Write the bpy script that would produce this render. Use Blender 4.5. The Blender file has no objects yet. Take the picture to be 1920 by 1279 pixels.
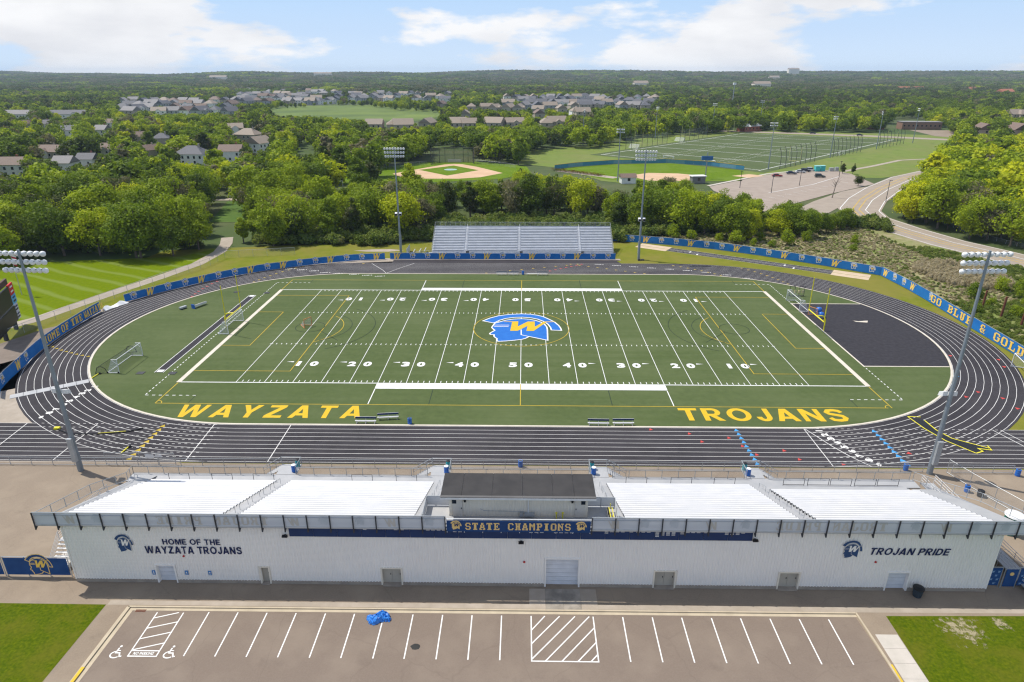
import bpy, math, random
import numpy as np
from mathutils import Vector, Matrix
S = bpy.context.scene
COL = S.collection
R = math.radians
# ---------------------------------------------------------------- camera
CAM = Vector((0.2975, -120.0746, 46.078))
cd = bpy.data.cameras.new('camera'); cam = bpy.data.objects.new('camera', cd); COL.objects.link(cam)
cr, cu, cf = (0.99985795, 0.01681181, -0.00120518), (-0.00518581, 0.37487636, 0.92706031), (-0.01603736, 0.92692237, -0.37491029)
cam.matrix_world = Matrix(((cr[0], cu[0], -cf[0], CAM.x), (cr[1], cu[1], -cf[1], CAM.y), (cr[2], cu[2], -cf[2], CAM.z), (0, 0, 0, 1)))
cd.sensor_width = 36; cd.lens = 1245.28 / 1920 * 36; cd.clip_start = 1; cd.clip_end = 30000
S.camera = cam
# ---------------------------------------------------------------- sun and sky
SUN_TO = Vector((-0.53, 0.23, 1.0)).normalized()
sl = bpy.data.lights.new('sun', 'SUN'); sun = bpy.data.objects.new('sun', sl); COL.objects.link(sun)
sl.energy = 4.3; sl.angle = R(0.53); sl.color = (1.0, 0.955, 0.88)
sun.rotation_euler = SUN_TO.to_track_quat('Z', 'Y').to_euler()
W = bpy.data.worlds.new('World'); S.world = W; W.use_nodes = True
nt = W.node_tree; nt.nodes.clear()
def N(t, tree=None, **kw):
    n = (tree or nt).nodes.new(t)
    for k, v in kw.items(): setattr(n, k, v)
    return n
def math_node(tree, op, a, b=None, clamp=False):
    n = N('ShaderNodeMath', tree, operation=op, use_clamp=clamp)
    for i, x in enumerate((a, b)):
        if x is None: continue
        if isinstance(x, (int, float)): n.inputs[i].default_value = x
        else: tree.links.new(x, n.inputs[i])
    return n.outputs[0]
out = N('ShaderNodeOutputWorld'); bg = N('ShaderNodeBackground'); bg.inputs[1].default_value = 0.15
sky = N('ShaderNodeTexSky', sky_type='NISHITA', sun_disc=False)
sky.sun_elevation = math.asin(SUN_TO.z); sky.sun_rotation = math.atan2(SUN_TO.x, SUN_TO.y)
sky.altitude = 300; sky.air_density = 1.0; sky.dust_density = 0.15; sky.ozone_density = 2.5
tc = N('ShaderNodeTexCoord'); sep = N('ShaderNodeSeparateXYZ'); nt.links.new(tc.outputs['Generated'], sep.inputs[0])
cmb = N('ShaderNodeVectorMath', operation='MULTIPLY'); nt.links.new(tc.outputs['Generated'], cmb.inputs[0]); cmb.inputs[1].default_value = (3.4, 3.4, 10.5)
mp = N('ShaderNodeMapping'); nt.links.new(cmb.outputs[0], mp.inputs[0]); mp.inputs['Location'].default_value = (9.4, 4.8, 3.1)
n1 = N('ShaderNodeTexNoise'); nt.links.new(mp.outputs[0], n1.inputs['Vector']); n1.inputs['Scale'].default_value = 1.0; n1.inputs['Detail'].default_value = 7; n1.inputs['Roughness'].default_value = 0.54; n1.inputs['Distortion'].default_value = 0.1
rmp = N('ShaderNodeValToRGB'); nt.links.new(n1.outputs['Fac'], rmp.inputs[0])
rmp.color_ramp.elements[0].position = 0.51; rmp.color_ramp.elements[1].position = 0.56
n2 = N('ShaderNodeTexNoise'); nt.links.new(mp.outputs[0], n2.inputs['Vector']); n2.inputs['Scale'].default_value = 2.3; n2.inputs['Detail'].default_value = 6
r2 = N('ShaderNodeValToRGB'); nt.links.new(n2.outputs['Fac'], r2.inputs[0])
r2.color_ramp.elements[0].position = 0.3; r2.color_ramp.elements[0].color = (4.75, 4.75, 4.9, 1)
r2.color_ramp.elements[1].position = 0.62; r2.color_ramp.elements[1].color = (5.9, 5.85, 5.85, 1)
gain = N('ShaderNodeMix', data_type='RGBA', blend_type='MULTIPLY'); gain.inputs['Factor'].default_value = 1
lowsky = N('ShaderNodeValToRGB'); nt.links.new(sep.outputs[2], lowsky.inputs[0]); lowsky.color_ramp.elements[0].position = 0.0; lowsky.color_ramp.elements[0].color = (4.1, 4.95, 5.95, 1)
lowsky.color_ramp.elements[1].position = 0.13; lowsky.color_ramp.elements[1].color = (2.3, 3.6, 5.6, 1)
lowfac = N('ShaderNodeMapRange'); nt.links.new(sep.outputs[2], lowfac.inputs[0]); lowfac.inputs[1].default_value = 0.05; lowfac.inputs[2].default_value = 0.45; lowfac.inputs[3].default_value = 1.0; lowfac.inputs[4].default_value = 0.0
haz = N('ShaderNodeMix', data_type='RGBA'); nt.links.new(lowfac.outputs[0], haz.inputs['Factor']); nt.links.new(sky.outputs[0], haz.inputs['A']); nt.links.new(lowsky.outputs[0], haz.inputs['B'])
nt.links.new(haz.outputs['Result'], gain.inputs['A']); gain.inputs['B'].default_value = (1.0, 1.0, 1.0, 1)
mx = N('ShaderNodeMix', data_type='RGBA'); cfac = math_node(nt, 'MULTIPLY', rmp.outputs[0], 0.93)
nt.links.new(cfac, mx.inputs['Factor']); nt.links.new(gain.outputs['Result'], mx.inputs['A']); nt.links.new(r2.outputs[0], mx.inputs['B'])
nt.links.new(mx.outputs['Result'], bg.inputs[0]); nt.links.new(bg.outputs[0], out.inputs[0])
S.view_settings.view_transform = 'Standard'; S.view_settings.look = 'None'
S.view_settings.exposure = 0.2; S.view_settings.gamma = 1.0; S.view_settings.use_curve_mapping = False
S.cycles.use_denoising = True; S.cycles.denoiser = 'OPENIMAGEDENOISE'; S.cycles.denoising_input_passes = 'RGB_ALBEDO_NORMAL'; S.cycles.denoising_prefilter = 'NONE'; S.cycles.use_adaptive_sampling = False; S.cycles.filter_width = 1.25
S.cycles.max_bounces = 6; S.cycles.diffuse_bounces = 3; S.cycles.glossy_bounces = 2; S.cycles.transparent_max_bounces = 12; S.cycles.volume_bounces = 0
S.cycles.caustics_reflective = False; S.cycles.caustics_refractive = False

# ---------------------------------------------------------------- materials
MATS = {}
def new_mat(name):
    m = bpy.data.materials.new(name); m.use_nodes = True
    t = m.node_tree; t.nodes.clear()
    o = N('ShaderNodeOutputMaterial', t); p = N('ShaderNodeBsdfPrincipled', t); t.links.new(p.outputs[0], o.inputs[0])
    return m, t, p, o
def pos_noise(t, scale, detail=4, rough=0.55, stretch=None, off=0):
    g = N('ShaderNodeNewGeometry', t); v = g.outputs['Position']
    mpn = N('ShaderNodeMapping', t); t.links.new(v, mpn.inputs[0]); mpn.inputs['Location'].default_value = (off, off * .7, off * .3)
    if stretch: mpn.inputs['Scale'].default_value = stretch
    n = N('ShaderNodeTexNoise', t); t.links.new(mpn.outputs[0], n.inputs['Vector'])
    n.inputs['Scale'].default_value = scale; n.inputs['Detail'].default_value = detail; n.inputs['Roughness'].default_value = rough
    return n.outputs['Fac']
def ramp(t, fac, stops):
    r = N('ShaderNodeValToRGB', t); t.links.new(fac, r.inputs[0]); e = r.color_ramp.elements
    while len(e) < len(stops): e.new(0.5)
    for x, (p, c) in zip(e, stops): x.position = p; x.color = (*c, 1)
    return r.outputs[0]
def mixc(t, fac, a, b, blend='MIX'):
    n = N('ShaderNodeMix', t, data_type='RGBA', blend_type=blend)
    for s, x in (('Factor', fac), ('A', a), ('B', b)):
        if isinstance(x, (int, float)): n.inputs[s].default_value = x
        elif isinstance(x, tuple): n.inputs[s].default_value = (*x, 1)
        else: t.links.new(x, n.inputs[s])
    return n.outputs['Result']
def mat(name, c, c2=None, scale=1.0, rough=0.7, metal=0.0, spec=0.3, c3=None, scale3=0.08, stretch=None, lo=.35, hi=.65, amt3=1.0):
    if name in MATS: return MATS[name]
    m, t, p, o = new_mat(name)
    p.inputs['Roughness'].default_value = rough; p.inputs['Metallic'].default_value = metal; p.inputs['Specular IOR Level'].default_value = spec
    if c2 is None: c2 = tuple(x * .88 for x in c)
    col = ramp(t, pos_noise(t, scale, stretch=stretch), [(lo, c), (hi, c2)])
    if c3:
        f = ramp(t, pos_noise(t, scale3, 5, .6, off=13), [(.42, (0, 0, 0)), (.62, (amt3,) * 3)])
        col = mixc(t, f, col, c3)
    t.links.new(col, p.inputs['Base Color'])
    MATS[name] = m; return m
M = {}
M['ground'] = mat('woodland floor', (.05, .075, .018), (.09, .10, .035), .05, .95, c3=(.05, .085, .015), scale3=.01)
M['verge'] = mat('verge grass', (.13, .155, .012), (.17, .175, .022), .35, .95, spec=.05, c3=(.20, .165, .045), scale3=.09, amt3=.55)
M['lawn'] = mat('mown lawn', (.085, .150, .004), (.115, .178, .008), .6, .95, spec=.05, c3=(.14, .2, .03), scale3=.13, amt3=.5)
M['frontlawn'] = mat('front lawn', (.040, .072, .002), (.105, .130, .004), 3.5, .95, c3=(.12, .115, .012), scale3=.35, amt3=.6, lo=.3, hi=.72, spec=.05)
M['rough_grass'] = mat('rough meadow grass', (.20, .19, .07), (.29, .25, .14), .5, .95, c3=(.15, .19, .04), scale3=.09)
def lot_mat(name, c, c2, c3, dark):
    m, t, p, o = new_mat(name); p.inputs['Roughness'].default_value = .9; p.inputs['Specular IOR Level'].default_value = .25
    col = ramp(t, pos_noise(t, 7, 3, .7), [(.3, c), (.7, c2)])
    col = mixc(t, ramp(t, pos_noise(t, .22, 5, .6, off=3), [(.45, (0, 0, 0)), (.68, (.75,) * 3)]), col, c3)
    col = mixc(t, ramp(t, pos_noise(t, .5, 6, .65, off=31), [(.60, (0, 0, 0)), (.74, (.4,) * 3)]), col, dark)
    g = N('ShaderNodeNewGeometry', t); ad = N('ShaderNodeVectorMath', t, operation='ADD'); t.links.new(g.outputs['Position'], ad.inputs[0])
    wob = N('ShaderNodeTexNoise', t); t.links.new(g.outputs['Position'], wob.inputs['Vector']); wob.inputs['Scale'].default_value = .6; t.links.new(wob.outputs['Color'], ad.inputs[1])
    vo = N('ShaderNodeTexVoronoi', t, feature='DISTANCE_TO_EDGE'); t.links.new(ad.outputs[0], vo.inputs['Vector']); vo.inputs['Scale'].default_value = .11
    col = mixc(t, ramp(t, vo.outputs['Distance'], [(.0, (.28,) * 3), (.006, (0, 0, 0))]), col, dark)
    t.links.new(col, p.inputs['Base Color']); return m
M['lot'] = lot_mat('parking asphalt', (.178, .138, .108), (.205, .160, .126), (.235, .187, .145), (.135, .105, .084))
M['asphalt'] = lot_mat('worn brown asphalt', (.22, .172, .125), (.26, .205, .15), (.30, .24, .175), (.16, .126, .095))
M['concrete'] = mat('old concrete', (.335, .28, .22), (.39, .33, .265), .9, .85, c3=(.28, .235, .18), scale3=.2, amt3=.5)
M['pale_concrete'] = mat('pale concrete', (.46, .42, .36), (.52, .47, .41), .8, .85)
M['kerb'] = mat('kerb concrete', (.50, .42, .30), (.42, .35, .25), .7, .85)
M['track'] = mat('black track surface', (.029, .026, .029), (.040, .036, .040), .5, .85, spec=.2, c3=(.050, .045, .049), scale3=.05, amt3=.8)
M['track_pale'] = mat('worn black runway surface', (.028, .026, .030), (.040, .037, .042), 1.5, .85, spec=.2)
M['white'] = mat('white line paint', (.78, .77, .74), (.68, .67, .64), 1.5, .6)
M['tline'] = mat('track line paint', (.72, .70, .66), (.58, .56, .53), .35, .6)
M['curbline'] = mat('cream curb', (.62, .56, .46), (.54, .48, .4), .7, .8)
M['yellow'] = mat('gold turf paint', (.62, .40, .012), (.55, .35, .015), 1.5, .8)
M['ylines'] = mat('faded gold line', (.50, .34, .02), (.40, .29, .03), .6, .8)
M['dkline'] = mat('dark turf line', (.022, .035, .022), (.03, .05, .02), 1, .9)
M['turfblue'] = mat('blue turf paint', (.010, .115, .42), (.014, .135, .46), .9, .8)
M['red'] = mat('red paint mark', (.55, .06, .05)); M['cyan'] = mat('light blue paint mark', (.06, .30, .62))
M['banner'] = mat('blue banner fabric', (.010, .140, .42), (.014, .17, .48), .7, .65)
M['navy'] = mat('navy sign panel', (.008, .030, .105), (.010, .036, .12), 1, .5)
M['navyletter'] = mat('navy letter paint', (.010, .020, .085)); M['wallblue'] = mat('blue emblem paint', (.025, .07, .18))
M['gold'] = mat('gold banner print', (.90, .60, .10), (.86, .56, .11), 2, .6); M['tangold'] = mat('tan gold print', (.84, .58, .22), (.78, .54, .2), 2, .6)
M['siding'] = mat('white ribbed siding', (.88, .845, .79), (.845, .81, .76), .25, .45, spec=.4)
M['cream'] = mat('cream siding', (.78, .71, .59), (.72, .66, .55), .5, .6)
M['door'] = mat('tan door', (.46, .42, .35)); M['ohdoor'] = mat('pale roller door', (.70, .72, .76), rough=.5)
M['plinth'] = mat('concrete plinth', (.36, .31, .25), (.28, .24, .2), 1.2, .9)
M['roofblack'] = mat('black membrane roof', (.036, .034, .034), (.048, .045, .044), .8, .9, c3=(.06, .056, .053), scale3=.4, amt3=.4)
M['alu'] = mat('bright aluminium', (.66, .645, .625), (.60, .595, .59), .6, .42, metal=.15, spec=.5)
M['alu2'] = mat('grey aluminium decking', (.42, .415, .41), (.37, .37, .37), .6, .5, metal=.15)
M['alu3'] = mat('pale visitor aluminium', (.74, .76, .80), (.66, .68, .72), .6, .4, metal=.1, spec=.5); M['alu4'] = mat('visitor decking', (.52, .54, .58), (.46, .48, .52), .6, .5)
M['steel'] = mat('galvanised steel', (.42, .44, .45), (.36, .38, .39), .8, .45, metal=.3)
M['pole'] = mat('grey pole steel', (.27, .31, .345), (.235, .27, .30), .4, .45, metal=.35)
M['dark'] = mat('dark steel', (.05, .05, .055)); M['black'] = mat('black plastic', (.012, .012, .014), rough=.5)
M['whiteobj'] = mat('white enamel', (.80, .80, .79), rough=.35, spec=.5)
M['ypost'] = mat('yellow goalpost enamel', (.75, .66, .03), rough=.4); M['orange'] = mat('faded orange net frame', (.6, .25, .09))
M['blueplastic'] = mat('blue plastic drum', (.012, .13, .5), rough=.4, spec=.5); M['lid'] = mat('white lid', (.75, .75, .75))
M['sand'] = mat('sand pit', (.48, .37, .25), (.55, .43, .3), .6, .95); M['dirt'] = mat('infield dirt', (.50, .33, .20), (.56, .385, .245), .12, .95)
M['wood'] = mat('rusty brown timber', (.16, .055, .03)); M['glassdark'] = mat('dark window glass', (.02, .025, .03), rough=.15, spec=.6)
M['glass'] = mat('lamp glass', (.55, .57, .6), rough=.1, spec=.8)
M['teal'] = mat('teal plastic', (.03, .38, .40), rough=.5); M['green'] = mat('green plastic', (.02, .22, .16), rough=.5)
M['tarp'] = mat('crumpled blue tarpaulin', (.02, .16, .55), (.04, .25, .68), 4, .45, spec=.5)
M['brick'] = mat('red brick', (.30, .11, .07)); M['trunk'] = mat('tree bark', (.10, .075, .055), (.14, .11, .085), 1.5, .95)
M['deadwood'] = mat('bare grey branches', (.22, .18, .15)); M['roofwhite'] = mat('white flat roof', (.75, .74, .72))
M['tyre'] = mat('tyre rubber', (.02, .02, .02))
WALLM = [mat('house white', (.82, .80, .75)), mat('house tan', (.44, .38, .30)), mat('house grey', (.34, .35, .36)), mat('house blue grey', (.22, .27, .33))]
ROOFM = [mat('brown shingles', (.19, .13, .10), (.15, .105, .08), 2), mat('charcoal shingles', (.095, .095, .105), (.12, .12, .13), 2), mat('grey shingles', (.23, .215, .21), (.19, .18, .175), 2), mat('tan shingles', (.29, .235, .18), (.25, .2, .155), 2)]
def turf_mat():
    m, t, p, o = new_mat('artificial turf'); p.inputs['Roughness'].default_value = .9; p.inputs['Specular IOR Level'].default_value = .15
    a = pos_noise(t, .9, 5, .65); b = pos_noise(t, .06, 4, .6, off=5); c = pos_noise(t, .5, 3, .5, stretch=(.06, 1.4, 1), off=9)
    col = ramp(t, a, [(.3, (.062, .086, .028)), (.7, (.088, .115, .040))])
    col = mixc(t, ramp(t, b, [(.38, (0, 0, 0)), (.68, (.55,) * 3)]), col, (.112, .136, .056))
    col = mixc(t, ramp(t, c, [(.4, (0, 0, 0)), (.66, (.45,) * 3)]), col, (.058, .086, .022))
    t.links.new(col, p.inputs['Base Color']); return m
M['turf'] = turf_mat()
def stripes_mat():
    m, t, p, o = new_mat('striped mown lawn'); p.inputs['Roughness'].default_value = .95; p.inputs['Specular IOR Level'].default_value = .03
    g = N('ShaderNodeNewGeometry', t); mpn = N('ShaderNodeMapping', t); t.links.new(g.outputs['Position'], mpn.inputs[0]); mpn.inputs['Rotation'].default_value = (0, 0, R(118))
    w = N('ShaderNodeTexWave', t); t.links.new(mpn.outputs[0], w.inputs['Vector']); w.inputs['Scale'].default_value = .055; w.inputs['Distortion'].default_value = 2.5; w.inputs['Detail'].default_value = 3; w.inputs['Detail Scale'].default_value = .8
    col = ramp(t, pos_noise(t, 1.2, 5, .6), [(.3, (.100, .150, .001)), (.7, (.135, .178, .003))])
    col = mixc(t, ramp(t, w.outputs['Fac'], [(.72, (0, 0, 0)), (1, (.55,) * 3)]), col, (.19, .235, .06))
    t.links.new(col, p.inputs['Base Color']); return m
M['stripes'] = stripes_mat()
def screen_mat(name, c, opac, rough=.8):
    m, t, p, o = new_mat(name); p.inputs['Base Color'].default_value = (*c, 1); p.inputs['Roughness'].default_value = rough
    tr = N('ShaderNodeBsdfTransparent', t); mxs = N('ShaderNodeMixShader', t); mxs.inputs[0].default_value = opac
    t.links.new(tr.outputs[0], mxs.inputs[1]); t.links.new(p.outputs[0], mxs.inputs[2]); t.links.new(mxs.outputs[0], o.inputs[0]); return m
M['chain'] = screen_mat('chain link mesh', (.42, .43, .43), .13); M['net'] = screen_mat('white net mesh', (.75, .75, .75), .28); M['darknet'] = screen_mat('dark netting', (.06, .06, .05), .32)
M['railmesh'] = screen_mat('banner back mesh', (.55, .57, .60), .95)
def leaf_mat(name, mode, stops):
    m, t, p, o = new_mat(name)
    at = N('ShaderNodeAttribute', t, attribute_type=mode, attribute_name='tint')
    oi = N('ShaderNodeObjectInfo', t)
    nz = pos_noise(t, .35, 3, .6)
    f = math_node(t, 'ADD', at.outputs['Fac'], math_node(t, 'MULTIPLY', math_node(t, 'SUBTRACT', nz, .5), .55))
    f = math_node(t, 'ADD', f, math_node(t, 'MULTIPLY', math_node(t, 'SUBTRACT', oi.outputs['Random'], .5), .12), True)
    col = ramp(t, f, stops)
    p.inputs['Roughness'].default_value = .6; p.inputs['Specular IOR Level'].default_value = .10
    t.links.new(col, p.inputs['Base Color'])
    tl = N('ShaderNodeBsdfTranslucent', t); t.links.new(mixc(t, 1.0, col, (1.25, 1.3, .7), 'MULTIPLY'), tl.inputs[0])
    ms = N('ShaderNodeMixShader', t); ms.inputs[0].default_value = .33
    t.links.new(p.outputs[0], ms.inputs[1]); t.links.new(tl.outputs[0], ms.inputs[2]); t.links.new(ms.outputs[0], o.inputs[0]); return m
LST = [(.0, (.20, .18, .10)), (.07, (.085, .10, .03)), (.14, (.062, .090, .014)), (.36, (.135, .195, .016)), (.65, (.28, .345, .014)), (1., (.50, .50, .010))]
M['leaf'] = leaf_mat('tree leaves', 'OBJECT', LST)
M['leaffar'] = leaf_mat('far tree leaves', 'INSTANCER', LST)
M['scrubleaf'] = leaf_mat('scrub leaves', 'INSTANCER', [(.0, (.09, .14, .025)), (.45, (.21, .25, .05)), (.6, (.34, .29, .17)), (1., (.52, .44, .32))])

# ---------------------------------------------------------------- builders
def world_off(o):
    v = Vector((0, 0, 0))
    while o is not None: v = v + o.location; o = o.parent
    return v
def tag(o, label=None, cat=None, group=None, kind=None):
    for k, v in (('label', label), ('category', cat), ('group', group), ('kind', kind)):
        if v: o[k] = v
    return o
def put(name, me, parent=None, loc=(0, 0, 0), rz=0, **kw):
    o = bpy.data.objects.new(name, me); COL.objects.link(o); o.parent = parent; o.location = loc; o.rotation_euler = (0, 0, rz)
    return tag(o, **kw)
def thing(name, loc, label, cat, group=None, rz=0): return put(name, None, None, loc, rz, label=label, cat=cat, group=group)
def dup(root, loc, rz=0, label=None, group=None):
    r = root.copy(); COL.objects.link(r); r.location = loc; r.rotation_euler = (0, 0, rz)
    if label: r['label'] = label
    if group: r['group'] = group
    for ch in root.children:
        c = ch.copy(); COL.objects.link(c); c.parent = r
        for g in ch.children:
            d = g.copy(); COL.objects.link(d); d.parent = c
    return r
class MB:
    def __init__(s): s.v = []; s.f = []; s.m = []; s.k = 0
    def mat(s, k): s.k = k; return s
    def add(s, vs, fs):
        b = len(s.v); s.v += [tuple(x) for x in vs]; s.f += [tuple(i + b for i in f) for f in fs]; s.m += [s.k] * len(fs); return s
    def poly(s, pts, z=None): return s.add([(p[0], p[1], p[2] if z is None else z) for p in pts], [range(len(pts))])
    def box(s, x0, x1, y0, y1, z0, z1):
        return s.add([(x0, y0, z0), (x1, y0, z0), (x1, y1, z0), (x0, y1, z0), (x0, y0, z1), (x1, y0, z1), (x1, y1, z1), (x0, y1, z1)],
                     [(0, 3, 2, 1), (4, 5, 6, 7), (0, 1, 5, 4), (1, 2, 6, 5), (2, 3, 7, 6), (3, 0, 4, 7)])
    def bar(s, a, b, w, h=None):
        h = h or w; a = Vector(a); b = Vector(b); d = (b - a).normalized()
        u = Vector((0, 0, 1)).cross(d)
        if u.length < 1e-3: u = Vector((1, 0, 0))
        u.normalize(); n = d.cross(u); u = u * w * .5; n = n * h * .5
        return s.add([a - u - n, a + u - n, a + u + n, a - u + n, b - u - n, b + u - n, b + u + n, b - u + n],
                     [(0, 3, 2, 1), (4, 5, 6, 7), (0, 1, 5, 4), (1, 2, 6, 5), (2, 3, 7, 6), (3, 0, 4, 7)])
    def tube(s, a, b, r0, r1=None, n=8):
        r1 = r0 if r1 is None else r1; a = Vector(a); b = Vector(b); d = (b - a).normalized()
        u = d.orthogonal().normalized(); w = d.cross(u); vs = []
        for c, r in ((a, r0), (b, r1)):
            for i in range(n):
                t = 2 * math.pi * i / n; vs.append(c + (u * math.cos(t) + w * math.sin(t)) * r)
        return s.add(vs, [(i, (i + 1) % n, n + (i + 1) % n, n + i) for i in range(n)] + [tuple(range(n))[::-1], tuple(range(n, 2 * n))])
    def path(s, pts, r, n=6):
        for a, b in zip(pts, pts[1:]): s.tube(a, b, r, r, n)
        return s
    def lathe(s, prof, c, n=14, axis=None, cap=True):
        c = Vector(c); d = Vector(axis or (0, 0, 1)).normalized(); u = d.orthogonal().normalized(); w = d.cross(u); vs = []
        for r, h in prof:
            for i in range(n):
                t = 2 * math.pi * i / n; vs.append(c + d * h + (u * math.cos(t) + w * math.sin(t)) * r)
        fs = [(k * n + i, k * n + (i + 1) % n, (k + 1) * n + (i + 1) % n, (k + 1) * n + i) for k in range(len(prof) - 1) for i in range(n)]
        if cap: fs += [tuple(range(n))[::-1], tuple(range((len(prof) - 1) * n, len(prof) * n))]
        return s.add(vs, fs)
    def ribbon(s, pts, w, z=0, closed=False):
        P = [Vector((p[0], p[1], 0)) for p in pts]; n = len(P); vs = []
        for i in range(n):
            a = P[(i - 1) % n] if closed or i > 0 else P[i]; b = P[(i + 1) % n] if closed or i < n - 1 else P[i]
            d1 = (P[i] - a); d2 = (b - P[i])
            d1 = d1.normalized() if d1.length > 1e-6 else d2.normalized(); d2 = d2.normalized() if d2.length > 1e-6 else d1
            t = (d1 + d2).normalized() if (d1 + d2).length > 1e-3 else d1
            nn = Vector((-t.y, t.x, 0)); k = 1 / max(.45, nn.dot(Vector((-d1.y, d1.x, 0))))
            zz = pts[i][2] if len(pts[i]) > 2 else z
            vs += [(P[i].x + nn.x * w * .5 * k, P[i].y + nn.y * w * .5 * k, zz), (P[i].x - nn.x * w * .5 * k, P[i].y - nn.y * w * .5 * k, zz)]
        m = n if closed else n - 1
        return s.add(vs, [(2 * i, 2 * i + 1, (2 * i + 3) % (2 * n), (2 * i + 2) % (2 * n)) for i in range(m)])
    def prism(s, pts, z0, z1):
        n = len(pts)
        return s.add([(p[0], p[1], z0) for p in pts] + [(p[0], p[1], z1) for p in pts], [tuple(range(n))[::-1], tuple(range(n, 2 * n))] + [(i, (i + 1) % n, n + (i + 1) % n, n + i) for i in range(n)])
    def mesh(s, name, mats, off=(0, 0, 0), smooth=False):
        me = bpy.data.meshes.new(name); me.from_pydata([(v[0] - off[0], v[1] - off[1], v[2] - off[2]) for v in s.v], [], s.f)
        for m in (mats if isinstance(mats, (list, tuple)) else [mats]): me.materials.append(m)
        if isinstance(mats, (list, tuple)): me.polygons.foreach_set('material_index', s.m)
        if smooth: me.polygons.foreach_set('use_smooth', [True] * len(me.polygons))
        me.update(); return me
    def build(s, name, mats, parent=None, local=False, smooth=False, **kw):
        off = (0, 0, 0) if local or parent is None else world_off(parent)
        return put(name, s.mesh(name, mats, off, smooth), parent, **kw)
def sheet(name, pts, z, m, kind='structure', parent=None): return MB().poly(pts, z).build(name, m, parent, kind=kind if parent is None else None)

GLY = {}
def text_mesh(s, w, h, m, bold=.02, shear=0.0, space=1.06):
    """flat lettering fitted to a w x h box centred on the origin (h None keeps the proportions)"""
    c = bpy.data.curves.new('lettering', 'FONT'); c.body = s; c.size = 1; c.offset = bold; c.shear = shear; c.space_character = space; c.resolution_u = 3
    o = bpy.data.objects.new('lettering', c); me = bpy.data.meshes.new_from_object(o); bpy.data.objects.remove(o); bpy.data.curves.remove(c)
    n = len(me.vertices); a = np.empty(n * 3); me.vertices.foreach_get('co', a); a = a.reshape(-1, 3)
    lo = a.min(0); hi = a.max(0); sx = w / (hi[0] - lo[0]); sy = sx if h is None else h / (hi[1] - lo[1])
    a = (a - (lo + hi) / 2) * np.array([sx, sy, 1]); a[:, 2] = 0
    me.vertices.foreach_set('co', a.ravel()); me.materials.clear(); me.materials.append(m); me.update(); return me
BLK = {'S': '.#####.|##...##|##.....|.#####.|.....##|##...##|.#####.', 'T': '#######|#.###.#|..###..|..###..|..###..|..###..|.#####.', 'A': '..###..|..###..|.##.##.|.##.##.|.#####.|##...##|###.###',
 'E': '#######|.##...#|.##.#..|.####..|.##.#..|.##...#|#######', 'C': '.#####.|##...##|##.....|##.....|##.....|##...##|.#####.', 'H': '###.###|.##.##.|.##.##.|.#####.|.##.##.|.##.##.|###.###',
 'M': '##...##|###.###|#######|##.#.##|##...##|##...##|##...##', 'P': '######.|.##..##|.##..##|.#####.|.##....|.##....|####...', 'I': '.#####.|..###..|..###..|..###..|..###..|..###..|.#####.',
 'O': '.#####.|##...##|##...##|##...##|##...##|##...##|.#####.', 'N': '##..###|###..#.|####.#.|##.###.|##..##.|##...#.|###..#.', 'G': '.#####.|##...##|##.....|##..###|##...##|##...##|.#####.',
 'B': '######.|.##..##|.##..##|.#####.|.##..##|.##..##|######.', 'L': '####...|.##....|.##....|.##....|.##...#|.##...#|#######', 'U': '###.###|.##.##.|.##.##.|.##.##.|.##.##.|.##.##.|..###..',
 'D': '######.|.##..##|.##..##|.##..##|.##..##|.##..##|######.', '&': '..####.|.##..#.|.##....|..###.#|.##.##.|.##..#.|..###.#', 'F': '#######|.##...#|.##.#..|.####..|.##.#..|.##....|####...',
 'W': '##...##|##...##|##...##|##.#.##|#######|###.###|##...##', 'Y': '###.###|.##.##.|..###..|..###..|..###..|..###..|.#####.', 'Z': '#######|#...##.|...##..|..##...|.##....|##....#|#######',
 'R': '######.|.##..##|.##..##|.#####.|.##.##.|.##..##|###..##', 'J': '..#####|....##.|....##.|....##.|##..##.|##..##.|.####..'}
def block_mesh(s, w, h, m, mirror=False):
    """slab lettering from merged blocks, w x h box centred on the origin"""
    mb = MB(); n = len(s); pitch = w / (n - .2); cw = pitch * .8 / 7; ch = h / 7
    for i, c in enumerate(s):
        if c == ' ': continue
        for r, line in enumerate(BLK[c].split('|')):
            k = 0
            while k < 7:
                if line[k] == '#':
                    e = k
                    while e < 7 and line[e] == '#': e += 1
                    x0 = -w / 2 + i * pitch + k * cw; x1 = -w / 2 + i * pitch + e * cw; y1 = h / 2 - r * ch; y0 = y1 - ch
                    if mirror: x0, x1 = -x1, -x0
                    mb.poly([(x0, y0, 0), (x1, y0, 0), (x1, y1, 0), (x0, y1, 0)]); k = e
                else: k += 1
    return mb.mesh('lettering', m)
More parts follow.
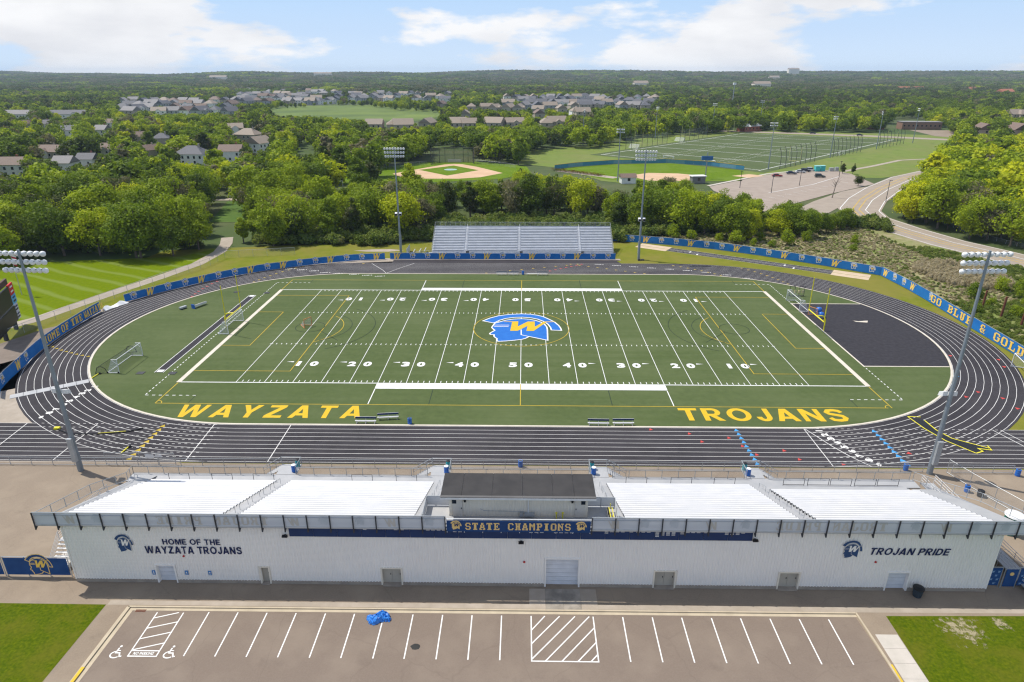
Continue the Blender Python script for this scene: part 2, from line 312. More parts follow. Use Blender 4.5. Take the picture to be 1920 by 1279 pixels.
def sans_glyph(c):
    """bold sans capitals from plain polygons on a unit cap height: (polygons, width)"""
    s, t = .215, .18; rc = lambda a, b, c_, d: [(a, c_), (b, c_), (b, d), (a, d)]
    def arc(cx, cy, ro, ri, a0, a1, n=10):
        P = [(math.cos(R(a0 + (a1 - a0) * i / n)), math.sin(R(a0 + (a1 - a0) * i / n))) for i in range(n + 1)]
        return [[(cx + P[i][0] * ri[0], cy + P[i][1] * ri[1]), (cx + P[i][0] * ro[0], cy + P[i][1] * ro[1]), (cx + P[i + 1][0] * ro[0], cy + P[i + 1][1] * ro[1]), (cx + P[i + 1][0] * ri[0], cy + P[i + 1][1] * ri[1])] for i in range(n)]
    if c == 'H': return [rc(0, s, 0, 1), rc(.57, .57 + s, 0, 1), rc(s, .57, .41, .6)], .785
    if c == 'E': return [rc(0, s, 0, 1), rc(s, .68, 0, t), rc(s, .64, .41, .59), rc(s, .68, 1 - t, 1)], .68
    if c == 'F': return [rc(0, s, 0, 1), rc(s, .61, .39, .57), rc(s, .66, 1 - t, 1)], .66
    if c == 'T': return [rc(0, .74, 1 - t, 1), rc(.37 - s / 2, .37 + s / 2, 0, 1 - t)], .74
    if c == 'I': return [rc(0, s, 0, 1)], s
    if c == 'A':
        w = .88; L = [(0, 0), (.22, 0), (.285, .19), (w / 2, .19), (w / 2, .36), (.345, .36), (w / 2, .72), (w / 2, 1), (w / 2 - .135, 1)]
        return [L, [(w - x, y) for x, y in L][::-1]], w
    if c == 'W': return [[(0, 1), (.21, 1), (.335, .34), (.49, 1), (.73, 1), (.885, .34), (1.01, 1), (1.22, 1), (.995, 0), (.77, 0), (.61, .64), (.45, 0), (.225, 0)]], 1.22
    if c == 'M': return [[(0, 0), (0, 1), (.29, 1), (.475, .36), (.66, 1), (.95, 1), (.95, 0), (.755, 0), (.755, .68), (.57, 0), (.38, 0), (.195, .68), (.195, 0)]], .95
    if c == 'N': return [[(0, 0), (0, 1), (.22, 1), (.6, .38), (.6, 1), (.8, 1), (.8, 0), (.58, 0), (.2, .62), (.2, 0)]], .8
    if c == 'Y': return [[(0, 1), (.25, 1), (.425, .61), (.6, 1), (.85, 1), (.535, .4), (.535, 0), (.315, 0), (.315, .4)]], .85
    if c == 'Z': return [[(0, 0), (0, .17), (.46, .82), (.03, .82), (.03, 1), (.75, 1), (.75, .83), (.28, .18), (.76, .18), (.76, 0)]], .76
    if c == 'O': return arc(.475, .5, (.475, .52), (.475 - s, .52 - t), 0, 360, 22), .95
    if c == 'D': return [rc(0, s, 0, 1), rc(s, .37, 0, t), rc(s, .37, 1 - t, 1)] + arc(.37, .5, (.45, .5), (.45 - s, .5 - t), -90, 90), .82
    if c in 'PR':
        g = [rc(0, s, 0, 1), rc(s, .43, .38, .38 + .165), rc(s, .43, 1 - .165, 1)] + arc(.43, .69, (.31, .31), (.31 - s, .31 - .165), -90, 90)
        if c == 'R': g.append([(.27, .38), (.53, .38), (.8, 0), (.545, 0)])
        return g, (.74 if c == 'P' else .8)
    if c == 'J': return [rc(.40, .40 + s, .33, 1)] + arc(.3075, .33, (.3075, .35), (.3075 - s, .35 - t), 0, -180) , .615
    mb = MB().ribbon([(.70, .72), (.62, .86), (.42, .915), (.22, .88), (.125, .74), (.2, .61), (.42, .525), (.63, .44), (.70, .28), (.61, .13), (.40, .085), (.19, .13), (.10, .29)], .19)
    return [[mb.v[i][:2] for i in f] for f in mb.f], .82
def sans_letters(s, w, h, m, shear=0., space=.13):
    x = 0; L = []
    for c in s:
        if c == ' ': x += .42; continue
        g, gw = sans_glyph(c); L.append((g, x, gw)); x += gw + space
    tot = x - space; k = w / (tot + shear); o = []
    for g, x0, gw in L:
        mb = MB(); cx = x0 + gw / 2
        for P in g: mb.poly([((px_ - gw / 2 + shear * (py_ - .5)) * k, (py_ - .5) * h, 0) for px_, py_ in P])
        o.append((mb.mesh('letter', m), (cx - tot / 2) * k))
    return o
def sans_text(name, s, w, h, m, origin, X, Y, parent, shear=0., space=.13):
    e = put(name, None, parent); X_ = Vector(X).normalized()
    for me, x in sans_letters(s, w, h, m, shear, space): place('letter', me, Vector(origin) + X_ * x, X, Y, e)
    return e
def place(name, me, origin, X, Y, parent=None, **kw):
    X = Vector(X).normalized(); Y = Vector(Y).normalized(); Z = X.cross(Y)
    o = bpy.data.objects.new(name, me); COL.objects.link(o); o.parent = parent
    p = Vector(origin) - (world_off(parent) if parent else Vector((0, 0, 0)))
    o.matrix_local = Matrix(((X.x, Y.x, Z.x, p.x), (X.y, Y.y, Z.y, p.y), (X.z, Y.z, Z.z, p.z), (0, 0, 0, 1)))
    return tag(o, **kw)
def block_letters(s, w, h, m, mirror=False):
    n = len(s); pitch = w / (n - .2); o = []
    for i, c in enumerate(s):
        if c == ' ': continue
        x = -w / 2 + (i + .4) * pitch; o.append((block_mesh(c, pitch * .8, h, m, mirror), -x if mirror else x))
    return o
def emblem_mesh(w, fill, line, wm, lw=.035, yk=1.0):
    """trojan head with crest and a slanted W; local x right, y up, layered a few millimetres proud"""
    k = w / 18.5; sc = lambda P, dy=1.6: [((x) * k, (y + dy) * k * yk) for x, y in P]
    mb = MB(); z = 0.004
    mb.mat(0)
    for P in (CREST, FACE): mb.poly(sc(P), z)
    if line is not None:
        mb.mat(1); mb.ribbon(sc(CREST), lw * w, z * 2, True); mb.ribbon(sc(FACE), lw * w, z * 3, True)
        for P in ELINES: mb.ribbon(sc(P), lw * w * .8, z * 2.5)
    mb.mat(2); mb.poly(sc(WGOLD), z * 4)
    return mb.mesh('emblem', [fill, line or fill, wm])
# ---------------------------------------------------------------- baked survey data: houses, tree grids, emblem outlines
HOUSES=[(-246.5,203.4,5.5,18,9,4,0,0,'g',1),(-279.7,280.5,3.2,16,10,0,1,0,'x',1),(-349.8,406.9,5.5,12,9,3,0,1,'g',1),(-325.6,412.1,5.5,9,9,-5,0,2,'g',1),(-234.1,225.1,3.6,9,9,2,0,2,'g',1),(-255.8,295.4,3.2,12,9,0,0,0,'m',1),(-233.1,242.6,3.4,9,8,0,0,1,'g',1),(-254.1,361.9,3.6,11,9,15,1,1,'h',1),(-179.0,249.0,5.5,16,11,-3,0,1,'h',1),(-163.4,262.3,5.5,12,9,5,0,0,'g',1),(-164.8,307.9,5.5,13,11,70,0,3,'g',1),(-195.3,369.4,5.5,17,11,-15,1,3,'h',1),(-228.2,428.1,5.5,11,10,20,1,3,'x',1),(-280.6,379.1,3.2,9,9,30,1,0,'g',1),(-224.4,289.6,3.2,9,8,60,1,0,'g',1),(-531.6,609.8,6,33,11,-1,0,2,'g',1),(-480.8,609.5,6,44,11,1,0,1,'x',1),(-452.8,509.4,3.2,9,8,70,1,0,'g',1),(-436.1,509.4,3.2,10,9,60,0,2,'g',1),(-385.6,523.2,3.2,14,9,0,0,0,'g',1),(-632.2,983.3,5.8,15.4,12.3,100,0,2,'g',0),(-637.6,1024.1,5.8,15.5,12.1,15,1,2,'g',0),(-587.2,961.0,5.8,15.2,13.1,90,2,1,'g',0),(-580.9,980.4,5.8,15.5,12.4,75,0,2,'g',0),(-571.0,992.8,5.8,17.7,12.9,-10,2,3,'h',0),(-546.6,973.3,5.8,15.4,11.8,-10,0,0,'h',0),(-539.6,991.3,5.8,15.8,11.9,-10,2,2,'g',0),(-510.2,966.4,5.8,16.6,12.7,-10,2,2,'g',0),(-502.6,1022.5,5.8,18.5,12.6,-10,0,0,'h',0),(-483.3,1014.4,5.8,15.6,11.1,90,1,1,'x',0),(-467.8,1020.4,5.8,17.2,12.4,-20,2,2,'h',0),(-551.7,859.7,5.8,16.9,11.6,15,1,1,'g',0),(-534.0,851.5,5.8,15.9,11.7,-20,2,2,'h',0),(-537.3,890.3,5.8,19.3,13.4,0,2,2,'x',0),(-510.1,870.0,5.8,17.0,11.5,75,2,1,'g',0),(-508.1,897.1,5.8,15.8,11.3,100,0,2,'g',0),(-484.0,882.4,5.8,16.7,11.9,15,0,0,'x',0),(-469.7,888.3,5.8,18.7,12.9,-10,1,2,'g',0),(-445.5,875.8,5.8,18.5,13.3,90,0,3,'h',0),(-410.7,865.5,5.8,17.5,12.6,75,1,0,'g',0),(-505.2,760.1,5.8,19.9,13.0,-10,0,1,'h',0),(-481.5,748.8,5.8,19.8,11.9,75,0,1,'x',0),(-475.7,764.5,5.8,19.5,13.1,-10,0,2,'g',0),(-444.5,770.7,5.8,15.9,13.0,100,0,0,'x',0),(-422.3,759.6,5.8,15.9,11.3,-20,2,1,'x',0),(-411.1,767.2,5.8,15.7,11.0,15,1,0,'g',0),(-383.3,778.4,5.8,16.2,12.5,90,2,1,'g',0),(-455.0,685.7,5.8,19.5,12.1,-20,1,2,'g',0),(-417.9,678.4,5.8,15.7,11.4,15,0,3,'x',0),(-406.7,686.1,5.8,16.2,11.7,15,2,2,'g',0),(-390.1,690.3,5.8,18.1,12.3,75,0,0,'x',0),(-373.9,687.3,5.8,19.4,13.3,75,2,1,'x',0),(-364.2,704.1,5.8,16.2,11.2,90,0,1,'h',0),(-332.6,671.0,5.8,16.1,13.4,60,2,1,'g',0),(-915.3,2139.8,5.8,16.7,11.5,100,0,2,'g',0),(-885.5,2102.8,5.8,16.9,12.3,90,0,3,'g',0),(-908.0,2235.0,5.8,18.9,11.7,-20,0,2,'x',0),(-846.9,2125.9,5.8,18.5,11.2,0,1,1,'g',0),(-874.3,2223.1,5.8,16.3,12.5,75,0,2,'g',0),(-822.0,2128.1,5.8,19.6,11.7,-20,0,2,'g',0),(-753.2,2054.6,5.8,18.1,12.3,75,2,1,'g',0),(-730.7,2042.5,5.8,15.2,11.0,75,0,0,'x',0),(-751.0,2147.8,5.8,17.5,13.1,60,2,0,'g',0),(-718.6,2094.1,5.8,18.2,12.0,100,0,0,'g',0),(-732.3,2181.8,5.8,15.8,11.2,60,2,2,'g',0),(-704.6,2177.7,5.8,15.0,11.9,100,2,0,'g',0),(-688.8,2231.6,5.8,16.9,12.2,75,1,2,'g',0),(-661.3,2200.7,5.8,17.9,12.0,90,2,0,'g',0),(-614.8,2081.0,5.8,18.3,12.8,60,2,1,'g',0),(-631.6,2199.0,5.8,19.1,12.8,60,1,2,'g',0),(-571.5,2091.4,5.8,18.5,11.6,0,0,0,'h',0),(-783.8,1872.3,5.8,15.1,12.3,75,0,2,'g',0),(-721.5,1745.3,5.8,19.5,11.2,15,0,2,'g',0),(-723.8,1843.1,5.8,18.2,12.2,60,0,1,'h',0),(-700.9,1864.8,5.8,15.7,11.6,90,1,3,'x',0),(-657.5,1777.9,5.8,18.5,12.7,90,2,1,'x',0),(-633.0,1747.1,5.8,16.0,13.4,-10,0,2,'x',0),(-611.3,1732.9,5.8,20.0,12.0,75,0,2,'g',0),(-598.1,1737.9,5.8,15.7,13.1,90,0,2,'g',0),(-605.2,1814.7,5.8,15.8,13.4,-10,0,2,'g',0),(-604.9,1854.4,5.8,16.7,11.8,100,0,3,'g',0),(-546.3,1812.5,5.8,20.0,12.5,100,0,2,'g',0),(-522.3,1774.0,5.8,18.2,11.4,90,0,2,'h',0),(-494.8,1733.6,5.8,19.4,13.0,60,1,3,'g',0),(-696.0,1597.2,5.8,19.3,12.2,-20,1,1,'x',0),(-655.6,1530.9,5.8,19.9,11.7,75,2,1,'x',0),(-666.3,1603.4,5.8,17.5,13.0,75,0,2,'x',0),(-643.5,1583.7,5.8,15.9,12.4,100,1,2,'h',0),(-590.1,1515.2,5.8,16.9,12.9,75,0,2,'h',0),(-575.1,1568.6,5.8,18.4,12.3,75,0,2,'g',0),(-556.3,1560.2,5.8,16.6,13.0,0,1,3,'x',0),(-524.0,1607.0,5.8,17.0,13.3,-10,0,0,'g',0),(-479.4,1501.5,5.8,15.5,13.1,-10,0,2,'g',0),(-476.3,1542.9,5.8,15.2,12.8,-20,2,2,'x',0),(-446.8,1546.7,5.8,17.9,12.0,75,0,3,'h',0),(-584.4,1335.5,5.8,16.2,12.3,75,0,1,'h',0),(-567.9,1331.3,5.8,18.2,11.2,75,0,2,'g',0),(-555.2,1344.6,5.8,16.8,12.0,0,2,2,'g',0),(-550.9,1378.8,5.8,19.1,11.6,75,2,2,'g',0),(-525.1,1385.7,5.8,17.1,12.7,-20,0,3,'g',0),(-501.5,1368.5,5.8,18.5,11.5,-10,2,3,'g',0),(-458.0,1324.4,5.8,18.7,11.1,60,2,2,'x',0),(-460.1,1379.0,5.8,16.8,13.4,15,1,1,'h',0),(-429.1,1394.9,5.8,18.5,11.5,-10,1,2,'h',0),(-394.0,1379.9,5.8,18.1,12.0,60,0,1,'g',0),(-538.4,1241.1,5.8,18.0,11.9,100,0,2,'h',0),(-489.7,1203.0,5.8,19.0,13.4,15,0,0,'g',0),(-464.3,1178.7,5.8,16.9,11.6,60,0,0,'x',0),(-454.2,1192.7,5.8,19.1,12.9,75,2,2,'x',0),(-453.6,1238.0,5.8,16.0,12.9,75,0,3,'g',0),(-436.4,1231.8,5.8,17.1,11.3,15,2,2,'g',0),(-403.3,1175.2,5.8,19.9,11.4,-20,0,1,'g',0),(-351.7,1220.5,5.8,17.8,11.9,90,1,1,'g',0),(-488.8,1098.1,5.8,19.5,11.5,15,0,2,'g',0),(-461.1,1068.1,5.8,18.3,13.5,15,0,1,'g',0),(-426.5,1106.3,5.8,15.9,13.4,75,0,2,'g',0),(-397.9,1068.6,5.8,19.7,11.3,100,1,3,'h',0),(-379.0,1056.2,5.8,15.2,12.8,75,0,2,'x',0),(-359.6,1100.1,5.8,19.0,12.4,15,0,3,'x',0),(-319.5,1074.0,5.8,17.0,11.7,90,2,1,'g',0),(-451.7,988.8,5.8,17.1,13.2,100,1,1,'x',0),(-427.3,963.0,5.8,17.1,13.1,60,2,1,'g',0),(-424.7,998.7,5.8,19.0,12.0,100,1,0,'h',0),(-393.3,961.4,5.8,15.5,12.2,75,2,0,'g',0),(-363.0,960.9,5.8,16.9,13.3,-20,1,2,'x',0),(-353.3,981.7,5.8,17.8,11.1,-20,0,2,'g',0),(-329.7,965.4,5.8,16.0,13.2,0,2,3,'x',0),(-317.7,973.9,5.8,16.5,12.1,75,0,1,'h',0),(-309.9,1002.6,5.8,18.1,12.2,75,0,2,'x',0),(-480.7,1911.9,5.8,16.8,13.0,0,0,2,'g',0),(-456.8,1959.7,5.8,18.8,13.2,-20,0,3,'g',0),(-424.3,1886.9,5.8,19.8,13.3,-20,1,3,'h',0),(-419.5,1915.2,5.8,18.1,13.3,-10,1,1,'x',0),(-398.0,1883.4,5.8,16.6,11.1,-20,2,2,'h',0),(-361.3,1949.2,5.8,17.7,12.6,100,2,3,'h',0),(-314.2,1832.4,5.8,16.3,13.5,-20,0,1,'g',0),(-302.1,1840.6,5.8,15.2,13.0,90,0,1,'g',0),(-274.7,1858.5,5.8,17.1,11.9,0,1,2,'g',0),(-274.2,1956.1,5.8,17.8,11.8,100,1,2,'h',0),(-245.6,1857.5,5.8,17.4,11.3,75,1,2,'g',0),(-230.3,1850.1,5.8,16.3,13.0,0,0,1,'x',0),(-410.0,1598.9,5.8,15.8,11.0,0,0,2,'g',0),(-389.0,1563.6,5.8,15.1,12.4,75,1,2,'g',0),(-374.3,1578.8,5.8,17.1,12.5,90,0,1,'g',0),(-335.5,1610.9,5.8,17.2,13.3,15,2,2,'g',0),(-309.6,1642.1,5.8,19.5,13.3,90,0,1,'x',0),(-231.9,1544.9,5.8,15.4,12.3,-20,0,2,'g',0),(-195.1,1611.9,5.8,16.2,13.3,-10,2,3,'g',0),(-362.6,1374.2,5.8,16.5,11.5,15,1,2,'g',0),(-342.2,1340.8,5.8,16.7,11.4,0,0,3,'g',0),(-312.7,1357.4,5.8,15.3,12.5,100,1,3,'x',0),(-311.5,1416.9,5.8,15.2,13.1,15,0,2,'g',0),(-283.0,1365.0,5.8,16.5,11.8,90,0,1,'h',0),(-248.2,1340.0,5.8,18.8,12.5,-10,0,3,'x',0),(-246.3,1416.4,5.8,17.3,11.1,75,0,1,'g',0),(-227.5,1397.2,5.8,18.8,11.1,100,2,3,'x',0),(-160.2,1373.8,5.8,17.9,11.4,75,1,2,'g',0),(-323.6,1244.0,5.8,18.9,12.7,15,0,1,'g',0),(-294.8,1182.8,5.8,15.4,13.2,0,0,2,'h',0),(-283.3,1210.9,5.8,16.9,13.2,75,2,2,'g',0),(-275.1,1237.0,5.8,19.2,12.7,100,1,2,'x',0),(-240.8,1222.5,5.8,18.2,12.7,75,0,1,'g',0),(-177.7,1228.5,5.8,19.8,11.6,15,1,3,'g',0),(-154.3,1186.5,5.8,18.7,12.1,75,0,3,'h',0),(-299.4,1105.9,5.8,17.0,13.0,75,0,2,'g',0),(-276.9,1082.4,5.8,18.7,13.3,60,2,2,'g',0),(-246.5,1087.4,5.8,18.1,11.2,60,1,2,'g',0),(-228.9,1078.4,5.8,18.1,12.0,-20,0,3,'x',0),(-183.9,1092.1,5.8,18.6,13.4,75,0,3,'x',0),(-163.6,1073.7,5.8,18.2,13.1,100,2,2,'g',0),(-129.9,1048.3,5.8,18.6,12.5,0,0,1,'x',0),(-31.0,1163.9,5.8,17.1,12.7,100,0,3,'g',0),(-12.1,1124.7,5.8,17.6,11.5,60,1,1,'g',0),(3.3,1133.9,5.8,18.2,12.2,75,2,3,'x',0),(17.1,1153.0,5.8,15.6,13.1,100,2,3,'x',0),(35.0,1142.8,5.8,17.4,13.0,90,1,1,'h',0),(48.7,1146.7,5.8,15.4,13.2,-20,1,2,'g',0),(65.6,1169.0,5.8,19.7,12.3,100,0,1,'g',0),(79.5,1171.2,5.8,18.0,12.4,75,2,2,'h',0),(95.2,1162.4,5.8,17.7,12.5,15,0,3,'g',0),(112.9,1187.3,5.8,19.2,12.7,15,0,1,'h',0),(128.2,1156.3,5.8,17.8,12.2,-20,0,2,'g',0),(139.5,1127.2,5.8,15.0,13.1,-10,0,2,'h',0),(168.4,1119.5,5.8,15.4,12.6,0,2,1,'h',0),(201.0,1133.6,5.8,15.7,11.5,60,0,1,'h',0),(222.1,1164.3,5.8,18.9,12.4,75,1,2,'h',0),(230.7,1127.9,5.8,16.5,13.1,60,1,3,'h',0),(-1.2,1031.5,5.8,16.6,11.7,15,2,2,'x',0),(12.2,1033.1,5.8,15.0,11.5,-10,0,1,'x',0),(29.5,1008.8,5.8,18.0,12.7,75,2,2,'g',0),(45.1,1049.1,5.8,18.9,13.3,0,1,1,'h',0),(60.7,1032.2,5.8,17.1,11.8,60,0,1,'x',0),(76.5,1043.4,5.8,19.1,12.4,60,1,1,'g',0),(90.3,990.4,5.8,18.3,11.4,60,0,1,'g',0),(109.0,1040.7,5.8,15.1,11.0,15,2,1,'g',0),(120.6,1005.9,5.8,16.2,12.8,-20,2,3,'g',0),(137.0,1011.0,5.8,18.5,12.2,90,2,1,'g',0),(154.7,1007.2,5.8,18.1,12.0,90,0,1,'x',0),(166.1,991.7,5.8,18.6,12.2,-20,2,1,'h',0),(203.1,1019.0,5.8,18.9,12.1,90,0,3,'h',0),(-22.8,903.9,5.8,19.0,12.5,0,2,3,'x',0),(8.2,917.1,5.8,18.9,11.6,-10,1,1,'h',0),(24.1,906.4,5.8,19.1,13.2,0,1,1,'g',0),(40.8,895.4,5.8,18.4,13.3,100,0,1,'x',0),(54.6,898.0,5.8,19.7,11.6,0,0,2,'x',0),(73.0,905.7,5.8,15.0,12.0,15,0,3,'g',0),(86.5,890.4,5.8,19.4,12.3,-10,0,1,'g',0),(101.0,894.6,5.8,16.4,12.4,100,1,1,'g',0),(121.8,915.6,5.8,15.5,12.6,15,2,3,'g',0),(138.5,933.4,5.8,15.2,13.5,-10,0,1,'h',0),(166.0,911.3,5.8,18.0,12.5,-20,1,1,'h',0),(185.2,929.4,5.8,15.3,12.4,-10,1,1,'x',0),(1.6,827.6,5.8,16.2,11.2,60,2,2,'g',0),(17.9,810.8,5.8,15.9,13.4,100,2,1,'g',0),(34.5,809.8,5.8,18.8,12.2,15,2,3,'g',0),(65.9,815.5,5.8,18.8,11.3,100,1,3,'x',0),(83.9,833.0,5.8,16.2,11.4,0,1,1,'g',0),(101.4,836.7,5.8,18.1,11.9,-20,1,1,'x',0),(131.3,825.2,5.8,19.1,12.2,100,2,3,'g',0),(145.8,820.4,5.8,19.4,12.1,-20,1,2,'x',0),(160.4,815.3,5.8,16.5,13.0,90,1,1,'h',0),(-198.7,2169.7,5.8,18.9,13.3,-10,1,3,'h',0),(-148.4,2250.2,5.8,17.0,12.0,-20,0,1,'h',0),(-128.3,2205.2,5.8,17.5,12.3,-10,0,1,'h',0),(-110.5,2109.3,5.8,16.1,12.4,-20,0,1,'g',0),(-91.6,2280.5,5.8,18.0,12.2,90,0,3,'g',0),(-15.9,2139.8,5.8,17.0,12.8,0,2,2,'h',0),(2.1,2097.2,5.8,15.5,12.0,-10,0,1,'h',0),(15.3,2088.8,5.8,15.2,12.8,0,1,1,'x',0),(44.2,2238.4,5.8,19.2,13.3,60,2,3,'h',0),(151.1,2237.2,5.8,15.9,11.3,90,2,3,'g',0),(164.2,2242.7,5.8,15.1,12.5,-10,2,3,'x',0),(171.8,2133.4,5.8,15.2,11.3,-10,2,1,'h',0),(178.2,2100.2,5.8,17.7,11.6,75,0,1,'x',0),(209.3,2088.4,5.8,16.9,12.1,0,1,3,'h',0),(-191.5,1866.7,5.8,17.2,13.5,100,1,1,'g',0),(-172.3,1814.1,5.8,16.8,13.2,0,1,3,'g',0),(-158.0,1839.5,5.8,15.1,11.3,60,1,1,'g',0),(-98.9,1873.5,5.8,18.4,11.7,0,2,3,'h',0),(-87.8,1877.6,5.8,15.2,11.3,100,2,3,'g',0),(-63.5,1775.1,5.8,19.5,11.2,-20,1,3,'g',0),(-7.4,1798.6,5.8,16.4,12.1,75,2,2,'g',0),(48.8,1785.1,5.8,15.2,11.8,75,2,1,'x',0),(113.2,1855.5,5.8,16.6,11.7,75,1,3,'g',0),(117.9,1774.9,5.8,17.2,11.2,60,1,2,'g',0),(-70.2,821.9,4,14.6,11.5,90,1,3,'h',0),(-49.0,819.8,4,17.7,11.3,15,1,3,'g',0),(-64.3,649.9,4,16.3,12.0,90,1,3,'x',0),(-36.8,794.3,4,15.4,11.9,60,1,3,'x',0),(-18.9,793.6,4,16.1,13.0,60,1,3,'g',0),(-5.9,792.2,4,17.9,12.5,75,1,3,'x',0),(18.4,753.0,4,14.1,11.6,-10,1,3,'x',0),(47.4,770.2,4,16.7,12.0,100,1,3,'x',0),(16.6,658.3,4,16.1,11.2,100,1,0,'g',0),(59.5,678.8,5.5,15.8,12.6,100,0,3,'h',0),(65.1,662.4,5.5,17.3,12.3,15,1,3,'x',0),(-88.1,522.3,3.2,17.3,11.5,75,1,3,'g',0),(-60.3,520.6,3.2,15.4,13.5,0,1,3,'g',0),(-50.0,518.8,3.2,14.0,11.8,15,1,3,'g',0),(-27.0,524.1,3.2,17.8,13.2,-20,1,3,'g',0),(-8.4,529.4,3.2,17.5,11.1,15,1,3,'x',0),(20.1,523.2,3.2,15.3,11.0,100,1,3,'h',0),(31.0,539.9,3.2,18.1,13.1,15,1,3,'x',0),(-133.9,505.3,3.2,14.9,12.0,0,1,3,'g',0),(-116.3,504.8,3.2,17.7,13.1,100,1,3,'h',0),(-107.5,500.7,3.2,17.5,13.4,15,1,3,'g',0),(-115.1,864.6,5.5,16.8,11.1,75,1,0,'g',0),(205.3,1741.0,5.5,17.9,11.7,100,0,0,'x',0),(236.3,1659.7,5.5,17.8,12.1,100,0,0,'g',0),(449.6,1703.7,5.5,15.7,11.7,0,1,3,'g',0),(609.8,1742.2,5.5,15.1,13.1,-20,1,0,'g',0),(350.1,415.0,5.5,16.9,11.9,75,1,0,'g',0),(374.4,413.5,5.5,14.5,12.8,90,1,0,'g',0),(506.3,613.3,5.5,14.5,12.9,15,1,3,'g',0),(513.9,611.6,5.5,15.2,12.0,15,1,3,'h',0)]
NEAR_N=20
# runs of accepted grid cells: 5 * run length + height step
RUNS_NEAR=[635,11,215,36,195,41,145,6,45,46,5,9,7,6,125,11,45,46,8,5,8,21,5,6,55,6,7,5,8,25,21,50,46,10,36,40,21,7,9,7,30,16,55,46,8,5,8,12,26,35,7,16,7,8,9,7,5,9,15,21,60,46,7,10,12,11,7,16,35,16,13,6,8,25,7,31,50,51,9,5,7,8,27,21,7,6,17,8,11,8,14,30,7,36,50,11,7,41,5,8,6,8,12,6,8,7,6,8,6,7,21,7,13,7,13,9,35,7,31,55,6,7,11,7,36,5,11,7,9,18,6,7,18,7,11,7,9,5,12,14,45,31,55,11,12,6,7,26,7,10,6,5,8,5,6,7,13,9,7,18,6,8,7,9,5,9,8,55,8,31,55,6,7,8,6,8,31,15,7,16,10,13,6,5,9,13,7,13,7,10,7,14,50,8,36,55,6,8,9,7,6,7,8,21,7,6,10,16,15,39,8,7,8,15,9,8,9,60,7,26,60,11,8,9,7,13,26,10,7,6,9,21,5,19,20,14,8,85,9,8,31,55,6,14,6,7,14,8,6,12,8,7,21,8,5,11,15,9,25,8,9,25,9,70,7,26,65,6,5,9,7,8,7,8,7,16,13,26,15,6,5,9,30,9,100,9,36,60,11,10,8,6,5,8,21,8,12,21,12,165,6,7,26,60,11,10,12,19,6,7,6,7,9,8,9,13,11,5,7,6,165,36,60,6,15,7,5,14,6,7,6,28,9,12,6,20,6,165,36,65,6,10,8,9,5,9,5,8,6,7,6,8,5,23,7,6,9,10,11,165,6,7,31,65,11,10,9,15,9,11,7,6,10,8,5,8,7,6,13,6,185,7,31,60,26,8,20,6,14,7,10,6,10,8,7,6,9,8,11,180,36,70,21,25,9,8,9,5,7,5,7,5,19,6,5,9,7,11,185,36,70,21,7,20,9,6,8,9,6,20,8,9,6,10,9,21,185,36,70,26,5,9,10,8,9,7,20,9,10,14,6,5,9,8,21,180,8,7,36,65,26,5,8,6,5,9,5,6,10,8,25,9,6,8,5,8,31,180,41,70,26,10,7,6,10,6,10,7,6,20,8,5,14,5,9,31,25,16,140,8,12,31,70,26,10,16,5,6,8,5,8,16,10,9,5,11,10,36,20,21,145,16,7,21,70,26,10,8,11,10,8,10,8,21,9,5,9,6,9,5,9,36,20,16,155,8,12,6,7,16,75,21,15,6,10,9,6,10,8,26,15,6,9,5,41,20,16,155,7,21,8,11,75,31,15,6,10,6,8,5,14,16,7,9,10,7,15,41,15,21,155,9,6,7,16,7,11,75,26,7,21,10,6,14,10,21,8,15,6,10,7,41,15,21,165,13,11,7,16,40]
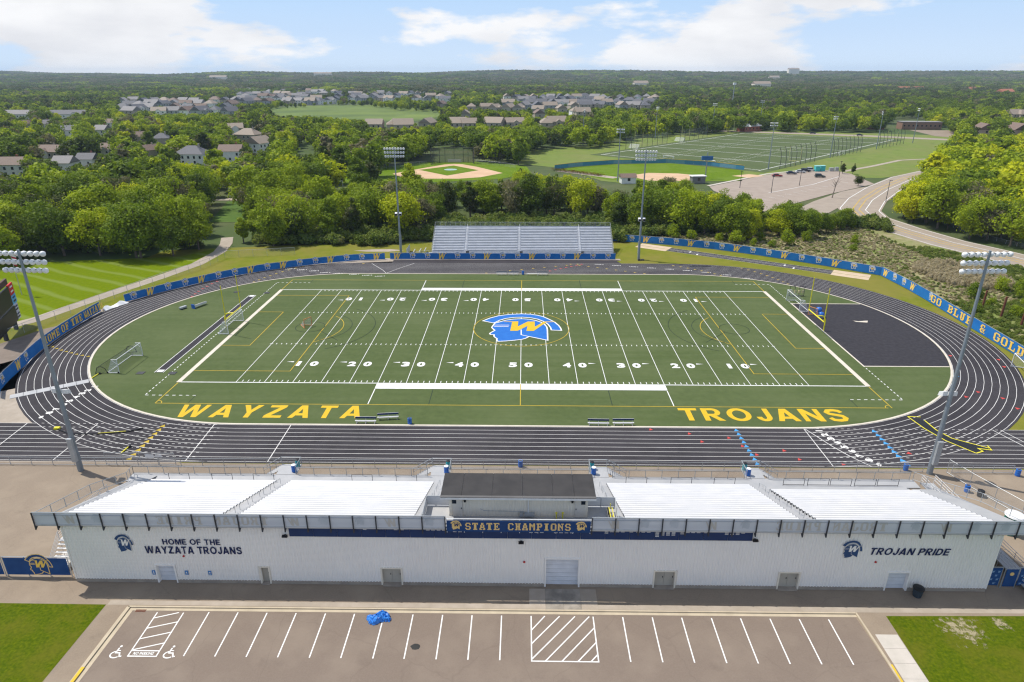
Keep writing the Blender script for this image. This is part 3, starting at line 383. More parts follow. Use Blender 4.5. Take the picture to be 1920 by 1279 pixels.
RUNS_MID=[25,21,7,16,10,6,9,5,8,16,8,20,26,7,20,16,125,11,8,6,7,11,60,31,7,8,7,6,8,9,5,26,8,5,8,9,5,31,15,26,120,14,13,12,11,55,26,7,6,14,8,7,5,6,5,21,14,6,5,21,12,16,10,7,21,125,9,6,7,21,65,26,7,9,6,7,6,5,9,5,21,7,5,41,12,6,7,16,7,11,7,16,115,6,14,8,16,60,36,8,6,9,6,20,16,8,5,9,11,5,16,8,7,31,7,6,17,21,115,7,9,6,9,7,11,65,26,7,5,6,13,6,15,21,10,16,5,16,8,7,11,7,11,7,8,6,7,6,12,16,115,6,7,11,8,11,65,21,8,6,10,6,5,11,10,21,10,21,5,16,18,16,7,8,6,7,8,11,7,16,120,9,5,7,8,5,6,65,31,8,10,6,5,8,6,9,10,21,10,46,8,7,8,6,12,6,13,6,12,26,120,9,5,9,5,11,70,16,7,8,7,6,5,6,10,6,5,31,5,46,7,8,7,9,7,6,23,7,8,6,12,26,125,8,9,16,60,26,9,8,10,7,10,46,5,46,8,7,8,7,8,16,7,8,11,18,21,120,6,20,11,70,21,9,8,15,6,5,9,36,15,41,8,9,8,9,13,6,9,8,9,7,11,7,8,7,26,115,6,7,5,6,5,16,70,21,19,6,5,6,5,8,41,10,41,7,24,7,8,12,13,14,6,7,13,36,110,6,20,11,75,21,5,7,9,12,11,5,8,41,5,31,7,6,7,6,15,24,13,9,23,9,41,130,7,16,70,21,5,7,9,21,8,46,10,26,7,6,7,6,8,15,14,6,5,8,7,10,8,19,7,46,105,41,70,21,7,8,5,21,9,8,96,9,10,9,10,9,6,9,8,9,8,14,8,5,9,66,90,21,7,16,75,21,8,5,6,9,7,16,5,9,41,7,16,22,6,7,8,20,8,5,9,5,24,5,9,6,9,5,7,66,40,6,40,31,7,11,75,31,7,5,7,16,5,7,11,7,6,17,36,12,6,18,25,9,7,15,24,15,76,10,46,25,26,8,21,70,21,7,15,8,6,8,6,5,7,11,7,31,7,16,8,7,6,12,13,6,20,9,5,6,45,14,8,126,25,26,8,7,16,70,21,8,15,7,8,7,11,5,12,6,7,11,12,6,7,21,8,7,11,18,35,8,10,7,15,7,10,9,7,131,25,26,7,8,16,80,16,14,5,6,7,13,6,10,12,36,12,21,8,7,18,6,8,30,8,35,9,15,6,7,126,30,31,8,16,75,21,7,5,6,9,7,9,6,8,5,7,8,16,7,11,17,21,8,11,8,7,8,9,35,9,7,30,8,10,9,6,8,126,9,25,26,8,9,16,80,16,8,9,5,11,14,8,6,10,8,31,17,8,21,17,8,9,7,9,35,6,35,9,15,6,8,131,20,36,9,8,16,75,26,8,5,6,8,9,7,8,6,10,12,6,8,6,7,6,7,6,12,21,7,8,9,7,24,35,8,50,6,8,136,20,36,9,7,16,85,21,14,11,5,18,6,5,11,7,9,7,11,13,6,13,11,7,8,7,9,8,9,8,10,9,30,9,6,55,13,131,25,31,7,8,9,11,85,16,7,9,7,6,9,5,19,16,12,6,7,8,7,18,6,8,7,11,8,7,9,8,29,35,7,6,9,16,10,7,8,10,8,7,141,20,36,10,16,85,21,14,11,20,16,7,8,11,7,8,6,7,18,7,11,7,8,14,8,14,5,9,40,6,14,21,7,6,8,10,7,8,9,16,12,116,15,41,14,8,11,85,21,15,11,9,5,8,21,8,19,7,8,14,7,13,16,8,14,8,14,55,11,9,26,8,5,11,9,8,6,7,11,7,126,15,36,9,10,16,80,21,9,10,16,9,5,16,18,11,7,8,14,8,7,14,16,9,13,10,14,50,6,14,7,6,7,6,13,5,8,7,8,5,21,7,126,15,41,9,5,16,85,21,7,10,11,15,21,9,8,7,8,7,19,8,7,9,5,16,8,9,5,9,5,9,60,6,10,16,8,7,10,7,6,19,146,20,36,8,10,16,85,16,5,6,30,26,8,9,8,6,5,9,5,9,13,9,5,21,9,85,14,6,7,11,12,10,8,7,14,26,12,121,15,41,10,16,90,21,15,6,25,16,8,5,8,7,5,9,13,10,7,9,16,7,14,80,11,5,7,8,6,7,6,8,10,6,19,5,7,6,7,8,6,8,121,20,36,15,16,85,21,50,16,14,8,5,9,13,19,10,7,11,7,9,80,11,9,5,6,8,19,6,10,8,9,10,7,6,8,7,8,12,126,15,41,15,16,50]
RUNS_FAR=[30,16,15,6,20,11,9,13,10,8,5,9,5,16,14,60,6,10,11,7,6,5,11,9,5,9,6,7,6,7,141,5,21,70,46,10,11,5,9,7,5,9,8,14,7,9,11,75,7,10,7,18,5,6,9,10,7,6,8,7,171,75,66,9,5,7,15,9,5,9,10,6,7,70,7,6,5,6,8,7,13,10,9,10,6,8,6,7,176,70,71,5,9,25,9,10,11,75,7,6,5,6,8,6,13,5,7,15,7,6,7,8,7,171,75,71,40,9,5,16,75,8,6,14,13,29,5,11,7,13,9,176,75,66,15,14,25,9,5,11,7,75,13,14,5,8,5,8,5,14,5,7,6,13,7,13,176,75,71,9,15,7,20,14,7,6,7,75,13,7,9,8,5,9,15,8,5,9,7,9,6,12,8,9,181,75,66,14,5,8,7,9,5,8,10,9,7,11,9,75,7,6,13,14,5,9,10,8,5,8,12,13,7,9,186,75,76,5,9,5,8,9,5,9,5,8,6,8,11,85,11,8,7,5,9,5,14,5,24,7,6,14,5,186,80,76,15,8,9,30,8,12,85,7,6,5,9,25,9,5,9,8,5,7,8,9,8,14,186,80,76,20,8,20,8,5,7,8,6,7,75,13,6,9,5,9,15,8,25,8,9,8,15,9,191,80,71,20,9,8,20,8,5,8,6,7,80,7,5,11,50,9,10,8,14,5,8,191,85,76,8,5,9,15,9,8,5,9,5,8,7,8,75,6,7,9,7,11,9,50,14,8,19,7,196,85,81,34,23,5,18,65,21,9,11,9,40,8,20,9,20,196,80,86,14,8,10,9,5,9,10,8,9,8,6,8,65,6,7,6,7,5,11,15,6,25,9,20,9,15,8,206,80,81,7,10,14,10,14,5,6,5,8,9,6,8,60,11,12,10,11,20,8,45,9,15,8,206,80,86,9,25,8,30,9,8,7,9,60,21,7,5,11,10,6,14,20,9,20,8,20,206,90,86,25,14,5,9,5,7,10,12,8,6,55,7,6,17,5,7,26,9,8,5,9,10,14,25,9,10,216,80,86,30,9,20,7,5,9,13,6,8,50,16,17,5,31,5,8,5,9,10,9,5,9,15,24,216,85,86,8,5,9,40,8,5,9,5,9,13,14,40,8,16,8,6,10,31,5,6,9,15,9,25,9,20,211,95,81,8,9,8,40,14,8,5,8,5,6,7,8,9,35,6,13,16,7,14,31,5,6,5,9,45,9,10,7,216,85,91,14,40,8,14,5,9,8,5,13,5,8,35,18,6,23,9,26,10,14,45,8,15,226,85,91,5,9,10,9,5,14,5,6,9,5,8,10,24,5,9,40,7,13,6,8,9,18,26,5,6,50,14,15,9,221,90,91,5,14,10,8,10,14,6,8,14,15,9,6,15,14,15,7,9,6,8,12,6,18,5,9,26,7,8,9,10,9,7,14,7,20,8,10,8,221,95,96,5,9,20,9,8,5,8,9,5,9,10,9,5,9,6,35,8,9,7,9,8,9,6,9,8,9,8,9,41,8,9,5,14,5,9,10,9,15,8,10,226,95,86,9,5,9,35,6,10,9,25,7,10,9,15,8,9,8,9,7,18,6,19,6,9,31,7,8,25,24,10,24,8,231,95,86,8,10,9,30,9,6,40,9,25,9,6,7,13,14,5,7,6,8,9,6,9,36,9,25,9,15,9,10,9,5,7,10,231,100,96,35,9,5,6,8,30,8,7,35,8,14,8,9,18,9,8,9,8,5,8,26,9,8,5,9,10,9,15,9,20,9,8,9,7,236,95,91,15,11,25,6,7,20,9,10,8,9,10,6,20,6,5,9,8,5,14,7,14,15,31,9,8,5,9,10,9,60,241,95,106,8,11,5,6,5,16,35,9,8,10,8,7,8,10,14,5,7,5,14,11,9,5,8,7,8,31,7,8,25,9,40,8,5,8,246,95,106,5,41,25,9,5,7,9,15,8,14,10,6,9,5,9,10,9,8,7,9,5,7,10,31,14,35,6,25,6,9,7,5,246,100,106,5,46,20,14,7,8,25,14,5,9,10,13,10,9,6,15,8,10,31,5,8,10,9,20,7,5,18,5,6,15,246,100,176,9,10,7,9,15,19,6,5,8,30,12,9,20,31,9,8,15,9,20,9,15,14,6,9,8,5,256,95,176,15,8,9,20,9,5,9,6,20,9,15,8,7,10,7,10,31,9,15,9,10,8,10,9,15,9,5,6,9,8,5,9,251,100,181,10,9,7,8,15,9,8,5,6,5,9,15,7,10,17,10,7,9,36,20,9,20,9,8,15,6,9,6,5,13,256,105,181,40,8,9,5,7,10,8,10,8,15,8,7,25,36,25,9,20,9,10,7,9,5,6,5,9,5,8,256,100,181,10,13,15,9,8,9,15,8,9,8,10,9,15,13,10,9,13,36,25,9,10,9,5,9,10,11,9,6,20,256,100,191,10,7,9,15,14,15,7,9,8,20,8,7,14,8,5,9,10,41,15,9,20,9,5,19,11,5,6,5,9,5,266,105,191,8,9,8,5,9,10,9,5,9,6,12,9,5,14,5,14,8,14,7,6,8,5,8,7,31,5,9,65,8,5,9,20,266,100,191,9,5,7,14,5,9,8,9,5,7,6,8,10,8,9,5,9,5,24,6,8,9,10,36,9,70,16,20,266,110,186,8,9,13,5,9,5,14,10,6,8,6,5,11,9,5,14,6,5,13,7,20,36,5,9,55,26,15,276,110,191,8,9,8,35,6,8,12,5,6,25,14,17,9,10,7,36,10,6,55,26,10,281,105,201,19,35,12,6,10,7,9,15,14,5,9,11,15,8,36,5,31,35,26,10,281,110,196,8,5,9,40,7,6,7,5,6,25,7,5,9,18,10,14,36,5,41,5,8,5,9,31,5,286,110,201,9,45,8,6,8,7,6,5,8,20,14,5,8,7,13,15,7,86,10,331,115,201,10,8,10,9,20,9,7,8,7,20,6,15,8,5,14,8,10,6,9,431,115,201,9,5,9,8,9,7,9,20,12,8,10,9,5,9,6,10,9,10,9,8,9,5,9,6,9,441,110,206,10,14,12,8,20,6,9,8,10,9,5,7,8,10,9,10,14,15,8,7,441,115,206,10,9,5,9,8,14,6,10,13,9,6,9,6,10,7,9,10,6,10,14,16,5,451,115,211,10,9,10,19,6,5,24,5,8,10,9,7,10,14,5,14,5,11,7,5,126,7,326,110,211,9,15,9,7,10,9,10,8,14,8,5,6,9,5,6,8,5,9,5,8,5,14,7,16,9,121,12,326,115,216,10,14,30,9,7,10,6,9,15,6,5,9,5,9,7,5,8,5,7,11,9,5,456,120,216,20,9,8,10,7,5,9,5,7,5,8,9,7,6,9,7,6,5,9,5,6,10,9,5,16,9,5,111,7,71,7,41,7,226,120,211,8,20,7,10,9,6,10,14,5,9,5,7,10,7,8,9,10,6,10,19,6,7,5,131,8,51,7,41,12,231,115,221,20,9,5,9,25,14,8,7,5,6,10,6,7,15,6,15,7,11,10,6,12,71,7,381,120,226,20,9,15,11,10,9,5,8,5,6,15,9,5,9,30,9,17,5,51,7,76,7,341,120,226,5,9,15,9,15,12,5,9,5,6,8,5,8,5,9,25,8,5,9,5,9,11,7,10,66,7,16,7,21,7,16,7,56,7,286,115,221,7,13,7,8,10,9,10,6,7,20,7,9,13,5,14,20,9,6,15,11,8,5,36,7,16,7,11,7,21,7,21,7,6,13,101,12,236,125,221,8,14,13,20,9,6,25,8,15,8,7,14,15,9,8,10,14,6,9,5,51,7,66,7,6,7,8,56,13,281,130,226,7,9,8,9,6,15,9,8,12,5,8,5,7,10,6,12,19,5,9,11,15,8,11,7,11,7,26,12,76,8,6,7,61,13,41,7,241,130,226,14,13,6,10,9,5,9,6,12,15,9,16,19,7,5,18,7,15,8,6,7,8,6,7,6,7,21,7,11,7,11,8,46,13,6,12,61,8,41,7,246,125,226,19,8,19,7,14,5,7,14,10,8,9,16,9,13,6,5,8,6,9,10,6,5,6,7,14,41,8,11,12,6,7,8,16,8,21,7,8,6,14,56,13,296,120,236,8,10,8,11,5,8,5,9,7,6,8,10,8,5,9,11,8,14,7,6,13,14,7,6,10,8,7,9,5,6,8,7,21,12,26,8,21,7,26,7,11,9,61,8,41,8,251,130,231,8,9,5,8,5,6,5,8,9,8,5,9,6,7,10,8,5,9,6,8,9,8,5,11,9,5,9,6,12,9,5,11,9,41,12,26,7,21,7,26,8,6,13,56,12,46,8,251,125,236,15,8,5,9,5,6,10,8,6,7,10,9,8,5,8,6,14,10,6,7,5,6,9,7,11,5,11,7,8,7,26,7,6,12,11,8,61,7,11,8,7,61,8,46,9,251,130,241,10,9,5,7,5,6,15,9,7,10,9,8,6,8,11,9,5,8,6,7,8,9,6,8,11,7,5,12,14,6,12,16,12,8,7,6,7,16,8,16,13,26,8,6,8,9,61,9,46,9,8,251,130,241,15,14,10,8,10,9,8,9,15,6,5,7,11,19,6,7,19,6,12,10,12,5,6,8,7,8,16,7,6,8,11,7,16,8,7,56,9,66,7,9,41,12,256,130,246,15,9,6,5,13,9,13,6,30,11,9,15,6,5,8,14,7,13,6,17,5,6,17,11,8,11,8,16,7,11,7,16,12,26,7,6,14,61,8,9,41,8,7,256,80]
CREST=[(-7.9, 3.94), (-6.51, 5.64), (-4.81, 7.03), (-2.48, 7.97), (0.03, 8.31), (1.96, 8.12), (3.42, 7.48), (4.58, 6.64), (5.83, 4.96), (6.78, 3.53), (7.54, 1.52), (7.88, -0.05), (7.98, -1.32), (5.98, -1.12), (5.87, 0.31), (5.44, 2.09), (4.64, 3.7), (3.38, 5.14), (1.94, 5.96), (0.19, 6.28), (-1.57, 6.08), (-3.16, 5.47), (-4.43, 4.41), (-5.24, 3.16), (-5.65, 2.75)]
FACE=[(-5.39, 2.55), (-5.84, 0.54), (-5.89, 0.07), (-5.42, -1.01), (-5.2, -1.39), (-6.15, -3.1), (-5.99, -3.66), (-5.23, -3.83), (-5.27, -4.57), (-4.97, -5.29), (-4.61, -5.83), (-4.64, -6.72), (-4.35, -7.24), (-2.97, -7.05), (-1.38, -6.67), (0.22, -6.12), (0.89, -5.57), (1.56, -4.66), (5.08, -6.58), (5.2, -0.86), (5.11, 0.69), (4.73, 2.08), (4.06, 3.28), (3.07, 4.22), (1.64, 5.03), (0.04, 5.3), (-1.55, 5.07), (-3.13, 4.42), (-4.39, 3.37)]
WGOLD=[(-3.51, 3.59), (-0.6, 3.75), (-0.67, 0.81), (1.34, 3.66), (2.77, 3.68), (2.73, 0.66), (4.71, 3.7), (6.93, 3.73), (6.85, 3.45), (5.13, 3.3), (2.48, -1.67), (1.03, -1.69), (1.26, 1.11), (-0.69, -1.63), (-2.17, -1.65), (-1.88, 3.33), (-3.5, 3.39)]
ELINES=[[(-5.46, 1.5), (-2.42, 1.54)], [(-5.42, 0.67), (-2.54, 0.71)], [(-0.0, -0.93), (0.01, -3.76), (1.56, -4.66)]]
# ================================================================ SETTING: ground, track, field
def smooth(t): t = max(0., min(1., t)); return t * t * (3 - 2 * t)
def hgt(x, y):
    d = math.hypot(x, y + 120)
    return smooth((d - 2500) / 2500) * (31 + 7 * math.sin(x / 800 + 1.3) + 6 * math.sin(x / 310 + 2 + y / 900) + 4 * math.sin(x / 140 + y / 300) + 3 * math.sin(y / 500))
def make_ground():
    xs = np.unique(np.concatenate([np.linspace(-7000, 7000, 71), np.linspace(-1500, 1500, 31)])); ys = np.concatenate([np.linspace(-700, 1500, 23), np.linspace(1650, 8000, 50)])
    v = [(x, y, hgt(x, y) - .08) for y in ys for x in xs]; nx = len(xs)
    f = [(j * nx + i, j * nx + i + 1, (j + 1) * nx + i + 1, (j + 1) * nx + i) for j in range(len(ys) - 1) for i in range(nx - 1)]
    MB().add(v, f).build('ground', M['ground'], kind='structure', smooth=True)
make_ground()
sheet('stadium_verge', [(-106, -52), (-106, 10), (-100, 60), (-60, 68), (-30, 70), (28, 77), (62, 66), (90, 42), (108, 30), (108, -52)], 0, M['verge'])
sheet('rough_meadow', [(28, 73.6), (35, 71.2), (54, 64), (73, 50.6), (88.6, 38.2), (89.2, 20), (88.2, 0), (86.4, -20), (140, -30), (140, 40), (118, 78), (112, 100), (105, 112), (92, 95), (60, 82)], .006, M['rough_grass'])
sheet('mown_lawn', [(-150, 40), (-135, 45), (-116, 49.5), (-92, 53.5), (-87, 62), (-84.6, 62), (-85.2, 48), (-90, 35.5), (-94.8, 21.5), (-97.6, 12), (-99.8, 3), (-103.5, -2), (-150, -18)], .006, M['stripes'])
yard = [(-110, -110), (110, -110), (110, -48.2), (-110, -48.2)]
sheet('asphalt_yard', yard, .012, M['asphalt'])
sheet('parking_lot', [(-36.0, -72.95), (30.75, -72.75), (31.4, -83), (31.4, -110), (-36.3, -110), (-36.15, -81)], .02, M['lot'])
sheet('front_lawn', [(-80, -72.3), (-38.5, -72.4), (-38.75, -81), (-38.8, -110), (-80, -110)], .02, M['frontlawn'])
sheet('front_lawn', [(33.6, -72.7), (80, -72.0), (80, -110), (33.6, -110), (33.55, -80)], .02, M['frontlawn'])
def worn_mat():
    m, t, p, o = new_mat('worn dry turf'); p.inputs['Roughness'].default_value = .95
    t.links.new(ramp(t, pos_noise(t, 5, 4, .7), [(.3, (.30, .26, .14)), (.7, (.40, .34, .22))]), p.inputs['Base Color'])
    g = N('ShaderNodeNewGeometry', t); d1 = N('ShaderNodeVectorMath', t, operation='DISTANCE'); t.links.new(g.outputs['Position'], d1.inputs[0]); d1.inputs[1].default_value = (39.6, -74.0, 0)
    d2 = N('ShaderNodeVectorMath', t, operation='DISTANCE'); t.links.new(g.outputs['Position'], d2.inputs[0]); d2.inputs[1].default_value = (43.5, -73.3, 0)
    r1 = math_node(t, 'SUBTRACT', 1.0, math_node(t, 'DIVIDE', d1.outputs['Value'], 2.4)); r2 = math_node(t, 'SUBTRACT', 1.0, math_node(t, 'DIVIDE', d2.outputs['Value'], 1.2))
    f = math_node(t, 'ADD', math_node(t, 'MULTIPLY', math_node(t, 'MAXIMUM', r1, r2), .55), math_node(t, 'MULTIPLY', math_node(t, 'SUBTRACT', pos_noise(t, 2.2, 6, .7, off=4), .5), 2.2))
    fac = math_node(t, 'MULTIPLY', ramp(t, f, [(.22, (0, 0, 0)), (.5, (1, 1, 1))]), .8)
    tr = N('ShaderNodeBsdfTransparent', t); ms = N('ShaderNodeMixShader', t); t.links.new(fac, ms.inputs[0]); t.links.new(tr.outputs[0], ms.inputs[1]); t.links.new(p.outputs[0], ms.inputs[2]); t.links.new(ms.outputs[0], o.inputs[0]); return m
sheet('bare_soil', [(36.6, -76.4), (45.2, -76.4), (45.2, -72.75), (36.6, -72.75)], .026, worn_mat())
k = MB().prism([(-36.2, -72.78), (30.9, -72.56), (30.9, -72.42), (-36.2, -72.62)], .0, .14)
k.prism([(-36.45, -81), (-36.15, -81), (-36.0, -72.79), (-36.2, -72.63), (-36.32, -72.79)], .0, .14).prism([(-36.6, -110), (-36.3, -110), (-36.151, -81.002), (-36.45, -81.002)], 0, .14)
k.prism([(31.15, -82), (31.42, -82), (31.05, -72.44), (30.905, -72.44)], 0, .14)
k.build('kerb', M['kerb'], kind='structure')
MB().poly([(-36.1, -73.1), (30.9, -72.9), (30.9, -72.561), (-36.1, -72.785)], .03).poly([(-36.15, -81), (-35.75, -81), (-35.6, -73.101), (-35.999, -73.101)], .03).build('gutter', M['kerb'], kind='structure')
MB().prism([(-36.47, -88), (-36.2, -88), (-36.09, -79.5), (-36.37, -79.5)], .1, .146).prism([(31.1, -90), (31.4, -90), (31.36, -78.2), (31.2, -78.2)], .1, .146).build('kerb_paint', mat('yellow kerb paint', (.62, .42, .03)), kind='structure')
wk = MB()
for i in range(12):
    a = -74.9 - i * 1.55; wk.box(31.55, 33.5, a - 1.53, a, .0, .05)
wk.build('sidewalk', M['pale_concrete'], kind='structure')
pad = put('concrete_ramp', None, kind='structure')
for x0, x1, st in ((1.05, 2.55, 0), (2.57, 4.22, 1), (4.24, 5.9, 1), (5.92, 7.42, 0)):
    MB().box(x0, x1, -72.5, -69.75, .0, .035).build('slab', mat('stained concrete', (.20, .175, .145), (.33, .29, .24), .8, .9) if st else M['concrete'], pad)
sheet('apron_strip', [(-38.4, -72.42), (30.9, -72.3), (46.3, -72.2), (80, -71.8), (80, -71.55), (-38.4, -71.85)], .018, M['concrete'])
# parking lines
pl = put('parking_lines', None, kind='structure')
def pline(x0, y0, x1, y1, w=.11, z=.026): MB().ribbon([(x0, y0), (x1, y1)], w, z).build('parking_line', M['white'], pl)
for i, x in enumerate((-28.45, -25.77, -23.08, -20.39, -17.68, -15.0, -12.27, -9.62, -6.9, -4.2, -1.5, 9.55, 12.24, 14.91, 17.6, 20.24, 22.9, 25.54, 28.18)): pline(x, -73.2, x, -78.17)
def hatch(x0, x1, y0, y1, segs):
    mb = MB().ribbon([(x0, y1), (x0, y0), (x1, y0), (x1, y1)], .11, .026); mb.build('hatched_bay_border', M['white'], pl)
    for a, b in segs: pline(a[0], a[1], b[0], b[1], z=.030)
hatch(1.2, 6.85, -78.22, -73.2, [((1.2, -74.9), (2.45, -73.2)), ((1.2, -76.4), (3.8, -73.2)), ((1.2, -78.05), (5.2, -73.2)), ((2.35, -78.22), (6.5, -73.2)), ((3.75, -78.22), (6.85, -74.5)), ((5.1, -78.22), (6.85, -76.15)), ((6.2, -78.22), (6.85, -77.45))])
hatch(-33.2, -30.77, -78.24, -73.3, [((-33.2, -74.0), (-31.2, -73.3)), ((-33.2, -75.2), (-30.77, -74.4)), ((-33.2, -76.4), (-30.77, -75.6)), ((-33.2, -77.6), (-30.77, -76.8)), ((-33.2, -77.66), (-30.77, -77.66))])
place('lettering', text_mesh('NO PARKING', 1.75, .3, M['white'], .03), (-32.0, -77.95, .03), (1, 0, 0), (0, 1, 0), pl)
def wheelchair(x, y):
    mb = MB(); z = .028
    mb.ribbon([(x + .05 + .42 * math.cos(R(t)), y - .3 + .34 * math.sin(R(t))) for t in range(95, 335, 15)], .11, z)
    mb.ribbon([(x + .02, y + .42), (x - .02, y - .12), (x + .32, y - .12), (x + .5, y - .5), (x + .66, y - .46)], .12, z + .003)
    mb.ribbon([(x + .02, y + .14), (x + .3, y + .12)], .09, z + .006)
    mb.poly([(x + .08 + .11 * math.cos(t * .7854), y + .58 + .11 * math.sin(t * .7854)) for t in range(8)], z)
    mb.build('wheelchair_symbol', M['white'], pl)
wheelchair(-34.4, -77.8); wheelchair(-29.83, -77.75)
MB().poly([(-8.84 + .42 * math.cos(t * .6) * (1 + .2 * math.sin(3 * t)), -76.86 + .34 * math.sin(t * .6)) for t in range(10)], .024).build('oil_stain', mat('oily dark patch', (.03, .03, .028)), kind='structure')
dr = MB()
for i in range(8): dr.box(-35.3 + i * .12, -35.22 + i * .12, -73.28, -72.98, .02, .045)
tag(dr.build('drain_grate', M['wood']), 'rusty iron drain grate at the left corner of the parking lot', 'drain grate')

# ---- track
CL, CR, CY, R0, LW = -40.0, 38.4, -.1, 38.1, 1.062
def stad(r, n=48):
    p = [(CL, CY - r), (CR, CY - r)]
    p += [(CR + r * math.cos(R(t)), CY + r * math.sin(R(t))) for t in np.linspace(-90, 90, n)[1:]]
    p += [(CL, CY + r)]
    p += [(CL + r * math.cos(R(t)), CY + r * math.sin(R(t))) for t in np.linspace(90, 270, n)[1:-1]]
    return p
RO = R0 + 9 * LW
def ring(ra, rb, z, mb=None):
    mb = mb or MB(); a = stad(ra); b = stad(rb); n = len(a)
    return mb.add([(x, y, z) for x, y in a] + [(x, y, z) for x, y in b], [(i, (i + 1) % n, n + (i + 1) % n, n + i) for i in range(n)])
sheet('concrete_apron', [(CL - 4, -48.2), (CL + 2, -47), (-62, -42), (-74, -33), (-83, -20), (-88, -4), (-88.4, 10), (-86, 17), (-81, 26), (-72, 36), (-60, 44), (-45, 50.6), (-36, 52.4), (26, 52.6), (26.2, 51), (-30, 49.8), (-46, 47.5), (-60, 42), (-72, 32), (-80, 20), (-85, 8), (-85.2, -10), (-90, -18), (-97, -24), (-97, -40), (-97, -48.2)], .008, M['concrete'])
tr = put('track', ring(R0 - .02, RO + .35, .016).mesh('track', M['track']), kind='structure')
sheet('chute_surface', [(-130, -38.25), (CL + .5, -38.25), (CL + .5, -48.0), (-130, -48.0)], .012, M['track'], parent=tr)
sheet('chute_surface', [(CR - .5, -38.25), (130, -38.25), (130, -48.0), (CR - .5, -48.0)], .012, M['track'], parent=tr)
sheet('far_apron', [(-34, 47.4), (26, 47.4), (24.6, 51.0), (-20, 51.3), (-34, 50.7)], .012, M['track'], parent=tr)
for k_ in range(10): MB().ribbon(stad(R0 + k_ * LW + (.06 if k_ == 0 else 0)), .065, .022, True).build('lane_line', M['tline'], tr)
ring(R0 - .34, R0 - .02, .05, None).build('inner_curb', M['curbline'], tr)
for k_ in range(10):
    y = CY - R0 - k_ * LW; ex = math.sqrt(max(0, (RO) ** 2 - (y - CY) ** 2))
    MB().ribbon([(-130, y), (CL - ex, y)], .065, .022).build('chute_line', M['tline'], tr)
    MB().ribbon([(CR + ex, y), (130, y)], .065, .022).build('chute_line', M['tline'], tr)
    for sgn, c in ((-1, CL), (1, CR)):
        mb = MB(); x = 2.0
        while x < ex - .3:
            mb.ribbon([(c + sgn * x, y), (c + sgn * (x + .38), y)], .075, .026); x += .85
        if mb.v: tag(mb.build('dashed_line', M['tline'], tr), kind='stuff')
YT, YB = CY - R0, CY - RO
for pts in ([(36.4 + 3.1, YT), (36.4 + 3.1, YB)], [(39.6, YT), (40.4, -40.2), (41.4, -42.8), (42.6, -45.2), (44.3, YB)], [(-32.3, YT), (-32.2, YB)], [(-43.2, YT), (-42.8, YB)], [(-69.9, YT - .1), (-69.5, -44.5)], [(-59.8, YT), (-59.9, YB)], [(65.5, YT), (68.5, YB)], [(66.6, YT), (69.6, YB)], [(-28, 47.4), (-31.5, 42), (-33.5, 38.2)], [(-39, 47), (-35, 41), (-33.6, 38.2)]):
    MB().ribbon(pts, .11, .030).build('start_line', M['tline'], tr)
def pt(r, t): return (CL if abs(t) > 90 else CR) + r * math.cos(R(t)), CY + r * math.sin(R(t))
def tick(mb, c, d, s=.8, w=.5):
    s *= .8; w *= .8
    d = Vector((d[0], d[1], 0)).normalized(); n = Vector((-d.y, d.x, 0)); c = Vector((c[0], c[1], 0))
    mb.poly([tuple(c + n * w), tuple(c - n * w), tuple(c + d * s)], .034)
mk = {'red': MB(), 'cyan': MB(), 'gold': MB()}
for k_ in range(9):
    yy = YT - (k_ + .5) * LW
    tick(mk['cyan'], (29.8 + .02 * k_, yy), (1, -.5), .7); tick(mk['cyan'], (48.7, yy - (.0)), (1, -.5), .9); tick(mk['gold'], (-50.0, yy), (-1, -.4), .9)
rs = random.Random(3)
for i in range(24):
    t = rs.uniform(-80, 80); L = rs.randrange(9); r = R0 + (L + .5) * LW; x, y = pt(r, t)
    if t < -5: tick(mk[rs.choice(['red', 'cyan', 'red'])], (x, y), (math.sin(R(t)), -math.cos(R(t))), .8, .42)
for L in range(9):
    r = R0 + (L + .5) * LW
    for base, col in ((52, 'gold'), (75, 'gold'), (128, 'gold'), (150, 'red')):
        t = base + (L * 2.1 if base < 90 else -L * 2.2); x, y = pt(r, t); tick(mk[col], (x, y), (1, 0), .9, .35)
    x, y = pt(r, 196 - L * 1.3 + 6 - 360); tick(mk['gold'], (x, y), (0, 1), .6, .45)
    for xx, col in ((-9 + L * 2.9, 'gold'), (30 - L * 2.2, 'gold'), (4 + L * 1.4, 'red')): tick(mk[col], (xx, CY + r), (1, 0), .9, .35)
    tick(mk['red'], (18 + L * 2.1 + (L % 3) * 3, YT - (L + .5) * LW), (1, -.3), .6, .4)
for c, nm in (('red', 'red'), ('cyan', 'cyan'), ('gold', 'ylines')): tag(mk[c].build('exchange_zone_marks', M[nm], tr), kind='stuff')
for i in range(9):
    d = str(i + 1); m1 = text_mesh(d, .75 if i else .25, .95, M['tline'], .06)
    yy = YT - (i + .55) * LW; x0 = (40.3, 40.6, 41.0, 41.5, 41.9, 42.4, 42.9, 43.6, 44.5)[i] + .6
    place('lane_number', m1, (x0 + .5, yy, .03), (0, 1, 0), (-1, 0, 0), tr)
    x, y = ((-67.44, -26.34), (-67.75, -27.7), (-67.95, -28.8), (-68.1, -30.0), (-68.3, -31.3), (-68.4, -32.55), (-68.6, -33.9), (-68.85, -35.1), (-69.0, -36.4))[i]
    place('lane_number', m1, (x, y, .03), (-.3, 1, 0), (-1, -.3, 0), tr)
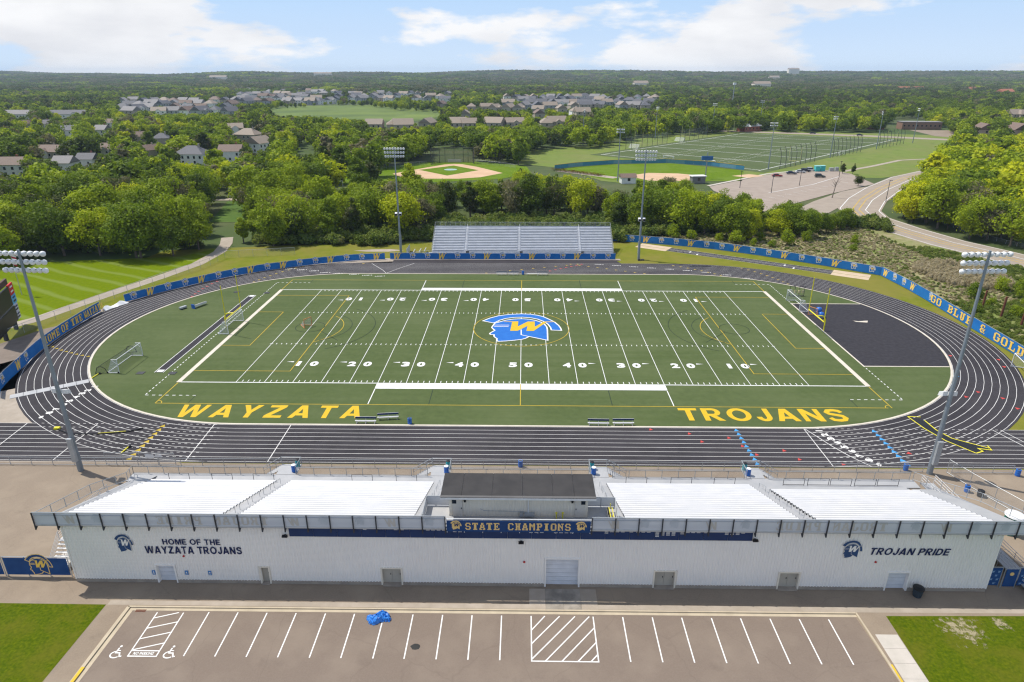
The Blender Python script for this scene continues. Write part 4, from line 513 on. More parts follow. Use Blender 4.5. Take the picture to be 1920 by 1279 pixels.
for i in range(9):
    place('lane_word', text_mesh('LANE %d' % (i + 1), 2.4, .55, M['tline'], .03), (-62 + i * 3.3 + (i > 5) * 1.0, CY + R0 + (9 - i - .6) * LW * (.93 if i < 4 else .8) - 3.2 + (i - 4) * .1, .03), (1, .12, 0), (-.12, 1, 0), tr)
    place('lane_word', text_mesh('LANE %d' % (9 - i), 2.2, .5, M['tline'], .03), (20 + i * 4.3, CY + math.sqrt(max(1, (R0 + (8.4 - i) * LW) ** 2 - max(0, 20 + i * 4.3 - CR) ** 2)), .03), (1, -.12, 0), (.12, 1, 0), tr)
# infield turf
tf = put('turf_field', MB().poly(stad(R0 - .34), .012).mesh('turf', M['turf']), kind='structure')
def fl(name, pts, w, m='white', z=.02, closed=False): return MB().ribbon(pts, w, z, closed).build(name, M[m], tf)
YD = .9144; FY = 24.38
for k_ in range(-10, 11):
    x = k_ * 5 * YD
    if abs(k_) != 10 or 1: fl('yard_line', [(x, -FY), (x, FY)], .095, 'white' if k_ else 'white', .022)
for x, y0, y1 in ((-22.86, -31.7, -26.6), (22.86, -31.7, -26.6), (-22.86, 26.4, 32.4), (22.86, 26.4, 32.4)): fl('coach_line', [(x, y0), (x, y1)], .14)
for x, y0, y1 in ((-13.72, -31.7, -26.6), (13.72, -31.7, -26.6), (-13.72, 26.4, 32.4), (13.72, 26.4, 32.4), (-50, -31.7, -29), (50, -31.7, -29), (-50, 30, 32.4), (50, 30, 32.4)): fl('lacrosse_line', [(x, y0), (x, y1)], .13, 'dkline')
fl('halfway_line', [(0, -31.75), (0, -24.5)], .13, 'ylines', .032); fl('halfway_line', [(0, 24.5), (0, 32.3)], .13, 'ylines', .032)
for y in (-FY - .1, FY + .1): fl('sideline', [(-54.86, y), (54.86, y)], .22, 'white', .026)
for x in (-54.95, 54.95): fl('end_line', [(x, -FY - .2), (x, FY + .2)], .75, 'curbline', .03)
MB().box(-22.95, 22.95, -26.45, -24.6, .012, .031).build('team_box', M['white'], tf); MB().box(-22.95, 22.95, 24.6, 26.2, .012, .031).build('team_box', M['white'], tf)
hm = MB()
for k_ in range(-50, 51):
    x = k_ * YD
    if k_ % 5 == 0:
        for y in (-8.1, 9.0): hm.ribbon([(x - .3, y), (x + .3, y)], .12, .026)
    else:
        for a, b in ((-FY + .15, -FY + .85), (FY - .85, FY - .15), (-8.4, -7.8), (8.75, 9.35)): hm.ribbon([(x, a), (x, b)], .11, .026)
tag(hm.build('hash_marks', M['white'], tf), kind='stuff')
dd = MB()
for s in (-1, 1):
    y = -29.0
    while y < 30:
        dd.ribbon([(s * 57.9, y), (s * 57.9, y + .5)], .14, .026); y += 1.0
    for i in range(8):
        for yy in (-29.2, 29.9): dd.ribbon([(s * (50 + i * 1.05), yy), (s * (50.5 + i * 1.05), yy)], .14, .026)
tag(dd.build('dashed_border', M['white'], tf), kind='stuff')
fl('soccer_touchline', [(-54.9, -31.85), (54.4, -31.85)], .13, 'ylines'); fl('soccer_touchline', [(-55, 32.3), (55, 32.3)], .13, 'ylines')
for s in (-1, 1):
    fl('soccer_goal_line', [(s * 54.95, -31.85), (s * 54.95, -24.7)], .14, 'ylines', .018); fl('soccer_goal_line', [(s * 54.95, 24.7), (s * 54.95, 32.3)], .14, 'ylines', .018)
    fl('penalty_area', [(s * 54.5, -20.1), (s * 38.4, -20.1), (s * 38.4, 20.2), (s * 54.5, 20.2)], .13, 'ylines', .036)
    fl('goal_area', [(s * 54.5, -9), (s * 49.4, -9), (s * 49.4, 9.2), (s * 54.5, 9.2)], .13, 'ylines', .036)
    fl('penalty_arc', [(s * (43.9 - 9.15 * math.cos(R(t))), 9.15 * math.sin(R(t))) for t in range(-53, 54, 6)], .13, 'ylines', .04)
    fl('crease_circle', [(s * 41.2 + 2.8 * math.cos(R(t)), .6 + 2.8 * math.sin(R(t))) for t in range(0, 360, 15)], .13, 'dkline', .04, True)
    for r in (8, 12.5): fl('lacrosse_arc', [(s * (41.2 - r * math.cos(R(t))), .6 + r * math.sin(R(t))) for t in range(-62, 63, 6)], .12, 'dkline', .044)
    fl('lacrosse_line', [(s * 38.9, -1.2), (s * 34, -6.4)], .12, 'dkline', .044)
    fl('corner_arc', [(s * 54.95 - s * .9 * math.cos(R(t)), -31.85 + .9 * math.sin(R(t))) for t in range(0, 91, 15)], .13, 'ylines', .022)
cc = fl('centre_circle', [(9.25 * math.cos(R(t)) + .02, .55 + 9.25 * math.sin(R(t))) for t in range(0, 360, 8)], .14, 'ylines', .034, True)
for k_ in range(-4, 5):
    n_ = str(50 - abs(k_) * 10); x = k_ * 10 * YD
    for y, s in ((-17.0, 1), (17.9, -1)):
        for j, ch in enumerate(n_): place('yard_number', text_mesh(ch, .62 if ch == '1' else 1.4, 1.9, M['white'], .05), (x + s * (-1.32 + j * 2.64), y, .036), (s, 0, 0), (0, s, 0), tf)
        if k_:
            sx = -1 if k_ < 0 else 1; xx = x + sx * 2.9
            MB().poly([(xx - .5 * sx, y + s * .55), (xx - .5 * sx, y + s * .95), (xx + .75 * sx, y + s * .75)][::(1 if sx < 0 else -1)], .036).build('direction_arrow', M['white'], tf)
put('field_emblem', emblem_mesh(18.0, M['turfblue'], M['white'], M['yellow'], .014), tf, (0, .55 - 1.55, .045))
sans_text('lettering', 'WAYZATA', 27.2, 3.85, M['yellow'], (-36.65, -34.2, .022), (1, 0, 0), (0, 1, 0), tf, 0., .30)
sans_text('lettering', 'TROJANS', 24.0, 3.75, M['yellow'], (35.2, -34.2, .022), (1, 0, 0), (0, 1, 0), tf, 0., .17)
# D zone and pole-vault runway on the turf
dz = [(57.7, 16.2), (68.4, 16.0)] 
arc = [(CR + (R0 - .38) * math.cos(R(t)), CY + (R0 - .38) * math.sin(R(t))) for t in np.linspace(25.2, -26.2, 18)]
DZ = [(57.9, 16.0)] + arc + [(57.9, -16.75)]
sheet('jump_area', DZ, .02, M['track_pale'], parent=tf)
fl('jump_area_border', [arc[0], (57.9, 16.0), (57.9, -16.75), arc[-1]], .28, 'curbline', .03)
MB().poly([(66.2, 5.6), (66.6, 4.9), (68.6, 4.5), (69.2, 5.6), (68.5, 5.5), (67.2, 5.2)], .034).build('scuffed_patch', M['curbline'], tf)
sheet('vault_runway', [(-60.75, 20.3), (-59.3, 20.3), (-59.3, -20.9), (-60.75, -20.9)], .024, M['track_pale'], parent=tf)
for x in (-60.75, -59.3): fl('runway_line', [(x, 20.3), (x, -20.9)], .11, 'white', .03)
MB().box(-60.5, -59.5, -20.8, -19.9, .02, .06).box(-60.5, -59.5, 19.2, 20.2, .02, .06).build('takeoff_board', M['white'], tf)
for x, y in ((-62.9, -21.2), (-57.6, -21.2), (-64.5, 22.5), (-57.5, 22.0)):
    tag(MB().box(x - .6, x + .6, y - .5, y + .5, .012, .07).build('rubber_mat', M['dark']), {(-62.9): 'flat dark rubber mat just left of the near end of the runway', (-57.6): 'flat dark rubber mat just right of the near end of the runway', (-64.5): 'flat dark rubber mat left of the far end of the runway', (-57.5): 'flat dark rubber mat right of the far end of the runway'}[x], 'mat')
# long-jump runways and sand pits at the far right
ljr = [(41.5, 63.4), (77.4, 40.6)]
a, b = Vector((41.2, 63.0, 0)), Vector((77.0, 40.4, 0)); d = (b - a).normalized(); n = Vector((-d.y, d.x, 0))
lj = put('long_jump_runway', MB().poly([tuple(a + n * 1.9), tuple(a - n * 1.9), tuple(b - n * 1.9), tuple(b + n * 1.9)], .012).mesh('runway', M['track_pale']), kind='structure')
for o_ in (-1.85, -.7, -.0, .7, 1.85): MB().ribbon([tuple(a + n * o_)[:2], tuple(b + n * o_)[:2]], .09, .018).build('runway_line', M['tline'], lj)
for t, o_ in ((6, .35), (8.5, -1.2), (31, .4), (33.5, -1.2)):
    c = a + d * t + n * o_; MB().poly([tuple(c + d * .2 + n * .6), tuple(c - d * .2 + n * .6), tuple(c - d * .2 - n * .6), tuple(c + d * .2 - n * .6)], .022).build('takeoff_board', M['white'], lj)
for c, L in ((a - d * 4.6, 9), (b + d * 4.2, 8.4)):
    for o_ in (-1.35, 1.35):
        q_ = c + n * o_; sheet('sand_pit', [tuple(q_ + d * L / 2 + n * 1.25)[:2], tuple(q_ - d * L / 2 + n * 1.25)[:2], tuple(q_ - d * L / 2 - n * 1.25)[:2], tuple(q_ + d * L / 2 - n * 1.25)[:2]], .016, M['sand'])
# path beside the lawn, concrete by the scoreboard
MB().ribbon([(-120, -26), (-108, -10), (-101.5, -1), (-97.9, 4), (-95.7, 11.4), (-92.9, 20.1), (-88, 34), (-84.4, 46.2), (-84.0, 58.9), (-86, 68), (-89, 76)], 3.4, .016).build('path', M['concrete'], kind='structure')
MB().poly([(-92, -22), (-86.5, -14.5), (-88.2, -3), (-89, 3), (-92.5, -1), (-97, -12), (-100, -22)], .014).build('path', mat('dark packed path', (.17, .135, .105), (.22, .175, .14), .5, .95), kind='structure')
MB().poly([(-47, 60.5), (-42, 62), (-37, 62.4), (-33, 61), (-37, 59.5), (-43, 59.4)], .012).build('bare_soil', M['concrete'], kind='structure')

# ---- the far fields, car park and road
far_turf = put('practice_turf', MB().poly([(40, 294), (176.5, 452), (280, 392), (119.5, 217)], .05).mesh('turf', M['turf']), kind='structure')
def bil(u, v):
    A, B, C_, D_ = (Vector((40, 294)), Vector((176.5, 452)), Vector((280, 392)), Vector((119.5, 217)))
    return (A * (1 - u) + B * u) * (1 - v) + (D_ * (1 - u) + C_ * u) * v
for u in (.03, .17, .31, .45, .55, .69, .83, .97): MB().ribbon([bil(u, .05), bil(u, .95)], .55, .08).build('field_line', M['white'], far_turf)
for v in (.05, .95): MB().ribbon([bil(.02, v), bil(.98, v)], .5, .08).build('field_line', M['white'], far_turf)
mb = MB()
for i in range(44):
    u = .05 + i * .021
    for v in (.3, .36, .64, .7): mb.ribbon([bil(u, v), bil(u, v + .022)], .35, .08)
tag(mb.build('hash_marks', M['white'], far_turf), kind='stuff')
sheet('sloping_field', [(-6, 255), (-5, 300), (10, 318), (28, 338), (41, 338), (82, 395), (161, 470), (200, 480), (320, 430), (330, 380), (215, 230), (168, 200), (120, 205), (85, 190), (60, 172), (36, 190), (22, 232)], .0, mat('sports field grass', (.115, .165, .02), (.15, .195, .03), .2, .95, c3=(.17, .17, .05), scale3=.05, amt3=.5))
sheet('softball_outfield', [(16.2, 228), (27.9, 238.5), (48.8, 249.6), (78.5, 254.3), (98.9, 243.3), (112.1, 226.8), (100, 190), (62, 188), (40, 192)], .03, M['lawn'])
sheet('infield_dirt', [(50, 206), (62, 216), (76, 214), (86, 206), (80, 190), (58, 190)], .055, M['dirt']); sheet('infield_dirt', [(100, 206), (110, 212), (116, 206), (106, 200)], .055, M['dirt'])
MB().ribbon([(18, 224), (44, 199)], 5.5, .04).build('flower_bed_gravel', M['concrete'], kind='structure')
sheet('baseball_outfield', [(-110, 200), (-80, 232), (-52, 258), (-22, 260), (2, 240), (4, 215), (-10, 196), (-60, 178), (-100, 180)], .0, M['lawn'])
sheet('infield_dirt', [(-37.5, 250), (-33, 249), (-24, 238), (-10, 215), (-20, 201), (-30, 196), (-45, 196), (-58, 201), (-64, 212), (-50, 236), (-42, 248)], .03, M['dirt'])
sheet('infield_grass', [(-37, 243), (-22.5, 225), (-36.5, 206), (-53, 226)], .06, M['lawn'])
MB().poly([(-37 + 3.4 * math.cos(t * .5236), 227 + 3.4 * math.sin(t * .5236)) for t in range(12)], .1).build('mound', mat('pale mound cover', (.3, .42, .4)), kind='structure')
sheet('meadow', [(-114, 136), (-90, 141), (-74, 138), (-80, 98), (-104, 98)], .01, mat('dark meadow', (.05, .105, .008), (.075, .13, .012), .4, .95))
sheet('bare_soil', [(-125, 138), (-108, 148), (-70, 152), (-72, 138), (-90, 139)], .02, M['concrete'])
sheet('far_meadow', [(-420, 640), (-420, 790), (-330, 930), (-220, 950), (-110, 800), (-90, 690), (-110, 590), (-230, 600)], .05, mat('reedy meadow', (.075, .115, .02), (.14, .19, .03), .012, .95))
lot2 = put('car_park', MB().poly([(86, 118), (80, 163), (81, 174), (119, 211), (150, 230), (158, 222), (160, 214), (156, 182), (127, 157)], .03).mesh('lot', mat('pale brown asphalt', (.29, .235, .19), (.33, .27, .22), .3, .9)), kind='structure')
for i in range(12):
    c = Vector((95 + i * 4.6, 141 + i * 4.0)); MB().ribbon([c, c + Vector((-1.8, 2.2))], .14, .06).build('parking_line', M['white'], lot2)
MB().ribbon([(101, 157.5), (128, 180), (150, 204)], .3, .06).build('parking_line', M['white'], lot2)
rc = [(175, -70), (150, 5), (133.5, 46), (128.7, 59.7), (123.6, 71.5), (119.7, 89.7), (117.8, 107.9), (121.5, 122), (133.6, 142), (152.4, 167.4), (178.8, 198), (207, 222), (235, 240), (265, 255)]
rd = put('road', MB().ribbon(rc, 14.0, .034).mesh('road', mat('worn road asphalt', (.285, .235, .185), (.325, .27, .215), .25, .9)), kind='structure')
for o_, m_ in ((-6.3, 'white'), (-2.0, 'white'), (0.15, 'yellow'), (2.2, 'yellow'), (6.3, 'white')):
    pts = []
    for i, p in enumerate(rc):
        t = (Vector(rc[min(i + 1, len(rc) - 1)]) - Vector(rc[max(i - 1, 0)])).normalized(); pts.append(Vector(p) + Vector((-t.y, t.x)) * o_)
    MB().ribbon(pts, .25, .06).build('road_line', M[m_], rd)
MB().ribbon([(84, 96), (98, 112), (116, 135), (136, 157), (152, 170)], 11.0, .046).build('road', mat('worn road asphalt', (1, 1, 1)), kind='structure')
MB().ribbon([(160, 222), (185, 243), (212, 268), (236, 276), (262, 300), (280, 345)], 2.6, .04).build('path', M['concrete'], kind='structure')
MB().ribbon([(81, 176), (119, 213), (152, 233)], 1.6, .05).build('sidewalk', M['pale_concrete'], kind='structure')
MB().ribbon([(150, 476), (215, 448), (270, 420), (320, 385), (345, 372)], 14, .05).build('road', mat('worn road asphalt', (1, 1, 1)), kind='structure')
sheet('car_park', [(318, 420), (330, 480), (410, 470), (420, 380), (345, 372)], .06, M['asphalt'])
# ================================================================ GRANDSTAND
YW, XL, XR = -69.35, -43.1, 44.6
gs = thing('grandstand', (0, YW, 0), 'long white ribbed grandstand with aluminium bleacher seats facing the field', 'grandstand')
DOORS = [(-34.95, -33.25, .0, 2.05, 'o'), (-24.85, -24.1, .1, 1.95, 's'), (-13.1, -11.3, .1, 1.95, 'd'), (2.65, 5.75, .0, 3.3, 'o'), (13.05, 14.95, .1, 1.95, 'd'), (24.9, 26.7, .1, 1.95, 'd'), (35.1, 37.0, .0, 2.1, 'o')]
wall = MB(); pitch = .29; n_ = int((XR - XL) / pitch); pitch = (XR - XL) / n_
def wcol(x): 
    for a, b, z0, z1, t in DOORS:
        if a - .06 < x < b + .06: return z1 + .06
    return .34
for i in range(n_):
    x = XL + i * pitch; z0 = wcol(x + pitch / 2); zt = 6.95
    xs = [(x, 0), (x + pitch * .62, 0), (x + pitch * .72, .055), (x + pitch * .9, .055), (x + pitch, 0)]
    for (xa, da), (xb, db) in zip(xs, xs[1:]): wall.add([(xa, YW - da, z0), (xb, YW - db, z0), (xb, YW - db, zt), (xa, YW - da, zt)], [(0, 1, 2, 3)])
wall.build('wall', M['siding'], gs)
for xe, fl_ in ((XL, (0, 1, 2, 3)), (XR, (3, 2, 1, 0))):
    MB().add([(xe, YW + .01, 0), (xe, -54.9, 0), (xe, -54.9, 1.5), (xe, YW + .01, 6.9)], [fl_]).build('end_wall', M['siding'], gs); MB().box(xe - .06, xe + .06, YW - .09, YW + .05, .3, 6.96).build('corner_trim', M['siding'], gs)
pm = MB(); last = XL
for a, b, z0, z1, t in DOORS: pm.box(last, a - .15, YW - .10, YW + .2, 0, .335); last = b + .15
pm.box(last, XR, YW - .10, YW + .2, 0, .335); pm.build('plinth', M['plinth'], gs)
for a, b, z0, z1, t in DOORS:
    fr = MB(); fr.box(a - .16, a, YW - .1, YW + .32, .0, z1 + .12).box(b, b + .16, YW - .1, YW + .32, .0, z1 + .12).box(a, b, YW - .1, YW + .32, z1, z1 + .12); fr.build('door_frame', M['siding'] if t == 'o' else M['cream'], gs)
    if t == 'o':
        dm = put('roller_door', None, gs, (a, .27, z0)); k_ = int((z1 - z0) / .42); hh = (z1 - z0) / k_
        for j in range(k_): MB().box(0, b - a, 0, .05, j * hh + .012, (j + 1) * hh - .012).build('panel', M['ohdoor'], dm, local=True)
    else:
        lv = [(a, b)] if t == 's' else [(a, (a + b) / 2 - .012), ((a + b) / 2 + .012, b)]
        for xa, xb in lv:
            dd_ = MB().box(xa, xb, YW + .22, YW + .28, z0, z1).build('door', M['door'], gs)
            MB().box(xb - .16, xb - .1, YW + .16, YW + .22, z0 + .95, z0 + 1.1).build('handle', M['dark'], dd_)
        MB().box(a, b, YW - .3, YW + .3, 0, z0).build('door_step', M['plinth'], gs)
NR, RUN, RISE = 20, .705, .27
def row_y(i): return -54.9 - i * RUN
def row_z(i): return 2.0 + i * RISE
dk = MB()
for i in range(NR + 1):
    y = row_y(i) + .42; z = row_z(i) - .42
    dk.add([(XL, y, z), (XR, y, z), (XR, y - RUN, z), (XL, y - RUN, z)], [(3, 2, 1, 0)]).add([(XL, y - RUN, z), (XR, y - RUN, z), (XR, y - RUN, z + RISE), (XL, y - RUN, z + RISE)], [(3, 2, 1, 0)])
dk.build('decking', M['alu2'], gs)
SEC = [(-43.4, -28.4, 0), (-26.7, -9.95, 0), (10.1, 26.55, 0), (28.15, 44.7, 3)]
for a, b, i0 in SEC:
    me = MB().box(0, b - a, -.15, .15, -.045, 0).mesh('bench', M['alu'])
    bk = MB()
    for i in range(i0, NR):
        put('bench', me, gs, (a, row_y(i) - YW, row_z(i)))
        for j in range(int((b - a) / 1.83) + 1): bk.box(a + .1 + j * 1.8, a + .16 + j * 1.8, row_y(i) - .1, row_y(i) + .1, row_z(i) - .42, row_z(i) - .046)
        for e in (a - .03, b - .0): bk.box(e, e + .03, row_y(i) - .15, row_y(i) + .15, row_z(i) - .12, row_z(i) + .005)
    tag(bk.build('bench_brackets', M['dark'], gs), kind='stuff')
MB().box(28.2, 44.6, -56.9, -54.5, 1.6, 1.66).build('wheelchair_deck', M['alu2'], gs)
# walkway at the front
MB().box(-46.3, 46.3, -54.6, -52.95, 1.45, 1.575).build('walkway', M['alu2'], gs)
sk = MB()
for x in np.arange(-46, 46.5, 2.3): sk.box(x - .06, x + .06, -53.2, -53.08, 0, 1.45)
tag(sk.build('walkway_posts', M['steel'], gs), kind='stuff')
def railing(pts, h, parent, name='railing', post=2.0, fabric='chain', m='steel', rails=2, pr=.035):
    """posts, rails and wire infill following a line of 3-d points"""
    o = put(name, None, parent, Vector(pts[0]) - (world_off(parent) if parent else Vector((0, 0, 0))))
    pst = MB().tube((0, 0, 0), (0, 0, h), pr, pr, 6).mesh('post', M[m]); rl = MB(); fb = MB(); b0 = Vector(pts[0]); deep = parent is None or parent.parent is None
    for a, b in zip(pts, pts[1:]):
        a = Vector(a); b = Vector(b); L = (b - a).length; k_ = max(1, round(L / post))
        for j in range(k_ + (b == Vector(pts[-1]))): put('post', pst, o, a.lerp(b, j / k_) - b0)
        for r_ in range(rails):
            zz = h - r_ * (h - .12) / max(1, rails - 1) if rails > 1 else h
            rl.tube(a + Vector((0, 0, zz)), b + Vector((0, 0, zz)), pr * .9, pr * .9, 6)
        fb.add([a + Vector((0, 0, .1)), b + Vector((0, 0, .1)), b + Vector((0, 0, h)), a + Vector((0, 0, h))], [(0, 1, 2, 3)])
    rl.build('rail', M[m], o)
    if fabric: fb.build('wire_infill', M[fabric], o)
    return o
zf = 1.58
for a, b in ((-46.2, -29.6), (-26.4, -10.9), (-8.0, 8.2), (11.0, 26.5), (29.3, 45.8)): railing([(a, -53.05, zf), (b, -53.05, zf)], 1.07, gs, 'front_railing', 1.95)
railing([(-45.0, -69.5, 7.1), (-45.0, -62, 5.0), (-45.0, -56, 2.6), (-46.2, -53.05, zf)], 1.1, gs, 'side_railing', 2.0)
railing([(46.2, -53.05, zf), (47.2, -56.5, 2.6), (47.6, -62, 4.9), (47.9, -69.5, 7.1)], 1.1, gs, 'side_railing', 2.0)
MB().add([(XL - .03, -53.2, 1.5), (-45.1, -53.2, 1.5), (-45.1, -69.6, 7.0), (XL - .03, -69.6, 7.0)], [(0, 1, 2, 3)]).build('side_walkway', M['alu2'], gs)
MB().add([(XR + .03, -55.5, 2.0), (47.9, -55.5, 2.0), (47.9, -69.6, 7.0), (XR + .03, -69.6, 7.0)], [(3, 2, 1, 0)]).build('side_walkway', M['alu2'], gs)
# landings, stairs down to the walk beside the track, guard frames
for i, (xa, xb, s) in enumerate(((-29.1, -26.7, -1), (-10.6, -8.3, -1), (8.4, 10.6, 1), (26.8, 29.0, 1))):
    st = put('stair', None, gs, (xa, -53 - YW, 0)); w_ = xb - xa
    MB().box(0, w_, 0, 2.3, 1.45, 1.575).build('landing', M['alu2'], st, local=True)
    tr_ = MB()
    for j in range(8):
        x = (-.28 * (j + 1)) if s < 0 else w_ + .28 * j; tr_.box(x, x + .29, 1.0, 2.25, 1.4 - j * .18, 1.45 - j * .18)
    tr_.build('tread', M['alu2'], st, local=True)
    x0, x1 = (0, -2.4) if s < 0 else (w_, w_ + 2.4)
    for yy in (.95, 2.3):
        rm = MB(); rm.tube((x0, yy, 2.6), (x1, yy, 1.15), .035, .035, 6).tube((x0, yy, 2.1), (x1, yy, .65), .03, .03, 6)
        for t in (0, .33, .66, 1): rm.tube((x0 + (x1 - x0) * t, yy, 1.5 - 1.45 * t), (x0 + (x1 - x0) * t, yy, 2.6 - 1.45 * t), .03, .03, 6)
    e = w_ if s < 0 else 0
    for p in ((e, .1), (e, 1.2), (e, 2.3), (w_ - e, 2.3)): rm.tube((p[0], p[1], 1.5), (p[0], p[1], 2.62), .035, .035, 6)
    rm.path([(e, .1, 2.6), (e, 2.3, 2.6), (w_ - e, 2.3, 2.6)], .035)
    rm.build('landing_rail', M['steel'], st, local=True)
    MB().add([(e, .1, 1.6), (e, 2.3, 1.6), (e, 2.3, 2.6), (e, .1, 2.6)], [(0, 1, 2, 3)]).build('wire_infill', M['chain'], st, local=True)
gfm = MB().tube((0, 0, 0), (0, 0, .95), .03, n=6).tube((2.4, 0, 0), (2.4, 0, .95), .03, n=6).tube((0, 0, .95), (2.4, 0, .95), .03, n=6).tube((0, 0, .1), (2.4, 0, .1), .03, n=6).mesh('guard_frame', M['dark'])
for x in (-41.2, -36.1, -31.2, -19.6, -14.4, 12.4, 17.6, 22.6, 30.6, 33.4, 36.0, 38.8, 41.4): put('guard_frame', gfm, gs, (x, -54.35 - YW, 1.6))
# aisles with mid rails
for xc in (-27.55, 27.35, -9.1, 9.2):
    st = MB()
    for i in range(NR * 2): st.box(xc - .55, xc + .55, row_y(0) + .3 - i * RUN / 2, row_y(0) + .62 - i * RUN / 2, row_z(0) - .45 + i * RISE / 2 - .03, row_z(0) - .42 + i * RISE / 2)
    tag(st.build('aisle_steps', M['alu2'], gs), kind='stuff')
    ar = MB()
    for i in range(1, NR - 1, 4):
        ya, yb = row_y(i), row_y(i + 2.6); za, zb = row_z(i) - .4, row_z(i + 2.6) - .4
        ar.path([(xc, ya, za), (xc, ya, za + .9), (xc, yb, zb + .9), (xc, yb, zb)], .022)
    ar.build('aisle_rail', M['steel'], gs)
# back rail with the backs of the printed banners
ZT = 8.33
def back_rail(x0, x1):
    o = put('back_railing', None, gs, (x0, -69.72 - YW, 6.5)); k_ = round((x1 - x0) / 2.16); st = (x1 - x0) / k_
    MB().tube((0, 0, ZT - 6.5), (x1 - x0, 0, ZT - 6.5), .045, n=6).tube((0, 0, .5), (x1 - x0, 0, .5), .035, n=6).tube((0, -.02, 1.55), (x1 - x0, -.02, 1.55), .03, n=6).build('rail', M['steel'], o, local=True)
    me = MB().box(-.05, .05, -.12, -.04, .05, ZT - 6.5).add([(-.06, -.12, .3), (.06, -.12, .3), (.06, -.12, -.06), (-.06, -.12, -.06), (-.06, .32, .3), (.06, .32, .3)], [(0, 1, 2, 3), (0, 3, 4), (1, 5, 2), (3, 2, 5, 4), (0, 4, 5, 1)]).mesh('post', M['dark'])
    pm_ = MB().add([(.02, 0, .42), (st - .02, 0, .42), (st - .02, 0, ZT - 6.56), (.02, 0, ZT - 6.56)], [(0, 1, 2, 3)]).mesh('banner_back', M['railmesh'])
    for j in range(k_ + 1):
        put('post', me, o, (j * st, 0, 0))
        if j < k_: put('banner_back', pm_, o, (j * st, 0, 0))
    return o
brL = back_rail(-45.15, -6.75); brR = back_rail(6.75, 49.7)
fade = mat('sun bleached print', (.52, .49, .44)); ghost = mat('faint bleached print', (.49, .52, .55))
for x0, x1, o in ((-33.6, -23.2, brL), (23.6, 33.6, brR)):
    for m_, x in block_letters('TROJAN PRIDE', x1 - x0, .98, fade, True): place('faded_letter', m_, ((x0 + x1) / 2 + x, -69.735, 7.62), (1, 0, 0), (0, 0, 1), o)
emb_g = emblem_mesh(1.15, ghost, None, fade)
def w_mesh(w, m):
    a = [(p[0], p[1]) for p in WGOLD]; cx = sum(p[0] for p in a) / len(a); xs = [p[0] for p in a]; k_ = w / (max(xs) - min(xs)); ys = [p[1] for p in a]; cy = (max(ys) + min(ys)) / 2; cx = (max(xs) + min(xs)) / 2
    return MB().poly([((x - cx) * k_, (y - cy) * k_ * 1.25, 0) for x, y in a]).mesh('letter_w', m)
wg = w_mesh(1.5, fade)
for i, x in enumerate((-41.9, -39.2, -36.5, -20.9, -18.0, -14.6, -11.9, -8.2)): place('faded_emblem', emb_g if i % 3 else wg, (x, -69.735, 7.6), (-1, 0, 0), (0, 0, 1), brL)
for i, x in enumerate((8.7, 11.6, 14.3, 17.6, 20.8, 36.2, 38.9, 41.6, 44.3, 46.6)): place('faded_emblem', emb_g if i % 3 else wg, (x, -69.735, 7.6), (-1, 0, 0), (0, 0, 1), brR)
MB().box(-45.1, 49.6, -69.74, -68.7, 6.82, 6.9).build('top_walkway', M['alu2'], gs)
# wall graphics
place('emblem', emblem_mesh(2.0, M['wallblue'], M['siding'], M['siding'], .012, 1.22), (-37.45, YW - .085, 4.42), (1, 0, 0), (0, 0, 1), gs)
place('emblem', emblem_mesh(2.3, M['wallblue'], M['siding'], M['siding'], .012, 1.05), (31.1, YW - .085, 4.55), (1, 0, 0), (0, 0, 1), gs)
sans_text('wall_lettering', 'HOME OF THE', 5.5, .64, M['navyletter'], (-31.0, YW - .075, 4.88), (1, 0, 0), (0, 0, 1), gs)
sans_text('wall_lettering', 'WAYZATA TROJANS', 9.3, .84, M['navyletter'], (-30.95, YW - .075, 3.92), (1, 0, 0), (0, 0, 1), gs)
sans_text('wall_lettering', 'TROJAN PRIDE', 7.5, .78, M['navyletter'], (36.5, YW - .075, 4.6), (1, 0, 0), (0, 0, 1), gs, .22)
# honour roll strip and champions banner
hr = thing('honour_roll_sign', (-21.5, YW - .1, 5.72), 'long navy honour roll strip with small white years under the back railing', 'sign')
pw = 43.2 / 19
pme = MB().box(.012, pw - .012, -.05, 0, 0, 1.04).mesh('panel', M['navy'])
for i in range(19): put('panel', pme, hr, (i * pw, 0, 0))
yr = MB(); g_ = random.Random(5)
def years(x, col):
    for r_ in range(col):
        for j in range(4): yr.box(x + j * .085, x + j * .085 + .065, -.056, -.05, .84 - r_ * .155, .84 - r_ * .155 + .1)
for x, c in ((7.0, 1), (9.9, 1), (10.5, 1), (12.9, 1), (13.4, 1), (13.9, 1), (14.4, 1), (15.4, 2), (15.9, 2), (16.5, 1), (17.0, 1), (18.0, 1), (20.2, 1), (22.5, 2), (23.0, 2), (23.5, 2), (24.0, 1), (24.8, 2), (25.3, 2), (25.8, 2), (26.3, 2), (27.1, 1), (27.5, 1), (29.5, 2), (30.0, 1), (30.5, 1), (31.0, 1), (31.8, 1), (32.4, 1), (32.9, 1), (33.4, 1), (34.2, 4), (34.7, 3), (35.2, 3), (35.7, 3), (36.5, 2), (37.0, 1), (37.5, 1), (38.0, 1), (38.7, 1), (40.6, 2), (41.1, 2), (41.6, 2), (42.1, 1)): years(x, c)
tag(yr.build('year_print', M['white'], hr, local=True), kind='stuff')
sb = thing('champions_banner', (0, -69.86, 6.78), 'navy banner reading STATE CHAMPIONS in gold between two trojan heads', 'banner')
MB().box(-6.62, 6.62, -.04, .02, .0, 1.2).build('backing', M['banner'] if 0 else mat('royal blue sign', (.010, .055, .18)), sb, local=True)
lw_ = put('lettering', None, sb)
